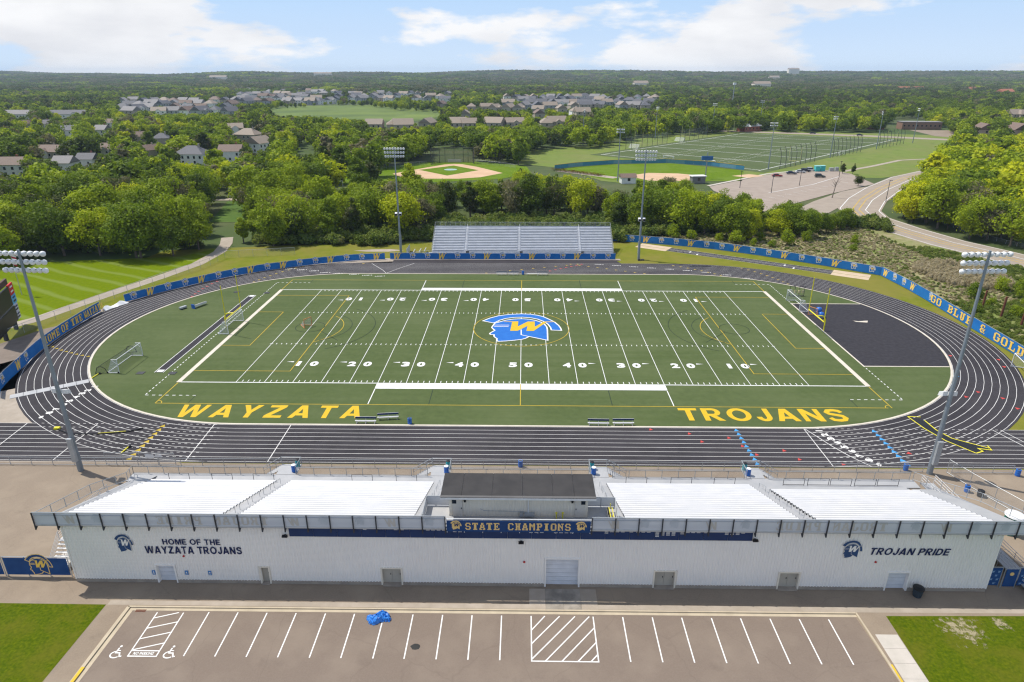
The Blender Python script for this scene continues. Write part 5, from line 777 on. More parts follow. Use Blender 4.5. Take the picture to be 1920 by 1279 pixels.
for m_, x in block_letters('STATE CHAMPIONS', 9.7, .78, M['tangold']): place('letter', m_, (x - .05, -69.905, 7.38), (1, 0, 0), (0, 0, 1), lw_)
for x in (-5.75, 5.75): place('emblem', emblem_mesh(1.2, M['tangold'], None, M['navy']), (x, -69.903, 7.37), (1, 0, 0), (0, 0, 1), sb)
br = MB()
for x in (-6.6, -5.0, -3.3, -1.6, .1, 1.8, 3.4, 5.0, 6.6): br.tube((x, -69.8, 6.6), (x, -69.8, 8.12), .03, n=6)
br.tube((-6.75, -69.8, 8.12), (6.75, -69.8, 8.12), .04, n=6); br.build('frame', M['whiteobj'], sb)
# small wall fittings
for x, z, l in ((-21.9, 5.83, 'dark wall light beside the left end of the navy strip'), (.25, 5.36, 'dark wall light under the middle of the navy strip'), (21.95, 5.87, 'dark wall light beside the right end of the navy strip')):
    o = thing('wall_light', (x, YW - .06, z), l, 'wall light'); MB().box(-.08, .08, -.12, 0, -.08, .08).build('bracket', M['dark'], o, local=True)
    MB().add([(-.25, -.12, .1), (.25, -.12, .1), (.25, -.12, -.1), (-.25, -.12, -.1), (-.25, -.36, .02), (.25, -.36, .02), (.25, -.30, -.12), (-.25, -.30, -.12)], [(0, 1, 2, 3), (4, 7, 6, 5), (0, 4, 5, 1), (3, 2, 6, 7), (0, 3, 7, 4), (1, 5, 6, 2)]).build('lamp_head', M['black'], o, local=True)
for x, z, l in ((-32.03, 3.21, 'small red alarm bell below the words WAYZATA TROJANS'), (.56, 2.94, 'small red alarm bell left of the big middle roller door'), (33.57, 3.37, 'small red alarm bell below the start of TROJAN PRIDE')):
    tag(MB().lathe([(.11, 0), (.11, .05), (.06, .09)], (x, YW - .06, z), 10, (0, -1, 0)).build('alarm_bell', mat('red enamel', (.5, .03, .03))), l, 'bell')
for x, l in ((-35.3, 'blue parking sign just left of the left roller door'), (-32.1, 'blue parking sign just right of the left roller door'), (-29.83, 'blue parking sign farthest right of the left roller door')):
    o = thing('parking_sign', (x, YW - .07, 1.22), l, 'sign'); MB().box(-.15, .15, -.03, 0, -.25, .25).build('plate', mat('blue sign plate', (.03, .2, .5)), o, local=True); MB().box(-.06, .06, -.036, -.03, -.02, .14).box(-.1, .1, -.036, -.03, -.16, -.1).build('print', M['white'], o, local=True)
# ================================================================ PRESS BOX
pb = thing('press_box', (0, -66.4, 7.1), 'cream sided press box with black flat roof on top of the grandstand', 'press box')
body = MB(); x = -6.55; np_ = 48; pp = 13.05 / np_
for i in range(np_):
    xa = x + i * pp
    for (a_, da), (b_, db) in zip([(0, 0), (.7, 0), (.78, .03), (.92, .03), (1, 0)], [(.7, 0), (.78, .03), (.92, .03), (1, 0)]):
        body.add([(xa + a_ * pp, -68 - da, 7.1), (xa + b_ * pp, -68 - db, 7.1), (xa + b_ * pp, -68 - db, 9.3), (xa + a_ * pp, -68 - da, 9.3)], [(0, 1, 2, 3)])
body.add([(-6.55, -67.99, 5.2), (-6.55, -64.8, 5.2), (-6.55, -64.8, 9.3), (-6.55, -67.99, 9.3), (6.5, -67.99, 5.2), (6.5, -64.8, 5.2), (6.5, -64.8, 9.3), (6.5, -67.99, 9.3)], [(0, 1, 2, 3), (7, 6, 5, 4), (1, 5, 6, 2)])
body.build('wall', M['cream'], pb)
MB().box(-6.2, 6.2, -64.8, -64.76, 7.6, 8.9).build('window', M['glassdark'], pb)
fas = MB().box(-7.3, 7.2, -68.5, -68.42, 9.28, 9.5).box(-7.3, 7.2, -64.5, -64.42, 9.28, 9.5).box(-7.3, -7.22, -68.418, -64.502, 9.28, 9.5).box(7.12, 7.2, -68.418, -64.502, 9.28, 9.5).box(-7.218, 7.118, -68.418, -64.502, 9.3, 9.36); fas.build('fascia', M['whiteobj'], pb)
xs = [-7.3, -5.35, -2.5, .35, 3.2, 5.2, 7.2]
for a, b in zip(xs, xs[1:]): MB().box(a + .012, b - .012, -68.49, -64.43, 9.502, 9.53).build('roof_panel', M['roofblack'], pb)
MB().box(-7.3, 7.2, -68.5, -68.2, 9.532, 9.56).build('roof_edge', mat('grey roof edging', (.12, .115, .11)), pb)
for xd, s in ((-5.75, 1), (5.75, -1)):
    dd_ = MB().box(xd - .47, xd + .47, -68.07, -68.035, 7.12, 9.1).build('door', mat('pale press box door', (.66, .61, .53)), pb)
    MB().box(xd - .3 * s - .2, xd - .3 * s + .2, -68.085, -68.072, 8.55, 8.95).build('window', M['glassdark'], dd_); MB().box(xd + s * .36 - .04, xd + s * .36 + .04, -68.13, -68.072, 7.98, 8.1).build('handle', M['dark'], dd_)
    MB().box(xd + s * .72 - .1, xd + s * .72 + .1, -68.2, -68.035, 8.78, 9.0).build('lamp', M['black'], pb)
MB().tube((.9, -68.08, 9.3), (.9, -68.08, 7.6), .06, n=8).build('downpipe', M['whiteobj'], pb)
MB().path([(-3.6, -68.08, 8.0), (-3.25, -68.08, 7.78), (.5, -68.08, 7.72)], .02).build('conduit', M['steel'], pb)
MB().box(.1, .45, -68.3, -68.035, 7.3, 7.65).box(.55, 1.5, -68.4, -68.035, 7.4, 7.65).build('meter_box', M['steel'], pb)
MB().box(-9.0, -6.6, -69.6, -66.4, 7.0, 7.1).box(6.55, 9.3, -69.6, -66.4, 7.0, 7.1).box(-6.598, 6.548, -69.6, -68.01, 7.0, 7.1).build('deck', M['alu2'], gs)
railing([(-8.9, -69.3, 7.1), (-8.9, -66.4, 7.1), (-6.7, -66.4, 7.1)], 1.1, gs, 'deck_railing', 1.5, 'railmesh'); railing([(9.25, -69.3, 7.1), (9.25, -66.4, 7.1), (6.6, -66.4, 7.1)], 1.1, gs, 'deck_railing', 1.5, 'railmesh')
ct = thing('hand_cart', (8.75, -68.0, 7.1), 'yellow framed hand cart with black wheels parked on the deck right of the press box', 'cart')
MB().bar((-.15, -.9, .5), (-.15, .9, .5), .06).bar((.15, -.9, .5), (.15, .9, .5), .06).bar((0, -.9, .3), (0, -.9, .9), .06).bar((0, .9, .3), (0, .9, .9), .06).build('frame', M['ypost'], ct, local=True)
for y in (-.8, -.35, .35, .8): MB().lathe([(.12, -.08), (.24, -.06), (.24, .06), (.12, .08)], (-.22, y, .25), 12, (1, 0, .2)).build('wheel', M['tyre'], ct, local=True)
for x, y in ((3.55, -68.25), (4.15, -68.25)):
    tag(MB().tube((x, y, 7.1), (x, y, 7.75), .05, n=8).lathe([(.11, .6), (.11, .66)], (x, y, 7.1), 8).build('yellow_bollard', M['ypost']), 'yellow pipe bollard against the press box wall, ' + ('left' if x < 4 else 'right') + ' of the two', 'bollard')
# left end: stair down to the ground and slab, right end: ramp
st = thing('aluminium_stair', (-44.6, -60, 0), 'white aluminium stair with railings on the left end of the grandstand', 'stair')
tr_ = MB()
for j in range(16): tr_.box(-.6 - j * .28, -.6 - j * .28 + .29, -1.2, .3, 3.4 - j * .21, 3.45 - j * .21)
tr_.box(-.55, .9, -1.2, .3, 3.55, 3.62); tr_.build('tread', M['alu'], st, local=True)
rm = MB()
for yy in (-1.2, .3):
    rm = MB()
    for zz in (1.0, .75, .5, .25): rm.tube((-.3, yy, 3.6 + zz), (-5.0, yy, .1 + zz), .025, n=6)
    for t in np.linspace(0, 1, 6): rm.tube((-.3 - 4.7 * t, yy, 3.55 - 3.5 * t), (-.3 - 4.7 * t, yy, 4.6 - 3.5 * t), .03, n=6)
    rm.build('handrail', M['alu'], st, local=True)
st2 = thing('aluminium_stair', (-44.6, -66.2, 0), 'short white aluminium exit stair beside the lower left corner of the white wall', 'stair')
tr_ = MB(); rm = MB()
for j in range(8): tr_.box(-1.9, -.3, .0 - j * .28, .29 - j * .28, 2.2 - j * .27, 2.25 - j * .27)
tr_.box(-1.9, -.3, .3, 1.6, 2.2, 2.26).build('tread', M['alu'], st2, local=True)
for xx in (-1.9, -.3):
    rm = MB()
    for zz in (1.0, .75, .5, .25): rm.tube((xx, 1.6, 2.25 + zz), (xx, .2, 2.25 + zz), .025, n=6).tube((xx, .2, 2.25 + zz), (xx, -2.0, .2 + zz), .025, n=6)
    for yy, z0 in ((1.6, 0), (.2, 0), (-2, 0)): rm.tube((xx, yy, z0), (xx, yy, 3.25 if yy > 0 else 1.2), .03, n=6)
    rm.build('handrail', M['alu'], st2, local=True)
MB().prism([(-47.6, -67.4), (-44.6, -67.4), (-44.6, -62.8), (-46.4, -62.8)], .0, .04).build('concrete_slab', M['pale_concrete'], kind='structure')
rp = thing('access_ramp', (48.2, -60, 0), 'long access ramp with triple pipe rails along the right end of the grandstand', 'ramp')
MB().add([(-1.3, 6.5, 1.5), (.2, 6.5, 1.5), (1.9, -12, .25), (.4, -12, .25), (-1.3, 6.5, 1.4), (.2, 6.5, 1.4), (1.9, -12, .15), (.4, -12, .15)], [(3, 2, 1, 0), (4, 5, 6, 7), (0, 1, 5, 4), (1, 2, 6, 5), (2, 3, 7, 6), (3, 0, 4, 7)]).build('deck', M['alu2'], rp, local=True)
rm = MB()
for xo in (-1.3, .2):
    rm = MB()
    for zz in (1.1, .8, .45): rm.tube((xo, 6.5, 1.5 + zz), (xo + 1.7, -12, .25 + zz), .028, n=6)
    for t in np.linspace(0, 1, 10): rm.tube((xo + 1.7 * t, 6.5 - 18.5 * t, 0), (xo + 1.7 * t, 6.5 - 18.5 * t, 2.6 - 1.25 * t), .03, n=6)
    rm.build('handrail', M['alu'], rp, local=True)

# ================================================================ FENCES AND BANNERS
def resample(pts, step):
    P = [Vector((p[0], p[1], 0)) for p in pts]; L = [0]
    for a, b in zip(P, P[1:]): L.append(L[-1] + (b - a).length)
    n = max(1, round(L[-1] / step)); o = []
    for i in range(n + 1):
        t = L[-1] * i / n; k_ = 0
        while k_ < len(P) - 2 and L[k_ + 1] < t: k_ += 1
        o.append(P[k_].lerp(P[k_ + 1], (t - L[k_]) / max(1e-6, L[k_ + 1] - L[k_])))
    return o
emb = emblem_mesh(1.75, M['banner'], M['white'], M['gold'], .055, 1.1); wgold = w_mesh(2.5, M['gold'])
def banner_fence(name, label, pts, h, pattern, side=1, step=3.9, z0=.12):
    """posts, one fabric panel per bay and the print on each panel; side picks the face toward the field"""
    P = resample(pts, step); base = P[0]; o = thing(name, base, label, 'banner fence'); pm_ = MB().tube((0, 0, 0), (0, 0, h + .12), .04, n=6).mesh('post', M['steel'])
    for p in P: put('post', pm_, o, p - base)
    rl = MB()
    for a, b in zip(P, P[1:]): rl.tube((a.x, a.y, h + .06), (b.x, b.y, h + .06), .035, n=6)
    rl.build('rail', M['steel'], o); o['line'] = [c_ for p in P for c_ in (p.x, p.y)]
    i = 0
    for a, b in zip(P, P[1:]):
        d = (b - a).normalized(); nn = Vector((d.y, -d.x, 0)) * side
        q = [a + nn * .05, b + nn * .05, b + nn * .07, a + nn * .07]
        if side < 0: q = q[::-1]
        m_ = MB(); sag = .03
        m_.add([(p.x, p.y, z0) for p in q] + [(p.x, p.y, h) for p in q], [(0, 3, 2, 1), (4, 5, 6, 7), (0, 1, 5, 4), (1, 2, 6, 5), (2, 3, 7, 6), (3, 0, 4, 7)])
        pn = m_.build('banner_panel', M['banner'], o)
        c = (a + b) / 2 + nn * .085; X = d if side > 0 else -d
        ch = pattern[i % len(pattern)]; i += 1
        if ch != '.': place('printed_emblem', emb if ch == 'h' else wgold, (c.x, c.y, z0 + (h - z0) * .52), X, (0, 0, 1), pn)
    return o
arcA = [(-85.8, 15), (-81.7, 21.8), (-77.1, 27.8), (-72, 33.6), (-66.1, 38.8), (-59.4, 42.9), (-52.3, 46.6), (-44.8, 49.6), (-36.4, 51.2)]
banner_fence('banner_fence', 'long curved blue banner fence from the fallen sheet to the visitor bleachers', arcA, 1.75, 'hWhhWhhW')
fB = banner_fence('banner_fence', 'straight blue banner fence in front of the visitor bleachers', [(-35, 51.3), (24.7, 51.6)], 1.75, 'WhhWhhWhhWhhWhhW')
arcC = [(25.9, 73.0), (34.3, 70.5), (43, 67.6), (54, 62.9), (63.8, 56.7), (72.6, 50.1), (78.8, 45.2), (87.5, 37.6)]
banner_fence('banner_fence', 'long blue banner fence behind the sand pits on the far right', arcC, 2.1, 'hhWhhWhhWhhWhhWhh', step=4.3)
fC2 = banner_fence('banner_fence', 'blue banner fence with GO BLUE & GOLD along the right curve', [(87.55, 37.5), (88.15, 27), (88.0, 17), (87.4, 6), (86.9, -6), (86.3, -18)], 2.2, 'WhhW.h..........', step=3.6)
def on_fence(o, s, start, length, h, z, side=1, d=.13):
    """slab letters laid along the fence line, starting a given distance along it"""
    P = [Vector((o['line'][2 * i], o['line'][2 * i + 1], 0)) for i in range(len(o['line']) // 2)]; w = put('lettering', None, o)
    for m_, x in block_letters(s, length, h, M['gold']):
        t = start + length / 2 + x; k = 0
        while k < len(P) - 2 and t > (P[k + 1] - P[k]).length: t -= (P[k + 1] - P[k]).length; k += 1
        dr_ = (P[k + 1] - P[k]).normalized(); nn = Vector((dr_.y, -dr_.x, 0)) * side; c = P[k] + dr_ * t + nn * d
        place('letter', m_, (c.x, c.y, z), dr_ * side, (0, 0, 1), w)
on_fence(fC2, 'GO BLUE & GOLD', 20.6, 30.5, 1.55, 1.2)
arcD = [(-79.6, -30.5), (-81.9, -27.2), (-82.7, -24), (-83.9, -19.4), (-85.2, -15), (-86.2, -10.5), (-87.0, -4.2), (-87.4, 1.2), (-87.6, 5.5), (-87.6, 9)]
fD = banner_fence('banner_fence', 'blue banner fence with HOME OF THE WAYZATA along the left curve', arcD, 2.1, '.h.Wh..........', side=1, step=3.2)
for s_, t0, L_ in (('HOME', 21.2, 5.4), ('OF', 27.4, 2.5), ('THE', 30.8, 3.7), ('WAYZATA', 35.3, 6.4)): on_fence(fD, s_, t0, L_, 1.4, 1.15)
fb = MB(); g_ = random.Random(9)
P = resample([(-87.4, 9.6), (-87.2, 11), (-86.3, 13), (-85.6, 15)], .7)
for i, p in enumerate(P):
    fb.v += [(p.x - .6 + g_.uniform(-.2, .2), p.y + .3, .08 + g_.uniform(0, .12)), (p.x, p.y, .5 + .35 * math.sin(i * 1.3) ), (p.x + .8 + g_.uniform(-.2, .2), p.y - .4, .08)]
for i in range(len(P) - 1):
    for j in (0, 1): fb.f.append((3 * i + j, 3 * i + j + 1, 3 * i + j + 4, 3 * i + j + 3)); fb.m.append(0)
tag(fb.build('fallen_banner', M['whiteobj']), 'white backed banner sheet slumped on the ground between two banner fences', 'banner')
def chain_fence(label, pts, h, step=3.0, mid=False, cat='fence'):
    P = resample(pts, step); o = thing('chain_link_fence', P[0], label, cat); rl = MB(); fbm = MB()
    me = MB().tube((0, 0, 0), (0, 0, h), .035, n=6).mesh('post', M['steel'])
    for p in P: put('post', me, o, p - P[0])
    for a, b in zip(P, P[1:]):
        for z in ((h,) if not mid else (h, .12)): rl.tube((a.x, a.y, z), (b.x, b.y, z), .03, n=6)
        fbm.add([(a.x, a.y, .03), (b.x, b.y, .03), (b.x, b.y, h), (a.x, a.y, h)], [(0, 1, 2, 3)])
    rl.build('rail', M['steel'], o); fbm.build('wire_mesh', M['chain'], o); return o
chain_fence('low chain link fence along the home straight in front of the grandstand', [(-100, -48.9), (50, -48.9)], 1.15, 2.75, True)
chain_fence('low chain link fence right of the near right light pole', [(53.5, -49.0), (61, -49.0)], 1.15, 2.5, True); chain_fence('tall chain link fence beside the path along the lawn', [(-97, -14), (-95, -4), (-93, 6), (-90.4, 15), (-87.8, 23.4), (-84.5, 34), (-80.5, 43), (-79.5, 52), (-62, 56)], 2.0, 3.6)
chain_fence('slanting chain link fence from the right light pole to the right frame edge', [(52.9, -49.0), (54.2, -53.0), (56.4, -58.5), (60, -66)], 1.9, 3.0, True)
gt = chain_fence('chain link gate section near the left light pole', [(-52.4, -48.7), (-43.5, -48.7)], 1.75, 2.2, True, 'gate')
MB().box(5.2, 6.3, -.05, -.03, .95, 1.6).box(6.5, 7.3, -.05, -.03, 1.2, 1.6).build('notice_board', M['whiteobj'], gt, local=True)
def tall_gate(x0, x1, y, label, mode):
    o = thing('banner_gate', (x0, y, 0), label, 'gate'); w_ = x1 - x0
    pm_ = MB()
    for x in np.linspace(0, w_, max(2, round(w_ / 2.5) + 1)): pm_.tube((x, 0, 0), (x, 0, 2.4), .045, n=6)
    pm_.tube((0, 0, 2.35), (w_, 0, 2.35), .035, n=6).build('frame', M['steel'], o, local=True)
    bp_ = MB().box(.08, w_ - .08, -.08, -.05, .25, 2.28).build('banner_panel', mat('dark royal banner', (.008, .055, .19), (.012, .07, .22)), o, local=True)
    if mode == 'helmet': place('printed_emblem', emblem_mesh(2.95, mat('dark royal banner', (0, 0, 0)), M['tangold'], M['gold'], .03), (x0 + w_ * .55, y - .09, 1.18), (1, 0, 0), (0, 0, 1), bp_)
    elif mode == 'logos':
        for i in range(int(w_ / .55)):
            for j in range(4): place('printed_emblem', WSM, (x0 + .4 + i * .55 + .2 * (j % 2), y - .085, .5 + j * .46), (1, 0, 0), (0, 0, 1), bp_)
    return o
WSM = w_mesh(.34, mat('pale blue print', (.25, .42, .6)))
tall_gate(-50.4, -44.0, -68.75, 'navy banner gate with a big gold trojan head left of the white wall', 'helmet'); g2 = tall_gate(-52.6, -50.6, -68.75, 'narrow navy gate leaf at the left frame edge', '')
MB().box(.5, 1.2, -.1, -.085, 1.3, 1.9).build('sign_plate', M['steel'], g2, local=True)
tall_gate(44.75, 46.2, -68.75, 'navy logo patterned fence panel touching the right end of the white wall', 'logos'); g3 = tall_gate(46.35, 47.65, -68.9, 'navy pedestrian gate with a small round badge on the right', '')
MB().lathe([(.2, 0), (.2, .02)], (.65, -.09, 1.75), 12, (0, -1, 0)).build('badge', M['tangold'], g3, local=True); tall_gate(47.8, 53, -68.75, 'navy logo patterned fence panel at the right frame edge', 'logos')

# ================================================================ LIGHT POLES
def lamp_mesh():
    m_ = MB(); ax = Vector((0, -.80, -.6))
    m_.lathe([(.04, .0), (.18, .06), (.29, .22), (.31, .40)], (0, .25, .18), 12, ax); m_.mat(1).lathe([(.24, .37), (.05, .39)], (0, .25, .18), 12, ax, False)
    m_.mat(0); c = Vector((0, .25, .18)) + ax.normalized() * .38
    for t in range(-2, 2):
        a0, a1 = R(t * 45), R(t * 45 + 45); u = Vector((1, 0, 0)); w_ = ax.normalized().cross(u) * -1
        p0 = c + (u * math.sin(a0) + w_ * math.cos(a0)) * .27; p1 = c + (u * math.sin(a1) + w_ * math.cos(a1)) * .27; d = ax.normalized() * .14
        m_.add([p0, p1, p1 + d, p0 + d], [(0, 1, 2, 3)])
    return m_.mesh('floodlight', [M['whiteobj'], M['glass']], smooth=False)
LAMP = lamp_mesh(); GP = 'stadium floodlight poles'
def light_pole(x, y, face, label, H=28.2, n=8):
    o = thing('floodlight_pole', (x, y, 0), label, 'light pole', rz=0); rz = math.atan2(face[1] - y, face[0] - x) + math.pi / 2
    o.rotation_euler.z = rz
    MB().tube((0, 0, 0), (0, 0, 2.4), .34, .33, 12).tube((0, 0, 2.4), (0, 0, H), .29, .13, 12).build('pole', M['pole'], o, local=True, smooth=False)
    MB().box(-.3, .3, .3, .62, 1.6, 4.8).build('control_box', M['steel'], o, local=True)
    for r_ in range(3):
        z = H - .35 - r_ * .95; w_ = 2.7 - .1 * r_
        ca = MB().bar((-w_, -.2, z), (w_, -.2, z), .12).build('crossarm', M['steel'], o, local=True)
        for i in range(n): put('floodlight', LAMP, ca, (-w_ + .2 + i * (2 * w_ - .4) / (n - 1), -.25, z - .12))
    for i, (xx, zz) in enumerate(((-.55, 10.85), (.6, 10.9))):
        MB().add([(xx - .32, -.9, zz - .5), (xx + .32, -.9, zz - .5), (xx + .32, -.75, zz + .1), (xx - .32, -.75, zz + .1), (xx - .3, -.1, zz - .2), (xx + .3, -.1, zz - .2), (xx + .3, -.1, zz + .35), (xx - .3, -.1, zz + .35)], [(4, 5, 6, 7), (0, 4, 7, 3), (1, 2, 6, 5), (3, 7, 6, 2), (0, 1, 5, 4)]).mat(1).add([(xx - .28, -.87, zz - .47), (xx + .28, -.87, zz - .47), (xx + .28, -.74, zz + .06), (xx - .28, -.74, zz + .06)], [(0, 1, 2, 3)]).build('loudspeaker', [M['whiteobj'], M['black']], o, local=True)
    return o
light_pole(-54.85, -50.05, (-50, 60), 'tall floodlight pole standing left in front, beside the left end of the grandstand')
light_pole(50.67, -49.2, (46, 60), 'tall floodlight pole standing right in front, beside the right end of the grandstand')
light_pole(-33.4, 58.4, (-32, -40), 'far floodlight pole just left of the visitor bleachers', n=8); light_pole(30.9, 51.9, (30, -40), 'far floodlight pole just right of the visitor bleachers', n=8)
tag(MB().box(30.6, 31.2, 50.6, 51.2, 0, .5).box(31.4, 32.2, 50.8, 51.3, 0, .35).build('equipment_pile', M['dark']), 'small dark pile of equipment at the foot of the right far floodlight pole', 'equipment')

# ================================================================ VISITOR BLEACHERS
vb = thing('visitor_bleachers', (0, 54.5, 0), 'grey aluminium visitor bleachers at the far side of the track', 'bleachers')
VX0, VX1, VR = -24.4, 24.6, 16
vy = lambda i: 55.6 + i * .58
vz = lambda i: 1.15 + i * .315
dk = MB()
for i in range(VR + 1):
    dk.add([(VX0, vy(i) - .35, vz(i) - .4), (VX1, vy(i) - .35, vz(i) - .4), (VX1, vy(i) + .23, vz(i) - .4), (VX0, vy(i) + .23, vz(i) - .4)], [(0, 1, 2, 3)]).add([(VX0, vy(i) + .23, vz(i) - .4), (VX1, vy(i) + .23, vz(i) - .4), (VX1, vy(i) + .23, vz(i) - .085), (VX0, vy(i) + .23, vz(i) - .085)], [(0, 1, 2, 3)])
dk.build('decking', M['alu4'], vb)
for a, b in ((VX0 + .1, -15.8), (-14.8, -1.3), (-.3, 15.2), (16.2, VX1 - .1)):
    me = MB().box(0, b - a, -.16, .16, -.05, 0).mesh('bench', M['alu3'])
    for i in range(1, VR): put('bench', me, vb, (a, vy(i) - 54.5, vz(i)))
for xc in (-15.3, -.8, 15.7):
    s_ = MB()
    for i in range(VR * 2): s_.box(xc - .45, xc + .45, vy(i / 2) - .3, vy(i / 2), vz(i / 2) - .36, vz(i / 2) - .33)
    tag(s_.build('aisle_steps', M['alu3'], vb), kind='stuff'); ar = MB()
    ar.tube((xc, vy(0), vz(0) + .5), (xc, vy(VR), vz(VR) + .5), .03, n=6); ar.build('aisle_rail', M['whiteobj'], vb)
    tag(MB().box(xc + .2, xc + 1.0, 54.3, 54.9, .6, 1.5).build('dark_bin', M['black']), {-15.3: 'small black bin at the left aisle foot of the visitor bleachers', -.8: 'small black bin at the middle aisle foot of the visitor bleachers', 15.7: 'small black bin at the right aisle foot of the visitor bleachers'}[xc], 'bin')
railing([(VX0, 64.9, vz(VR) - .5), (VX1, 64.9, vz(VR) - .5)], 1.5, vb, 'back_railing', 1.4, 'chain', 'steel')
railing([(VX0, 55.0, .9), (VX0, 64.9, vz(VR) - .4)], 1.3, vb, 'side_railing', 1.6); railing([(VX1, 55.0, .9), (VX1, 64.9, vz(VR) - .4)], 1.3, vb, 'side_railing', 1.6)
MB().box(VX0, VX1, 53.6, 55.3, .62, .72).build('walkway', M['alu4'], vb); railing([(VX0, 53.7, .72), (VX1, 53.7, .72)], 1.0, vb, 'front_railing', 2.0)
gf = MB().tube((0, 0, 0), (0, 0, 1.1), .03, n=6).tube((1.8, 0, 0), (1.8, 0, 1.1), .03, n=6).tube((0, 0, 1.1), (1.8, 0, 1.1), .03, n=6).mesh('guard_frame', M['steel'])
for x in (-20.5, -12.5, -8.7, -5.2, 2.2, 6.0, 9.8, 13, 19): put('guard_frame', gf, vb, (x, .75, .8))
su = MB()
for x in np.linspace(VX0, VX1, 14): su.tube((x, 64.8, 0), (x, 64.8, vz(VR) - .5), .06, n=6).bar((x, 64.7, vz(VR) - .6), (x, 55.3, .5), .1)
tag(su.build('understructure', M['steel'], vb), kind='stuff')
rp2 = thing('bleacher_ramp', (-29, 56, 0), 'small grey access ramp at the left end of the visitor bleachers', 'ramp')
MB().add([(-1, -1.5, .1), (4.6, -1.5, .75), (4.6, .4, .75), (-1, .4, .1)], [(0, 1, 2, 3)]).box(-.9, -.75, .8, 4.8, .3, .5).box(.8, .95, .8, 4.8, .5, .7).box(2.2, 2.35, .8, 4.8, .7, .9).build('deck', M['alu4'], rp2, local=True)
railing([(-30, 54.6, .1), (-24.6, 54.6, .75)], 1.0, rp2, 'handrail', 1.4); railing([(-31.2, 55, 0), (-31.2, 60.5, 0)], 1.9, rp2, 'screen_fence', 2.5, 'railmesh')
# ================================================================ THINGS ON AND AROUND THE FIELD
def soccer_goal(x, y, rz, label, wheels=False):
    o = thing('soccer_goal', (x, y, 0), label, 'goal', 'portable soccer goals', rz); w_, h, d0, d1 = 7.32, 2.44, .9, 2.0
    fr = MB(); r_ = .06
    fr.path([(0, -w_ / 2, .06), (0, -w_ / 2, h), (0, w_ / 2, h), (0, w_ / 2, .06)], r_, 8)
    for s in (-1, 1): fr.path([(0, s * w_ / 2, h), (d0, s * w_ / 2, h)], .04).path([(0, s * w_ / 2, .06), (d1, s * w_ / 2, .06)], .06).path([(d0, s * w_ / 2, h), (.15, s * w_ / 2, h - .75)], .035)
    fr.path([(d1, -w_ / 2, .06), (d1, w_ / 2, .06)], .06); fr.build('frame', M['whiteobj'], o, local=True)
    nt_ = MB()
    nt_.add([(d0, -w_ / 2, h), (d0, w_ / 2, h), (d1, w_ / 2, .1), (d1, -w_ / 2, .1)], [(0, 1, 2, 3)])
    for s in (-1, 1): nt_.add([(0, s * w_ / 2, h), (d0, s * w_ / 2, h), (d1, s * w_ / 2, .1), (0, s * w_ / 2, .1)], [(0, 1, 2, 3)])
    nt_.build('net', M['net'], o, local=True)
    if wheels:
        for xx in (.1, d1 - .1):
            for s in (-1, 1): MB().lathe([(.14, -.05), (.14, .05)], (xx, s * (w_ / 2 + .1), .14), 10, (0, 1, 0)).build('wheel', M['black'], o, local=True)
    return o
soccer_goal(-66.4, -17.6, math.pi, 'white soccer goal on wheels beside the left end of the black runway', True)
soccer_goal(-55.6, .2, math.pi, 'white soccer goal on the left end line below the goalpost')
soccer_goal(57.6, 14.6, 0, 'white soccer goal beside the top corner of the black jump area')
soccer_goal(81.6, -20.0, -.28, 'white soccer goal on the right curve at the frame edge')
def goalpost(x, s, label):
    o = thing('goalpost', (x, 0, 0), label, 'goalpost', 'football goalposts'); g_ = 1.9
    pts = [(g_ * s, 0, 0), (g_ * s, 0, 1.6)] + [(g_ * s - s * .95 + s * .95 * math.cos(R(t)), 0, 1.9 + 1.12 * math.sin(R(t))) for t in range(0, 91, 15)] + [(0, 0, 3.05)]
    MB().path(pts, .12, 8).build('gooseneck', M['ypost'], o, local=True)
    MB().tube((0, -3.56, 3.05), (0, 3.56, 3.05), .11, n=8).build('crossbar', M['ypost'], o, local=True)
    for k_ in (-1, 1): MB().tube((0, k_ * 3.5, 3.05), (0, k_ * 3.5, 9.6), .085, n=8).build('upright', M['ypost'], o, local=True)
goalpost(-55.6, -1, 'yellow football goalpost at the left end zone'); goalpost(56.2, 1, 'yellow football goalpost at the right end zone beside the black jump area')
def lax(x, y, rz, label):
    o = thing('lacrosse_goal', (x, y, 0), label, 'goal', None, rz); MB().path([(0, -.92, 0), (0, -.92, 1.83), (0, .92, 1.83), (0, .92, 0)], .07).path([(0, -.92, .06), (2.1, 0, .06), (0, .92, .06)], .06).path([(0, 0, 1.83), (2.1, 0, .04)], .02).build('frame', M['orange'], o, local=True)
    MB().add([(0, -.92, 0), (0, -.92, 1.83), (2.1, 0, .04), (0, .92, 1.83), (0, .92, 0)], [(0, 1, 2), (1, 3, 2), (3, 4, 2)]).build('net', M['net'], o, local=True)
lax(-41.6, .6, 2.6, 'small orange framed lacrosse goal on the left half of the turf'); lax(59.2, 8.2, .6, 'small white netted lacrosse goal on the black jump area beside the goalpost')
for x, y, l in ((61.4, 10.4, 'round blue training dummy behind the right goalpost, farther of the two'), (60.6, 7.4, 'round blue training dummy behind the right goalpost, nearer of the two')):
    o = thing('training_dummy', (x, y, 0), l, 'training dummy'); MB().lathe([(.1, 0), (.5, .15), (.62, .6), (.5, 1.05), (.1, 1.2)], (0, 0, 0), 12).build('body', M['blueplastic'], o, local=True, smooth=True); MB().lathe([(.52, .15), (.56, .22)], (0, 0, 0), 12).build('band', M['whiteobj'], o, local=True)
o = thing('blocking_sled', (60.9, 21.2, 0), 'black blocking sled with pale pads near the top right corner of the turf', 'sled')
fr = MB()
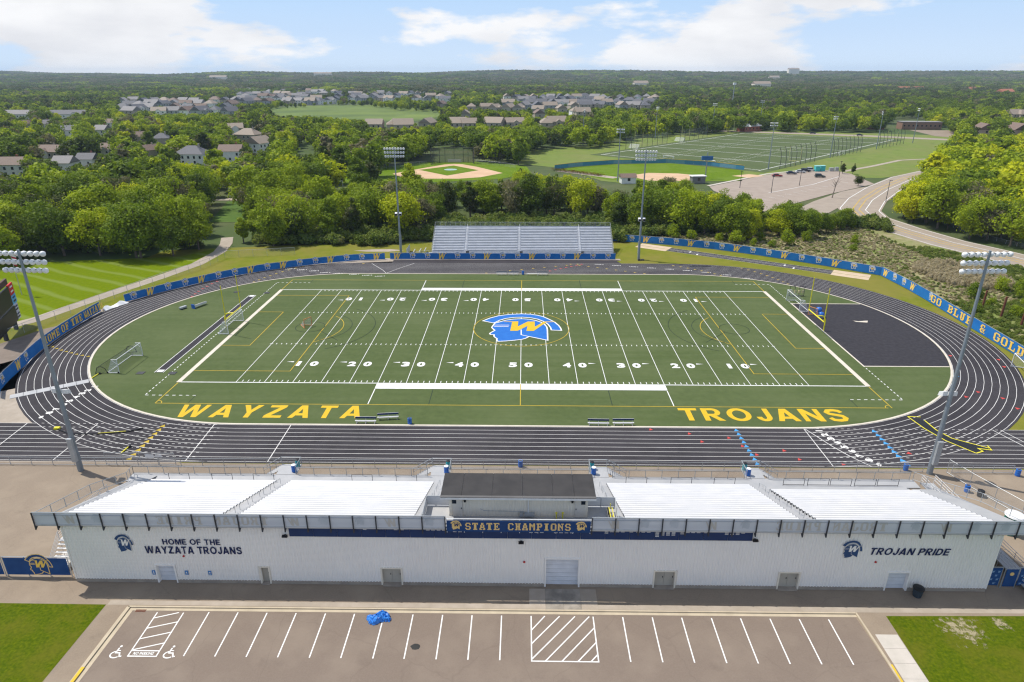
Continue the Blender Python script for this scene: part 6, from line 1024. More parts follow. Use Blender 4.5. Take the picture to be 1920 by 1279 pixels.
for x in (-1.6, -.5, .5, 1.6): fr.tube((x, 0, 0), (x, 0, 2.3), .05, n=6).tube((x, 0, .05), (x, .9, .05), .05, n=6)
fr.path([(-1.6, 0, 2.3), (-.5, 0, 2.3)], .05).path([(.5, 0, 2.3), (1.6, 0, 2.3)], .05).path([(-1.6, 0, 1.0), (1.6, 0, 1.0)], .05).path([(-1.6, 0, .2), (1.6, 0, .2)], .06); fr.build('frame', M['dark'], o, local=True)
for x in (-1.2, -.4, .4, 1.2): MB().box(x - .22, x + .22, -.25, -.05, .75, 1.45).build('pad', mat('pale yellow pad', (.6, .52, .28)), o, local=True)
def bench(x, y, rz, label, long=3.0):
    o = thing('team_bench', (x, y, 0), label, 'bench', 'team benches beside the turf', rz); h_ = long / 2
    MB().box(-h_, h_, -.15, .15, .44, .48).build('seat', M['alu'], o, local=True); MB().box(-h_, h_, .2, .24, .68, .95).build('backrest', M['navy'], o, local=True)
    MB().box(-h_, h_, .195, .245, .951, .985).build('backrest_cap', M['alu'], o, local=True)
    for x_ in (-h_ * .85, 0, h_ * .85): MB().bar((x_, -.18, 0), (x_, -.12, .44), .06).bar((x_, .3, 0), (x_, .16, .44), .06).bar((x_, -.14, .42), (x_, .2, .42), .05).bar((x_, .2, .42), (x_, .24, .7), .05).bar((x_, -.16, .1), (x_, .28, .1), .04).build('leg', M['alu'], o, local=True)
    MB().bar((-h_ * .85, .27, .14), (h_ * .85, .27, .14), .04).build('stretcher', M['alu'], o, local=True)
bench(-21.85, -37.6, 0, 'silver and navy team bench below the last letters of WAYZATA, nearest the track'); bench(-18.9, -36.4, .12, 'silver and navy team bench set askew left of the blue drum')
bench(11.0, -37.75, -.02, 'silver and navy team bench on the near touchline, left of the TROJANS pair'); bench(14.5, -37.65, .02, 'silver and navy team bench on the near touchline, right of the TROJANS pair')
for x, l in ((-4.9, 'silver bench on the far touchline, farthest left of its row'), (-2.1, 'silver bench on the far touchline, just left of the blue drum'), (5.0, 'silver bench on the far touchline, right of the blue drum')): bench(x, 37.1, math.pi, l, 2.6)
tag(MB().box(1.2, 4.2, 36.9, 37.2, .38, .45).box(1.3, 1.45, 36.95, 37.15, .012, .38).box(3.9, 4.05, 36.95, 37.15, .012, .38).build('low_bench', M['alu']), 'low backless silver plank bench on the far touchline', 'bench')
def drum(x, y, z, label, body='blueplastic', lid=None, s=1.0, g='blue plastic drums'):
    o = thing('drum', (x, y, z), label, 'barrel', g)
    MB().lathe([(.26 * s, 0), (.29 * s, .05), (.29 * s, .28), (.305 * s, .30), (.29 * s, .32), (.29 * s, .58), (.305 * s, .60), (.29 * s, .62), (.29 * s, .86), (.27 * s, .9)], (0, 0, 0), 16, cap=True).build('barrel_body', M[body], o, local=True, smooth=False)
    MB().lathe([(.275 * s, .905), (.275 * s, .95), (.05, 1.0)] if lid else [(.2 * s, .905), (.2 * s, .91)], (0, 0, 0), 16).build('lid', M[lid] if lid else M['dark'], o, local=True); return o
drum(-15.6, -37.6, .012, 'blue drum on the near touchline right of the askew bench'); drum(.3, 37.5, .012, 'blue drum among the benches on the far touchline')
drum(.1, -48.4, .012, 'bright blue drum by the fence straight in front of the press box'); drum(48.1, -48.5, .012, 'blue drum at the fence just left of the near right light pole'); drum(61.2, -49.5, .012, 'blue drum at the right frame edge beside the fence post')
drum(52.9, -53.0, .012, 'blue drum on the asphalt inside the slanting fence on the right'); tag(MB().lathe([(.32, 0), (.38, .8), (.3, .85)], (53.9, -53.9, .012), 12).build('rubbish_bin', M['black']), 'black bin beside the blue drum inside the slanting fence', 'bin')
for x, l in ((-27.1, 'first'), (-8.75, 'second'), (8.85, 'third'), (27.2, 'fourth')):
    drum(x, -52.3, 1.58, 'blue drum with white lid on the %s stair landing from the left' % l, 'blueplastic', 'lid', g='lidded drums on the stair landings'); drum(x + (.1 if x < 0 else -.1), -51.2, 1.58, 'black topped teal drum on the %s stair landing from the left' % l, 'teal', 'black', .9, 'teal drums on the stair landings')
o = thing('rubbish_bin', (37.8, -70.1, .012), 'dark round bin against the white wall near its right end', 'bin'); MB().lathe([(.36, 0), (.46, .85), (.5, .9)], (0, 0, 0), 16).build('bin_body', mat('dark blue grey bin', (.03, .045, .06)), o, local=True); MB().lathe([(.52, .9), (.5, 1.0), (.2, 1.12)], (0, 0, 0), 16).build('lid', M['black'], o, local=True)
g_ = random.Random(4); tp = MB(); nx_, ny_ = 26, 16
for j in range(ny_):
    for i in range(nx_):
        u = i / (nx_ - 1) * 2 - 1; v = j / (ny_ - 1) * 2 - 1; rr = math.hypot(u, v) / max(1e-3, max(abs(u), abs(v))); uu, vv = u / max(1, rr), v / max(1, rr)
        d_ = max(0, 1 - (uu * uu + vv * vv)); tp.v.append((uu * 1.15 + g_.uniform(-.07, .07), vv * .62 + .2 * math.sin(uu * 4) + g_.uniform(-.06, .06), .03 + .36 * d_ ** .6 * (.75 + .4 * math.sin(u * 3 + 1)) + g_.uniform(0, .20) * (d_ > .04)))
for j in range(ny_ - 1):
    for i in range(nx_ - 1): a = j * nx_ + i; tp.f.append((a, a + 1, a + nx_ + 1, a + nx_)); tp.m.append(0)
put('tarpaulin', tp.mesh('tarpaulin', M['tarp']), None, (-12.65, -73.75, .02), label='crumpled bright blue tarpaulin heap lying across a parking line', cat='tarpaulin')
# items left of the turf
o = thing('stacked_bench', (-68.4, 12.6, 0), 'silver bench roll with a blue end panel on the turf inside the left curve', 'bench', None, 1.15); MB().box(-1.6, 1.6, -.3, .3, .3, .36).box(-1.6, 1.6, -.3, -.25, .36, .75).box(-1.6, 1.6, .25, .3, .36, .6).build('seat', M['alu'], o, local=True); MB().box(-1.75, -1.62, -.45, .45, 0, .95).build('end_panel', M['blueplastic'], o, local=True)
o = thing('storage_crate', (-71.2, 10.9, 0), 'small grey trolley beside the silver bench roll inside the left curve', 'trolley', None, 1.1); MB().box(-.75, .75, -.3, .3, .2, .55).build('body', M['steel'], o, local=True); MB().box(-.6, -.4, -.35, .35, 0, .2).box(.4, .6, -.35, .35, 0, .2).build('wheel', M['black'], o, local=True)
o = thing('goal_frame', (-69.6, -16.4, 0), 'collapsed black folding goal frames leaning behind the wheeled soccer goal', 'goal frame')
for y in (-5.2, 3.8): MB().path([(-.6, y, 0), (-.2, y + .1, 1.1), (.3, y + .3, 1.2), (.8, y + .5, .8), (1.2, y + .4, 0)], .05).path([(-.6, y, .03), (1.2, y + .4, .03)], .05).build('side_frame', M['black'], o, local=True)
MB().path([(-.2, -5.1, 1.1), (.2, 4, 1.15)], .03).build('crossbar', M['black'], o, local=True); MB().add([(-.6, -5.2, 0), (-.2, -5.1, 1.1), (.2, 4, 1.15), (-.6, 3.8, 0)], [(0, 1, 2, 3)]).build('net', M['darknet'], o, local=True)
o = thing('track_crossing_mat', (0, 0, 0), 'long grey protective mat laid across the track lanes behind the left light pole', 'mat')
for i in range(6):
    a = Vector((-78.3, -30.2, 0)).lerp(Vector((-69.6, -24.3, 0)), i / 6); b = Vector((-78.3, -30.2, 0)).lerp(Vector((-69.6, -24.3, 0)), (i + 1) / 6 - .005); n = Vector((-.56, .83, 0)) * .75
    MB().prism([tuple(a - n), tuple(b - n), tuple(b + n), tuple(a + n)], .03, .06).build('section', M['alu2'], o)
o = thing('track_crossing_mat', (0, 0, 0), 'black crossing mat with bright yellow edges on the right curve of the track', 'mat')
E1 = [(55.8, -34.5), (56.3, -38), (57.3, -41.2), (59.4, -44.4)]; E2 = [(57.6, -35.6), (57.7, -38.4), (58.5, -40.6), (62.0, -43.2)]
MB().add([(x, y, .04) for x, y in E1] + [(x, y, .04) for x, y in E2], [(0, 1, 5, 4), (1, 2, 6, 5), (2, 3, 7, 6)]).build('matting', M['black'], o)
mb = MB()
for P in (E1, E2, [E1[0], (57.6, -34.6)], [E1[-1], (60.6, -43.9), (60.4, -43.2), (61.9, -43.6), (62.1, -42.4)]): mb.ribbon([(x, y, .06) for x, y in P], .16, .06)
mb.build('yellow_edge', M['ypost'], o)
o = thing('rolled_strap', (0, 0, 0), 'black and yellow rolled barrier strap lying across the track on the left', 'barrier strap')
MB().path([(-64.6, -39.9, .12), (-62, -41.2, .1), (-58, -41.2, .1), (-54.5, -40.6, .1), (-52.6, -39.6, .12)], .09).build('strap', M['black'], o); MB().path([(-58, -41.15, .14), (-54.5, -40.5, .14)], .07).box(-64.9, -64.2, -40.1, -39.6, .03, .3).build('yellow_end', M['ypost'], o)
for x, y, l in ((-69.7, -22.6, 'short yellow bar on the track just beyond the grey crossing mat'), (-52.0, -45.4, 'short yellow bar with black foot beside the yellow zigzag line')):
    o = thing('marker_bar', (x, y, .03), l, 'marker'); MB().bar((0, -.8, .08), (.1, .8, .08), .12).build('bar', M['ypost'], o, local=True); MB().lathe([(.22, 0), (.1, .3)], (.3, .9, 0), 8).build('foot', M['black'], o, local=True)
# scoreboard, flag, posts behind the right banner
o = thing('scoreboard', (-96.8, -4.2, 0), 'black scoreboard with sponsor panels on two dark legs at the left frame edge', 'scoreboard')
ux = Vector((-.37, .93, 0)).normalized(); zz_ = Vector((0, 0, 1))
for t in (-3.1, 3.1): MB().bar(ux * t, ux * t + zz_ * 4, .55).build('leg', M['dark'], o, local=True)
def board(t0, t1, z0, z1, m, name, d=.0, th=.4):
    n = Vector((ux.y, -ux.x, 0)); p = [ux * t0 + n * d, ux * t1 + n * d, ux * t1 + n * (d + th), ux * t0 + n * (d + th)]
    return MB().prism([(q_.x, q_.y) for q_ in p], z0, z1).build(name, m, o, local=True)
board(-7, 4.4, 1.5, 4.4, M['black'], 'display'); board(-7, 3.9, 4.7, 8.3, M['black'], 'display')
for z0, z1, m, nm in ((4.6, 6.3, mat('pale blue ad panel', (.12, .42, .68)), 'teal'), (6.4, 8.5, mat('red ad panel', (.55, .02, .03)), 'red'), (3.0, 4.4, mat('white ad panel', (.6, .58, .66)), 'w'), (1.5, 2.9, mat('white ad panel', (1, 1, 1)), 'w2')):
    p_ = board(4.0 if z0 > 4.5 else 4.5, 6.6 if z0 > 4.5 else 6.3, z0, z1, m, 'sponsor_panel', .05, .3); n = Vector((ux.y, -ux.x, 0))
    for j, (hh, mm) in enumerate(((.72, M['white'] if nm == 'red' else M['navy']), (.3, M['white'] if nm == 'red' else M['black']))):
        c = ux * 5.35 + n * .37; q_ = MB(); zc_ = z0 + (z1 - z0) * hh; q_.add([c - ux * .75 + zz_ * (zc_ - .16), c + ux * .75 + zz_ * (zc_ - .16), c + ux * .75 + zz_ * (zc_ + .16), c - ux * .75 + zz_ * (zc_ + .16)], [(0, 1, 2, 3)])
        q_.build('panel_print', mm, p_, local=True)
board(-7, 4.2, 8.8, 9.9, mat('dark brown top panel', (.09, .05, .04)), 'header')
o = thing('flagpole', (-112, 20, 0), 'flagpole with a hanging striped flag behind the left light pole', 'flagpole'); MB().tube((0, 0, 0), (0, 0, 10), .08, .05, 8).build('pole', M['steel'], o, local=True)
for i in range(7): MB().add([(.1, -.02 * i, 9.6 - i * .38), (1.0 - .06 * i, .25, 9.3 - i * .42), (1.0 - .06 * i, .25, 8.92 - i * .42), (.1, -.02 * i, 9.22 - i * .38)], [(0, 1, 2, 3)]).build('stripe', mat('flag red', (.5, .03, .05)) if i % 2 == 0 else M['white'], o, local=True)
for i, (x, y) in enumerate(((95.2, 11.4), (96.4, 7.2), (97.3, 2.6))):
    tag(MB().tube((x, y, 0), (x + .1, y, 4.6), .22, .2, 8).build('timber_post', M['wood']), 'rusty brown post behind the GO BLUE & GOLD banner, %s of three' % ('leftmost', 'middle', 'rightmost')[i], 'post')
for x, y, l in ((52.9, -60.5, 'green portable toilet with white roof behind the right end of the grandstand'),):
    o = thing('portable_toilet', (x, y, .012), l, 'toilet'); MB().box(-.6, .6, -.6, .6, 0, 2.2).build('cabin', M['green'], o, local=True); MB().lathe([(.98, 2.2), (.9, 2.35), (.4, 2.48)], (0, 0, 0), 14).build('roof', M['whiteobj'], o, local=True)
# ================================================================ FAR SPORTS GROUND
GPF = 'floodlight poles round the practice fields'
def small_pole(x, y, face, label, H=23, proto=[]):
    if proto: o = dup(proto[0], (x, y, 0), 0, label, GPF)
    else:
        o = thing('floodlight_pole', (x, y, 0), label, 'light pole', GPF); MB().tube((0, 0, 0), (0, 0, H), .3, .14, 8).build('pole', M['pole'], o, local=True)
        lf = MB().lathe([(.1, 0), (.3, .1), (.36, .4)], (0, 0, 0), 8, (0, -.8, -.6)).mesh('floodlight', M['whiteobj'])
        for r_ in range(2):
            ca = MB().bar((-1.6, -.2, H - .3 - r_ * 1.2), (1.6, -.2, H - .3 - r_ * 1.2), .12).build('crossarm', M['steel'], o, local=True)
            for i in range(5): put('floodlight', lf, ca, (-1.5 + i * .75, -.2, H - .3 - r_ * 1.2))
        proto.append(o)
    o.rotation_euler.z = math.atan2(face[1] - y, face[0] - x) + math.pi / 2
    return o
for (x, y, f), l in zip(((40.8, 352, (150, 340)), (43.2, 188.8, (60, 230)), (97, 391, (160, 330)), (153.4, 446.7, (160, 330)), (210, 502.7, (180, 400)), (125, 228.9, (150, 330)), (177.7, 279.4, (150, 330)), (226.9, 325.8, (170, 350)), (272.6, 367.8, (200, 380))),
    ('at the left edge of the sloping field by the dark trees', 'beside the white shed of the softball field', 'behind the far left uprights of the practice field', 'left of the brick shed behind the practice field', 'far behind the practice field by the road', 'at the near corner of the practice field by the parked cars', 'on the practice field side behind the portable toilets', 'behind the tall net posts right of the practice field', 'at the far right corner of the practice field')): small_pole(x, y, f, 'slim floodlight pole ' + l)
o = thing('cell_tower', (278.5, 825, 0), 'tall mast with antennas rising above the trees near the horizon', 'mast'); MB().tube((0, 0, 0), (0, 0, 33), .7, .4, 8).build('mast', M['steel'], o, local=True); MB().lathe([(2.2, 30.5), (2.2, 33.2)], (0, 0, 0), 6).build('antenna', M['whiteobj'], o, local=True)
def net_row(x0, y0, x1, y1, n, label):
    o = thing('net_posts', (x0, y0, 0), label, 'net'); d = Vector((x1 - x0, y1 - y0, 0)); m_ = Vector((-d.y, d.x, 0)).normalized()
    me = MB().path([(0, 0, 0), (0, 0, 6), tuple(m_ * .5 + Vector((0, 0, 8.6))), tuple(m_ * 1.4 + Vector((0, 0, 10.6)))], .12).mesh('post', M['dark'])
    for i in range(n): put('post', me, o, d * (i / (n - 1)))
    MB().add([(0, 0, 0), tuple(d), tuple(d + Vector((0, 0, 8))), (0, 0, 8)], [(0, 1, 2, 3)]).build('netting', M['chain'], o, local=True)
net_row(131.6, 231, 161.8, 262, 8, 'row of dark curved net posts nearest the parked cars'); net_row(180, 281, 209, 309, 8, 'row of dark curved net posts amid the practice field side'); net_row(231, 331, 262, 360, 8, 'row of dark curved net posts at the far right of the practice field')
net_row(66, 324, 100, 362, 9, 'row of dark net posts on the far left side of the practice field'); net_row(112, 376, 140, 410, 7, 'row of dark net posts at the far side behind the practice field')
def far_goal(x, y, rz, label):
    o = thing('goalpost', (x, y, 0), label, 'goalpost', None, rz)
    MB().tube((0, -3, 3), (0, 3, 3), .12, n=6).tube((1, 0, 0), (0, 0, 3), .14, n=6).build('crossbar', mat('pale yellow post', (.62, .56, .25)), o, local=True)
    for s in (-1, 1): MB().tube((0, 3 * s, 3), (0, 3 * s, 10), .1, n=6).build('upright', mat('pale yellow post', (1, 1, 1)), o, local=True)
for x, y, l in ((76, 336, 'pale yellow uprights at the far left side of the practice field'), (118, 386, 'pale yellow uprights in the middle of the far practice field side'), (165, 437, 'pale yellow uprights at the far corner near the brick shed'), (142, 240, 'pale yellow uprights behind the nearest net posts'), (243, 340, 'pale yellow uprights behind the farthest right net posts')): far_goal(x, y, .85, l)
for (x, y, rz), l in zip(((82, 268, -.9), (100, 248, -.9), (73, 332, 2.3), (113, 380, 2.3), (190, 292, .8)), ('nearest the softball fence, left', 'nearest the softball fence, right', 'below the far left uprights', 'below the middle far uprights', 'behind the middle row of net posts')):
    o = thing('soccer_goal', (x, y, 0), 'small pale soccer goal on the practice field ' + l, 'goal', None, rz); MB().path([(-3.6, 0, 0), (-3.6, 0, 2.4), (3.6, 0, 2.4), (3.6, 0, 0)], .12).path([(-3.6, 1.6, .1), (3.6, 1.6, .1)], .08).path([(-3.6, 0, 2.4), (-3.6, 1.6, .1)], .08).path([(3.6, 0, 2.4), (3.6, 1.6, .1)], .08).build('frame', M['whiteobj'], o, local=True); MB().add([(-3.6, 0, 2.4), (3.6, 0, 2.4), (3.6, 1.6, .1), (-3.6, 1.6, .1)], [(0, 1, 2, 3)]).build('net', M['net'], o, local=True)
o = thing('softball_fence', (16.2, 228, 0), 'faded blue padded outfield fence curving round the softball field', 'fence'); P = resample([(16.2, 228), (27.9, 238.5), (48.8, 249.6), (78.5, 254.3), (98.9, 243.3), (112.1, 226.8)], 5)
for i, (a, b) in enumerate(zip(P, P[1:])):
    d = (b - a).normalized() * .03; n = Vector((-d.y, d.x, 0)).normalized() * .12; MB().prism([tuple(a + d), tuple(b - d), tuple(b - d + n), tuple(a + d + n)], .1, 2.2).build('pad', mat('faded teal blue pad', (.06, .23, .36)) if i % 6 not in (2, 3) else mat('printed faded pad', (.14, .3, .38)), o)
cap_ = MB()
for a, b in zip(P, P[1:]): cap_.tube(a + Vector((0, 0, 2.28)), b + Vector((0, 0, 2.28)), .1, n=6)
cap_.build('yellow_cap', M['ylines'], o)
o = thing('backstop', (-38, 253, 0), 'tall mesh backstop behind home plate of the baseball field', 'backstop'); pts = [(-11.5, -7), (-10.5, -1), (-5, 3.5), (5, 4.5), (10.5, 2), (11.5, -3)]; mbp = MB(); mbn = MB()
for a, b in zip(pts, pts[1:]):
    for t in (0, .5): q_ = (a[0] + (b[0] - a[0]) * t, a[1] + (b[1] - a[1]) * t); mbp.tube((*q_, 0), (*q_, 8.0), .12, n=6)
    for z in (.2, 4, 8): mbp.tube((*a, z), (*b, z), .08, n=6)
    mbn.add([(*a, 0), (*b, 0), (*b, 8), (*a, 8)], [(0, 1, 2, 3)])
mbp.tube((*pts[-1], 0), (*pts[-1], 8), .12, n=6); mbp.build('frame', M['dark'], o, local=True); mbn.build('netting', M['darknet'], o, local=True); MB().box(-3.5, 4, 3.2, 3.5, .2, 1.8).build('kick_board', M['pale_concrete'], o, local=True)
chain_fence('green mesh dugout fence left of the baseball backstop', [(-52, 246), (-72, 232), (-82, 222)], 2.0, 4); chain_fence('green mesh dugout fence right of the baseball backstop', [(-25.5, 251), (-10, 240), (-4, 232)], 2.0, 4)
def bld(name, label, cat, x, y, w_, d_, h, wallm, roofm, rz=0, roof='g', wins=1, over=.4):
    o = thing(name, (x, y, 0), label, cat, None, rz); a, b = w_ / 2, d_ / 2
    MB().box(-a, a, -b, b, 0, h).build('wall', wallm, o, local=True)
    if roof == 'g': MB().add([(-a - over, -b - over, h - .1), (a + over, -b - over, h - .1), (a + over, b + over, h - .1), (-a - over, b + over, h - .1), (-a - over, 0, h + d_ * .28), (a + over, 0, h + d_ * .28)], [(0, 1, 5, 4), (2, 3, 4, 5), (0, 4, 3), (1, 2, 5)]).build('roof', roofm, o, local=True)
    else: MB().box(-a - over, a + over, -b - over, b + over, h + .002, h + .35).build('roof', roofm, o, local=True)
    me = MB().box(-.6, .6, -.06, .0, 0, 1.3).mesh('window', M['glassdark'])
    k_ = max(1, int(w_ / 3.4))
    for i in range(k_ if wins else 0): put('window', me, o, (-a + w_ * (i + .5) / k_, -b, h * .42))
    return o
bld('shed', 'small white shed with brown roof beside the softball field', 'shed', 47, 184, 6.5, 5, 2.8, M['whiteobj'], ROOFM[0], .1); bld('dugout', 'open dugout with white flat roof by the car park', 'dugout', 78.2, 184, 6, 3.4, 3.0, mat('grey block wall', (.2, .2, .2)), M['roofwhite'], .15, 'f')
bld('brick_shed', 'small red brick building with white roof at the far end of the practice field', 'building', 190, 468, 20, 9, 4.2, M['brick'], M['roofwhite'], .5)
bld('school_building', 'red brick school building with flat pale roof at the far right', 'building', 305, 492, 14, 12, 7, M['brick'], M['roofwhite'], -.1, 'f'); bld('school_building', 'brown brick wing with dark windows right of the red school building', 'building', 343, 490, 32, 12, 6, mat('brown brick', (.26, .16, .11)), mat('grey gravel roof', (.25, .24, .23)), -.1, 'f')
bld('warehouse', 'long white roofed building behind the school, upper of the two', 'building', 470, 640, 34, 22, 6, M['cream'], M['roofwhite'], 0, 'f', 0); bld('warehouse', 'low white roofed building behind the school, lower of the two', 'building', 425, 570, 26, 14, 5, M['cream'], M['roofwhite'], 0, 'f', 0)
bld('warehouse', 'white roofed building among trees far behind the left houses', 'building', -690, 1290, 46, 40, 7, M['cream'], M['roofwhite'], 0, 'f', 0)
for x, y, w_, l in ((905, 1560, 62, 'long low building with orange roof among the far right trees'), (1010, 1500, 22, 'small building with orange gable roof among the far right trees'), (960, 1310, 26, 'red roofed building low among the far right trees')): bld('far_building', l, 'building', x, y, w_, 20, 9, M['brick'], mat('orange tile roof', (.36, .13, .07)), .1, 'g', 0)
for x, y, w_, h_, l in ((-1880, 2000, 60, 9, 'pale building at the far left edge under the ridge'), (-1300, 2900, 70, 14, 'pale clubhouse on the rise above the far left rows'), (-1050, 3600, 90, 16, 'tan building high on the ridge left of the middle'), (1050, 2900, 40, 12, 'white speck of a house in the forest right of the mast'), (1500, 3900, 60, 34, 'pale water tower on the ridge at the right'), (330, 1900, 40, 10, 'pale house alone in the forest left of the mast'), (620, 1750, 44, 10, 'tan house alone in the forest right of the mast'), (-2300, 2500, 50, 10, 'grey house in the forest at the far left edge')):
    bld('far_building', l, 'building', x, y, w_, 22, h_ + 8 + hgt(x, y), M['cream'], ROOFM[3], .1, 'g', 0)
for x, y, l in ((147, 222.5, 'left'), (150, 223.5, 'right')):
    o = thing('portable_toilet', (x, y, 0), 'turquoise portable toilet beside the far car park, %s of the pair' % l, 'toilet', 'turquoise portable toilets by the car park'); MB().box(-1.1, 1.1, -1.1, 1.1, 0, 2.5).build('cabin', mat('turquoise plastic', (.06, .5, .48)), o, local=True); MB().box(-1.2, 1.2, -1.2, 1.2, 2.502, 2.75).build('roof', mat('pale turquoise plastic', (.3, .62, .6)), o, local=True)
o = thing('utility_cabinet', (156, 223, 0), 'grey utility cabinets beside the turquoise portable toilets', 'cabinet'); MB().box(-2.6, -.6, -.8, .8, 0, 1.7).box(.2, 1.8, -.8, .8, 0, 2.0).build('box', M['steel'], o, local=True)
o = thing('raised_platform', (85.1, 197.3, 0), 'blue scoreboard box on a pole beside the softball outfield', 'scoreboard'); MB().tube((0, 0, 0), (0, 0, 12), .25, n=8).build('pole', M['pole'], o, local=True); MB().box(-2.6, 2.6, -.4, .4, 8.4, 10.2).build('panel', mat('blue scoreboard panel', (.03, .12, .3)), o, local=True)
for x, y, l in ((102.1, 157.6, 'nearest the trees'), (121, 177, 'in the middle of the lot'), (150, 204, 'beside the island'), (93, 170, 'at the left edge')):
    o = thing('lamp_post', (x, y, 0), 'thin dark lamp post in the far car park ' + l, 'lamp post'); MB().tube((0, 0, 0), (0, 0, 7), .13, .09, 6).build('post', M['dark'], o, local=True); MB().box(-.5, .5, -.2, .2, 7, 7.2).build('lamp', M['dark'], o, local=True)
for x, y, l in ((127, 30, 'beside the road at the right frame edge'), (135.5, 88, 'in front of the right wood'), (139, 138, 'on the inside of the road bend')):
    o = thing('lamp_post', (x, y, 0), 'thin dark lamp post ' + l, 'lamp post'); MB().tube((0, 0, 0), (0, 0, 8), .13, .09, 6).build('post', M['dark'], o, local=True); MB().box(-.2, 1.0, -.15, .15, 8, 8.15).build('lamp', M['dark'], o, local=True)
chain_fence('low guard rail fence along the outside of the road bend', [(143, 62), (139, 72), (137, 86), (137.5, 98)], 1.1, 3)
def car(x, y, rz, col, label, suv=False):
    o = thing('car', (x, y, .06), label, 'car', 'cars in the far car park', rz); h = 1.75 if suv else 1.45; L = 4.7
    pr = [(-L / 2, .35), (-L / 2, .8), (-L / 2 + .15, .95), (-L * .18 - .1, 1.0), (L * .26, .98), (L / 2 - .15, .82), (L / 2, .6), (L / 2, .35)]
    pr = [(-2.35, .35), (-2.35, .85), (-2.2, 1.0), (.95, 1.0), (2.1, .85), (2.35, .65), (2.35, .35)]
    m_ = MB(); n = len(pr); m_.add([(p[0], -.9, p[1]) for p in pr] + [(p[0], .9, p[1]) for p in pr], [tuple(range(n)), tuple(range(n, 2 * n))[::-1]] + [(i, n + i, n + (i + 1) % n, (i + 1) % n) for i in range(n)])
    rb = -2.0 if suv else -1.5; m_.add([(rb, -.7, h), (.2, -.7, h), (.2, .7, h), (rb, .7, h), (rb, -.7, h + .04), (.2, -.7, h + .04), (.2, .7, h + .04), (rb, .7, h + .04)], [(0, 3, 2, 1), (4, 5, 6, 7), (0, 1, 5, 4), (1, 2, 6, 5), (2, 3, 7, 6), (3, 0, 4, 7)])
    m_.build('body', mat('car paint ' + label.split()[0], col, rough=.3, spec=.5), o, local=True)
    MB().add([(rb - .2, -.82, 1.0), (.95, -.82, 1.0), (.2, -.7, h), (rb, -.7, h), (rb - .2, .82, 1.0), (.95, .82, 1.0), (.2, .7, h), (rb, .7, h)], [(0, 1, 2, 3), (5, 4, 7, 6), (1, 5, 6, 2), (4, 0, 3, 7)]).build('window', M['glassdark'], o, local=True)
    for wx in (-1.45, 1.45):
        for wy in (-.85, .85): w__ = MB().lathe([(.33, -.11), (.33, .11)], (wx, wy, .33), 12, (0, 1, 0)).build('wheel', M['tyre'], o, local=True); MB().lathe([(.19, -.13), (.19, .13)], (wx, wy, .33), 8, (0, 1, 0)).build('rim', M['steel'], w__, local=True)
    return o
car(120.5, 203.2, -.15, (.32, .025, .02), 'red car parked farthest left by the car park kerb'); car(130.5, 212, -.15, (.02, .03, .07), 'navy car in the row of four beside the kerb, farthest left'); car(136.7, 216.6, -.1, (.6, .62, .64), 'silver car in the row of four beside the kerb, second from the left'); car(140.6, 220.2, -.1, (.015, .02, .04), 'black car in the row of four beside the kerb, third from the left', True); car(144.6, 223.4, -.05, (.68, .68, .68), 'white car in the row of four beside the kerb, farthest right', True)
car(139.9, 201.4, -.15, (.025, .04, .035), 'charcoal sport utility car standing alone in the middle of the far car park', True); car(232, 440, -.3, (.06, .06, .08), 'grey car on the road behind the practice field, left of the two'); car(262, 424, -.3, (.04, .05, .09), 'blue car on the road behind the practice field, right of the two')
def football_frame(x, y, rz, label):
    o = thing('soccer_goal', (x, y, 0), label, 'goal', None, rz); MB().path([(-3.6, 0, 0), (-3.6, 0, 2.4), (3.6, 0, 2.4), (3.6, 0, 0)], .1).build('frame', M['whiteobj'], o, local=True)
football_frame(-82, 172, .25, 'bare white goal frame under the trees behind the left wood, right of two'); football_frame(-104, 160, .25, 'bare white goal frame under the trees behind the left wood, left of two')

# ================================================================ HOUSES
def roof_faces(kind, a, b, h, rh, ov=.5):
    A, B = a + ov, b + ov; z = h - .12
    c = [(-A, -B, z), (A, -B, z), (A, B, z), (-A, B, z)]
    if kind == 'h': rr = max(.5, A - B); return c + [(-rr, 0, h + rh), (rr, 0, h + rh)], [(0, 1, 5, 4), (2, 3, 4, 5), (1, 2, 5), (3, 0, 4)]
    return c + [(-A, 0, h + rh), (A, 0, h + rh)], [(0, 1, 5, 4), (2, 3, 4, 5), (0, 4, 3), (1, 2, 5)]
HL = ['white two-storey house with brown roof at the left frame edge', 'low tan house with brown roof and white gable behind the first white house', 'white two-storey house with charcoal roof above a sunny lawn', 'white house with grey roof half hidden right of the charcoal roofed one',
 'low white house with grey roof just right of the first white house', 'low house with brown roof and two white dormers', 'low white house with charcoal roof below the two dormers', 'tan house with charcoal hip roof behind the round tree', 'wide white house with charcoal hip roof in the middle of the left houses', 'white two-storey house with brown gable roof right of the charcoal hip roof',
 'large white house with tan gable roof farthest right of the left houses', 'long tan roofed house behind the large white gable', 'tan house with cross gables highest on the rise at the right of the left houses', 'small brown roofed house seen edge on behind the round tree', 'small brown roofed house low between trees left of the charcoal hip roof',
 'long grey roofed townhouse row cut by the left frame edge', 'long charcoal roofed townhouse row with end gables', 'small brown roofed garage below the townhouse rows', 'small grey roofed garage right of the brown one below the townhouses', 'brown roofed house almost hidden by trees under the far grey roofs']
WN = ['white', 'tan', 'grey', 'blue grey']; RN = ['brown', 'charcoal', 'grey', 'tan']
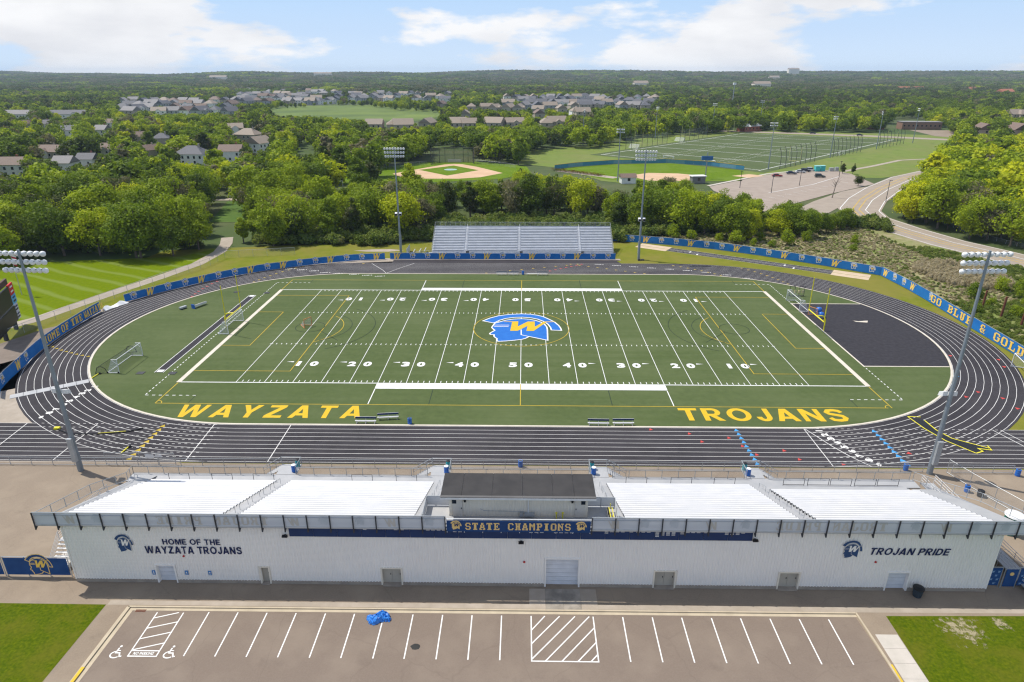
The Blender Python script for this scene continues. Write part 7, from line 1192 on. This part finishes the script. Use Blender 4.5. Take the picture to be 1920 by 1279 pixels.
for i, (x, y, ze, w_, d_, yaw, wl, rf, kd, nr) in enumerate(HOUSES):
    a, b, h = w_ / 2, d_ / 2, ze + .3; rh = b * .72
    if nr:
        o = thing('house', (x, y, 0), HL[i], 'house', None, R(yaw)); wm = MB().box(-a, a, -b, b, 0, h)
        if kd != 'h': wm.add([(-a, -b, h), (-a, b, h), (-a, 0, h + rh - .1), (a, -b, h), (a, b, h), (a, 0, h + rh - .1)], [(1, 0, 2), (3, 4, 5)])
        wm.build('wall', WALLM[wl], o, local=True); v_, f_ = roof_faces(kd, a, b, h, rh); rfo = MB().add(v_, f_).build('roof', ROOFM[rf], o, local=True)
        if kd in 'xm':
            for xg in ((0,) if kd == 'x' and w_ < 30 else (-a * .5, a * .5)):
                g = 2.2 if kd == 'x' else 1.0; zz0 = h - .1 if kd == 'x' else h + .2
                MB().box(xg - g, xg + g, -b - .9, -b + 2.0, zz0 - (h if kd == 'x' else .3), zz0 + .5).add([(xg - g, -b - .9, zz0 + .5), (xg + g, -b - .9, zz0 + .5), (xg, -b - .9, zz0 + .5 + g * .6)], [(0, 1, 2)]).build('gable_wall', WALLM[0], o, local=True)
                MB().add([(xg - g - .3, -b - 1.1, zz0 + .4), (xg, -b - 1.1, zz0 + .65 + g * .6), (xg, .0, zz0 + .65 + g * .6), (xg - g - .3, .0, zz0 + .4), (xg + g + .3, -b - 1.1, zz0 + .4), (xg + g + .3, .0, zz0 + .4)], [(0, 1, 2, 3), (1, 4, 5, 2)]).build('gable_roof', ROOFM[rf], o, local=True)
        MB().box(a * .4, a * .4 + .8, .2, .9, h, h + rh + .9).build('chimney', M['brick'] if i % 3 == 0 else WALLM[1], rfo, local=True)
        me = MB().box(-.55, .55, -.07, .02, 0, 1.4).mesh('window', M['glassdark']); fm = MB().box(-.68, .68, -.04, .02, -.13, 0).box(-.68, .68, -.04, .02, 1.4, 1.53).box(-.68, -.55, -.04, .02, 0, 1.4).box(.55, .68, -.04, .02, 0, 1.4).mesh('frame', M['whiteobj'])
        g_ = random.Random(i)
        for z in ((.9, 3.4) if ze > 5 else (1.0,)):
            k_ = max(2, int(w_ / 3.2))
            for j in range(k_):
                if g_.random() < .2: continue
                wo = put('window', me, o, (-a + w_ * (j + .5) / k_, -b, z)); put('frame', fm, wo)
            for s in (-1, 1): wo = put('window', me, o, (s * a, -b * .3, z), s * math.pi / 2); put('frame', fm, wo)
    else:
        az = x / (y + 120); u = 960 + 1245 * (az + .017); D_ = math.hypot(x, y + 120)
        reg = 'the estate left of the meadow' if u < 462 else 'the rows behind the meadow' if u < 660 and D_ > 700 else 'the rows right of the meadow' if u < 846 and D_ > 700 else 'the far row under the ridge' if D_ > 1800 else 'the estate left of the tall mast' if D_ > 640 and u < 1260 else 'the row behind the baseball trees' if u < 1120 else 'the trees at the far right'
        m_ = MB(); m_.mat(0).box(-a, a, -b, b, 0, h)
        if kd != 'h': m_.add([(-a, -b, h), (-a, b, h), (-a, 0, h + rh - .1), (a, -b, h), (a, b, h), (a, 0, h + rh - .1)], [(1, 0, 2), (3, 4, 5)])
        m_.mat(1); v_, f_ = roof_faces(kd, a, b, h, rh); m_.add(v_, f_)
        if kd == 'x': m_.mat(0).box(-2.5, 2.5, -b - 1.6, -b, 0, h).add([(-2.5, -b - 1.6, h), (2.5, -b - 1.6, h), (0, -b - 1.6, h + 1.7)], [(0, 1, 2)]).mat(1).add([(-2.9, -b - 1.9, h - .1), (0, -b - 1.9, h + 1.9), (0, 0, h + 1.9), (-2.9, 0, h - .1), (2.9, -b - 1.9, h - .1), (2.9, 0, h - .1)], [(0, 1, 2, 3), (1, 4, 5, 2)])
        m_.mat(2)
        for z in ((1, 3.5) if ze > 5 else (1,)):
            for xx in (-a * .6, 0, a * .6):
                yy = -b - .05 - (1.6 if kd == 'x' and abs(xx) < 2.5 else 0); m_.add([(xx - .7, yy, z), (xx + .7, yy, z), (xx + .7, yy, z + 1.4), (xx - .7, yy, z + 1.4)], [(0, 1, 2, 3)])
            for s in (-1, 1): m_.add([(s * (a + .05), -.7, z), (s * (a + .05), .7, z), (s * (a + .05), .7, z + 1.4), (s * (a + .05), -.7, z + 1.4)], [(0, 1, 2, 3)])
        put('house', m_.mesh('house', [WALLM[wl], ROOFM[rf], M['glassdark']]), None, (x, y, 0), R(yaw), label='%s house with %s roof in %s' % (WN[wl], RN[rf], reg), cat='house', group='%s roofed %s houses in %s' % (RN[rf], WN[wl], reg))

# ================================================================ TREES
def crown_mesh(name, seed, n, leaf, m, kind=0, width=.40):
    """leaf-sized faces gathered in uneven clumps that reach almost to the ground; unit height"""
    r = np.random.default_rng(seed); nl = [26, 34, 22, 30][kind]; cz, rz_ = [(.52, .42), (.52, .45), (.54, .38), (.50, .46)][kind]
    d = r.normal(size=(nl, 3)); d[:, 2] = np.where(r.random(nl) < .3, -np.abs(d[:, 2]), d[:, 2]); d /= np.linalg.norm(d, axis=1)[:, None]; rad = r.uniform(.55, .98, (nl, 1))
    lc = d * rad * np.array([width * .80, width * .80, rz_ * .88]) + np.array([0, 0, cz]); lr = r.uniform(.06, .15, nl) * (width / .36)
    lc[:3] = np.array([(0, 0, cz), (.03, -.04, cz - .18), (-.02, .03, cz + .14)]); lr[:3] = np.array([.62, .5, .42]) * width
    w_ = lr ** 1.7; idx = r.choice(nl, n, p=w_ / w_.sum())
    v = r.normal(size=(n, 3)); v[:, 2] += .3; v /= np.linalg.norm(v, axis=1)[:, None]
    p = lc[idx] + v * (lr[idx] * np.where(r.random(n) < .16, r.uniform(1.0, 1.55, n), r.uniform(.68, 1.08, n)))[:, None] * np.array([1, 1, .82]); p[:, 2] = np.maximum(p[:, 2], .03 + r.uniform(0, .1, n))
    nn = v * .8 + r.normal(size=(n, 3)) * .45 + np.array([0, 0, .15]); nn /= np.linalg.norm(nn, axis=1)[:, None]
    t = np.cross(nn, r.normal(size=(n, 3))); t /= np.linalg.norm(t, axis=1)[:, None]; b = np.cross(nn, t)
    s = leaf * r.uniform(.55, 1.3, (n, 1)); q = np.stack([p - t * s * .5, p - b * s * .42 + nn * s * .1, p + t * s * .55, p + b * s * .4 - nn * s * .06], 1).reshape(-1, 3)
    me = bpy.data.meshes.new(name); me.vertices.add(4 * n); me.vertices.foreach_set('co', q.ravel()); me.loops.add(4 * n); me.loops.foreach_set('vertex_index', np.arange(4 * n)); me.polygons.add(n); me.polygons.foreach_set('loop_start', np.arange(0, 4 * n, 4)); me.polygons.foreach_set('loop_total', np.full(n, 4)); me.materials.append(m); me.update(calc_edges=True); me.validate(); return me
def trunk_mesh(seed):
    g_ = random.Random(seed); m_ = MB(); m_.tube((0, 0, -.01), (0, 0, .35), .022, .016, 7)
    for i in range(5):
        t = i * 1.26 + g_.uniform(0, .8); z = g_.uniform(.25, .38); e = (.2 * math.cos(t), .2 * math.sin(t), z + g_.uniform(.18, .32)); m_.tube((0, 0, z), e, .012, .004, 5)
    m_.tube((0, 0, .35), (g_.uniform(-.03, .03), 0, .8), .016, .004, 6); return m_.mesh('trunk', M['trunk'])
CR_ = [crown_mesh('crown', s, 5200, .040, M['leaf'], (0, 1, 2, 3)[s % 4], (.42, .37, .46, .24)[s % 4]) for s in range(9)] + [crown_mesh('sparse_crown', 30 + s, 2100, .040, M['leaf'], 1, .40) for s in range(2)]; TK = [trunk_mesh(s) for s in range(4)]
FARC = [crown_mesh('far_crown', 40 + s, 1100, .085, M['leaffar'], s % 4, (.42, .37, .46, .22)[s % 4]) for s in range(8)]
def decode(runs):
    o = []
    for v in runs: o += [v % 5] * (v // 5)
    return o
FAC = (1, .85, .7, .55)
def grid(seed, ymin, ymax, sp, h0, h1, code):
    g_ = random.Random(seed); o = []; k_ = 0; y = ymin
    while y < ymax:
        xm = .86 * (y + 120) + 30; x = -xm
        while x < xm:
            xx = x + g_.uniform(-.45, .45) * sp; yy = y + g_.uniform(-.45, .45) * sp; hh = g_.uniform(h0, h1); x += sp
            if code[k_]: o.append((xx, yy, hh * FAC[code[k_] - 1]))
            k_ += 1
        y += sp
    return o
def grid3(seed, ymin, ymax, sp):
    g_ = random.Random(seed); o = []; y = ymin; hp = np.array([(h_[0], h_[1], max(h_[3], h_[4]) * .6 + 20) for h_ in HOUSES])
    while y < ymax:
        xm = .86 * (y + 120) + 30; x = -xm
        while x < xm:
            xx = x + g_.uniform(-.3, .3) * sp; yy = y + g_.uniform(-.3, .3) * sp; x += sp
            if not (np.hypot(hp[:, 0] - xx, hp[:, 1] - yy) < hp[:, 2]).any(): o.append((xx, yy))
        y += sp
    return o
cA, cB, cC = [decode(t) for t in (RUNS_NEAR, RUNS_MID, RUNS_FAR)]
TA = grid(11, 20, 300, 7.8, 11, 17.5, cA) + grid(12, 300, 620, 10, 10, 16.5, cB) + grid(13, 620, 1500, 13, 9, 15, cC)
TA.sort(key=lambda t: t[0] ** 2 + (t[1] + 120) ** 2)
tg = random.Random(77)
def tint(x, y):
    b = .42
    if x > 110 and y < 300: b = .70
    elif -60 < x < 90 and y < 190: b = .52
    elif y > 600: b = .40 - min(.22, (y - 600) / 5500)
    elif y > 330: b = .48
    if y > 600: b += .20 * math.sin(x / 170 + 2.1 * math.sin(y / 260)) * math.sin(y / 210 + .5 * math.sin(x / 120)) 
    b += .16 * math.sin(x * .035 + 1.7 * math.sin(y * .021)) * math.sin(y * .043 + .6)
    return 0. if tg.random() < .07 else max(.1, min(1., b + tg.gauss(0, .19)))
def treeat(x, y, h, t, label, group, i):
    o = thing('tree', (x, y, 0), label, 'tree', group, tg.uniform(0, 6.28)); o.scale = (h * tg.uniform(.92, 1.15), h * tg.uniform(.92, 1.15), h)
    c = put('crown', CR_[i % 11], o); c['tint'] = t; put('trunk', TK[i % 4], o); return o
for i, (x, y, h) in enumerate(TA[:300]):
    t = tint(x, y); nm = 'dark green' if t < .36 else 'mid green' if t < .58 else 'yellow green'
    D_ = math.hypot(x, y + 120); az = x / (y + 120); row = 'front' if (x < 100 and y < 84) or (x >= 100 and D_ < 215) else 'middle' if D_ < 245 else 'back'
    if x > 100: rg = 'of the wood right of the road' + (', right frame edge' if az > .62 else ', by the bend')
    elif x > 34: rg = 'of the trees below the car park' + (', by the road' if x > 75 else ', by the light pole' if x < 52 else '')
    elif x > -32: rg = 'of the wood behind the bleachers' + (', right end' if x > 15 else ', left end' if x < -14 else ', centre')
    elif x > -82: rg = 'of the wood right of the path' + (', beside the path' if x < -64 else ', by the light pole' if x > -45 else '')
    else: rg = 'of the wood above the lawn' + (', beside the path' if az > -.52 else ', left frame edge' if az < -.68 else '')
    sz = 'tall' if h > 14 else 'medium' if h > 9.5 else 'low'
    rg = rg.replace(' of the trees', ' of trees')
    treeat(x, y, h, t, '%s %s tree, %s %s' % (sz, nm, row, rg), '%s %s trees, %s %s' % (sz, nm, row, rg), i)
for x, y, h, t, l in ((-2.5, 246, 15, .35, 'lone tree with a leaning forked trunk right of the baseball field'), (156, 214, 5.5, .1, 'small dark round tree on the car park corner, left of the pair'), (160.5, 213, 5.5, .12, 'small dark round tree on the car park corner, right of the pair'), (146, 176, 5, .15, 'small dark tree on the traffic island'), (-90, 118, 9, .6, 'round yellow green tree standing beside the small dark meadow')):
    if l: treeat(x, y, h, t, l, None, int(x) % 9)
for i in range(24):
    x = tg.uniform(72, 106); y = 73.5 + (x - 72) * .36 + tg.uniform(0, 9); y += 3 if x < 80 else 0
    if i % 3 == 0: y += 4
    treeat(x, y, tg.uniform(5, 8.5), tg.uniform(.38, .6), 'slender light green tree on the scrub edge between the road and the far sand pit', 'slender trees between the road and the far sand pit', i)
ed = [(132, 118), (129, 108), (129.5, 99), (131, 90), (135, 79), (139, 70), (143, 62), (148, 54), (153, 42), (141, 130), (150, 142), (136, 104), (139, 92), (143, 80)]
for i, (x, y) in enumerate(ed): treeat(x + 3.2, y, tg.uniform(8, 13), tg.uniform(.6, .9), 'bushy yellow green tree right at the outer edge of the road bend', 'bushy trees at the outer edge of the road bend', i)
def scatter(name, pts, protos, m, **kw):
    """one object: points with rotation, size and tint that instance the given meshes"""
    me = bpy.data.meshes.new(name); me.vertices.add(len(pts)); me.vertices.foreach_set('co', np.array([p[:3] for p in pts], dtype=np.float32).ravel())
    for an, ty, vals, key in (('rot', 'FLOAT', [p[3] for p in pts], 'value'), ('sc', 'FLOAT_VECTOR', [c for p in pts for c in p[4]], 'vector'), ('tint', 'FLOAT', [p[5] for p in pts], 'value'), ('idx', 'INT', [p[6] for p in pts], 'value')):
        me.attributes.new(an, ty, 'POINT').data.foreach_set(key, vals)
    me.update(); o = put(name, me, None, **kw); me.materials.append(m)
    col = bpy.data.collections.new(name + ' kinds')
    for i, pm_ in enumerate(protos): col.objects.link(bpy.data.objects.new('kind_%02d' % i, pm_))
    ng = bpy.data.node_groups.new(name, 'GeometryNodeTree'); ng.interface.new_socket('Geometry', in_out='INPUT', socket_type='NodeSocketGeometry'); ng.interface.new_socket('Geometry', in_out='OUTPUT', socket_type='NodeSocketGeometry')
    gi = ng.nodes.new('NodeGroupInput'); go = ng.nodes.new('NodeGroupOutput'); ci = ng.nodes.new('GeometryNodeCollectionInfo'); ci.inputs['Collection'].default_value = col; ci.inputs['Separate Children'].default_value = True; ci.inputs['Reset Children'].default_value = True
    ip = ng.nodes.new('GeometryNodeInstanceOnPoints'); ip.inputs['Pick Instance'].default_value = True
    def na(n, ty): a = ng.nodes.new('GeometryNodeInputNamedAttribute'); a.data_type = ty; a.inputs['Name'].default_value = n; return [s for s in a.outputs if s.enabled and s.name == 'Attribute'][0]
    cx = ng.nodes.new('ShaderNodeCombineXYZ'); ng.links.new(na('rot', 'FLOAT'), cx.inputs[2])
    ng.links.new(gi.outputs[0], ip.inputs['Points']); ng.links.new(ci.outputs[0], ip.inputs['Instance']); ng.links.new(na('idx', 'INT'), ip.inputs['Instance Index']); ng.links.new(cx.outputs[0], ip.inputs['Rotation']); ng.links.new(na('sc', 'FLOAT_VECTOR'), ip.inputs['Scale']); ng.links.new(ip.outputs[0], go.inputs[0])
    md = o.modifiers.new('scatter', 'NODES'); md.node_group = ng; return o
far = [(x, y, hgt(x, y), tg.uniform(0, 6.28), (h * tg.uniform(.95, 1.25), h * tg.uniform(.95, 1.25), h), tint(x, y), tg.randrange(8)) for x, y, h in TA[300:]]
scatter('far_woodland', far, FARC, M['leaffar'], label='wooded belts of mixed green trees round the far fields and houses', cat='woodland', kind='stuff')
def patch_mesh(seed, size=46, n=17, q=95):
    r = np.random.default_rng(seed); P = []
    for i in range(n):
        cx, cy = r.uniform(-.5, .5, 2) * size; h = r.uniform(9, 15); w_ = r.uniform(4.5, 6.5)
        v = r.normal(size=(q, 3)); v[:, 2] = np.abs(v[:, 2]) * 1.1 - .25; v /= np.linalg.norm(v, axis=1)[:, None]
        p = np.array([cx, cy, h - w_ * .8]) + v * np.array([w_, w_, w_ * .8]) * r.uniform(.8, 1.05, (q, 1)); nn = v + r.normal(size=(q, 3)) * .35; nn /= np.linalg.norm(nn, axis=1)[:, None]
        t = np.cross(nn, r.normal(size=(q, 3))); t /= np.linalg.norm(t, axis=1)[:, None]; b = np.cross(nn, t); s = 1.9 * r.uniform(.7, 1.2, (q, 1)); P.append(np.stack([p - t * s * .5, p - b * s * .5, p + t * s * .5, p + b * s * .5], 1).reshape(-1, 3))
    a = np.concatenate(P); k_ = len(a) // 4; return MB().add(a.tolist(), [(4 * i, 4 * i + 1, 4 * i + 2, 4 * i + 3) for i in range(k_)]).mesh('forest_patch', M['leaffar'])
PT = [patch_mesh(60 + s) for s in range(5)]
pts = [(x, y, hgt(x, y) - 1, tg.uniform(0, 6.28), (1, 1, tg.uniform(.85, 1.25)), max(.02, tint(x, y) - .05), tg.randrange(5)) for x, y in grid3(14, 1500, 2600, 42)] + [(x, y, hgt(x, y) - 1, tg.uniform(0, 6.28), (1.45, 1.45, tg.uniform(.9, 1.6)), max(.02, tint(x, y) - .08), tg.randrange(5)) for x, y in grid3(15, 2600, 5600, 60)]
scatter('far_forest', pts, PT, M['leaffar'], label='continuous forest covering the land up to the horizon', cat='forest', kind='stuff')
# shrubs, weeds, reeds
SH = [crown_mesh('shrub', 80 + s, 520, .13, M['scrubleaf'], 2, .5) for s in range(4)]; SHN = [crown_mesh('shrub_foliage', 90 + s, 1500, .07, M['leaf'], 2, .52) for s in range(3)]
def inp(x, y, P):
    c = False; j = len(P) - 1
    for i in range(len(P)):
        if (P[i][1] > y) != (P[j][1] > y) and x < (P[j][0] - P[i][0]) * (y - P[i][1]) / (P[j][1] - P[i][1]) + P[i][0]: c = not c
        j = i
    return c
RM = [(28, 74.5), (36, 72.4), (55, 65), (74, 52), (89.4, 39), (89.8, 20), (88.8, 0), (87.2, -20), (128, -30), (139, 20), (128, 48), (118, 78), (112, 100), (105, 108), (92, 95), (60, 84)]
wp = []
for i in range(26000):
    x = tg.uniform(28, 140); y = tg.uniform(-30, 110)
    if 66 < y < 130 and x > 108 - (y - 90) * .05 or (y <= 66 and x > 126 - (y - 46) * .55): continue
    if not inp(x, y, RM): continue
    bx = (x - 87) * .6 + (y - 38) * .35; dry = .5 + .5 * math.sin(x * .13 + y * .09) ; near_b = x < 108 and y > 18
    t = tg.uniform(.55, .95) if (near_b and tg.random() < .72) else tg.uniform(.05, .5); hh = tg.uniform(.35, .75) if near_b else tg.uniform(.4, 1.15)
    wp.append((x, y, -.25 * hh, tg.uniform(0, 6.28), (hh * 1.3, hh * 1.3, hh), t, tg.randrange(4)))
scatter('meadow_weeds', wp, SH, M['scrubleaf'], label='tangled green and dry brown weeds covering the meadow behind the right banner fence', cat='weeds', kind='stuff')
rp_ = []
for i in range(900):
    x = tg.uniform(98, 116); y = tg.uniform(26, 50)
    if (x - 107) ** 2 / 90 + (y - 38) ** 2 / 150 < 1: hh = tg.uniform(1.4, 2.2); rp_.append((x, y, -.3, tg.uniform(0, 6.28), (hh * .55, hh * .55, hh), tg.uniform(.85, 1), tg.randrange(4)))
scatter('reeds', rp_, SH, M['scrubleaf'], label='pale tan reed bed in the meadow left of the right light pole head', cat='reeds', kind='stuff')
up = []
for i in range(5200):
    x = tg.uniform(-130, 115); y = tg.uniform(56, 100)
    if abs(x - 0) < 30 and y < 71: continue
    if -36 < x < 28 and y < 72: continue
    if x < -36 and y < 66 + (-x - 60) * .0 and x > -84: continue
    if -108 < x < -78 : continue
    if x < -84 and y < 56: continue
    if inp(x, y, [(28, 50), (130, 50), (130, 72), (100, 96), (60, 84), (30, 74)]): continue
    hh = tg.uniform(1.4, 4.2); up.append((x, y, -.2, tg.uniform(0, 6.28), (hh, hh, hh), tg.uniform(.0, .45), tg.randrange(4)))
scatter('undergrowth', up, SH, M['scrubleaf'], label='dense dark undergrowth at the foot of the woods behind the track', cat='undergrowth', kind='stuff')
def shrub(x, y, h, t, label, i, group=None):
    o = thing('shrub', (x, y, -.3), label, 'shrub', group, tg.uniform(0, 6)); o.scale = (h, h, h * 1.05); c = put('foliage', SHN[i % 3], o); c['tint'] = t
    s_ = put('stem', TK[i % 4], o); return o
shrub(45.9, -75.4, 2.6, .62, 'bright green shrub on the lawn at the right frame edge', 0); shrub(46.2, -78.3, 2.0, .55, 'lower bright green shrub below the first at the right frame edge', 1); shrub(-46.4, -79.6, 2.4, .15, 'dark green shrub at the bottom left corner of the picture', 2)
for i in range(34):
    x = tg.uniform(93, 122); y = tg.uniform(-18, 26)
    if x < 90 + (26 - y) * .1: continue
    shrub(x, y, tg.uniform(2.2, 4.2), tg.uniform(.35, .62), 'leafy green shrub in the thicket behind the GO BLUE & GOLD banner', i, 'shrubs behind the GO BLUE & GOLD banner')
for i, (x, y) in enumerate(((62, 70), (66, 67.5), (58, 73), (71, 66), (76, 68), (83, 72), (92, 62), (96, 70), (70, 74), (50, 75), (45, 76))): shrub(x, y, tg.uniform(2.5, 5), tg.uniform(.4, .65), 'leafy shrub along the wood edge behind the far sand pits', i, 'shrubs behind the far sand pits')
for i in range(26):
    x = tg.uniform(-128, -84); y = 52.5 + (x + 150) * .12 + tg.uniform(0, 5); y = max(y, 49 + (-x - 90) * -.05)
    if x > -88: continue
    shrub(x, y + 2.5, tg.uniform(2.2, 4.0), tg.uniform(.1, .4), 'dark leafy shrub along the top edge of the striped lawn', i, 'shrubs along the striped lawn')
o = thing('dead_tree', (122, 146, 0), 'bare grey dead tree in front of the far car park', 'tree'); dm = MB(); dm.tube((0, 0, 0), (.6, 0, 5), .22, .14, 7); g_ = random.Random(2)
for i in range(9): t = g_.uniform(0, 6.28); z = g_.uniform(3.5, 6); dm.tube((.5, 0, z), (.5 + 1.8 * math.cos(t), 1.8 * math.sin(t), z + g_.uniform(1, 3.4)), .08, .02, 5)
dm.tube((.6, 0, 5), (1.4, 0, 8.6), .14, .03, 6); dm.build('branches', M['deadwood'], o, local=True)
fw = MB(); g_ = random.Random(8)
for i in range(700):
    t = g_.random(); x = 16 + 22 * t + g_.uniform(-2, 2); y = 226 - 20 * t + g_.uniform(-2.4, 2.4); z = g_.uniform(.4, .9); s_ = .35; fw.add([(x - s_, y, z), (x, y - s_, z + .1), (x + s_, y, z), (x, y + s_, z - .1)], [(0, 1, 2, 3)])
tag(fw.build('flower_bed', mat('orange lilies', (.5, .26, .02), (.3, .3, .03), 3)), 'strip of orange flowers beside the softball outfield', 'flowers', kind='stuff')

# ---------------------------------------------------------------- air
hz = MB().box(-7200, 7200, -900, 8200, -1.2, 95).mesh('haze', [])
hm_ = bpy.data.materials.new('thin summer haze'); hm_.use_nodes = True; t = hm_.node_tree; t.nodes.clear(); o_ = N('ShaderNodeOutputMaterial', t); pv = N('ShaderNodeVolumePrincipled', t)
pv.inputs['Color'].default_value = (.66, .82, 1.0, 1); pv.inputs['Density'].default_value = 0.000075; pv.inputs['Anisotropy'].default_value = 0.0
t.links.new(pv.outputs[0], o_.inputs['Volume']); hz.materials.append(hm_); put('haze', hz, None, kind='stuff')
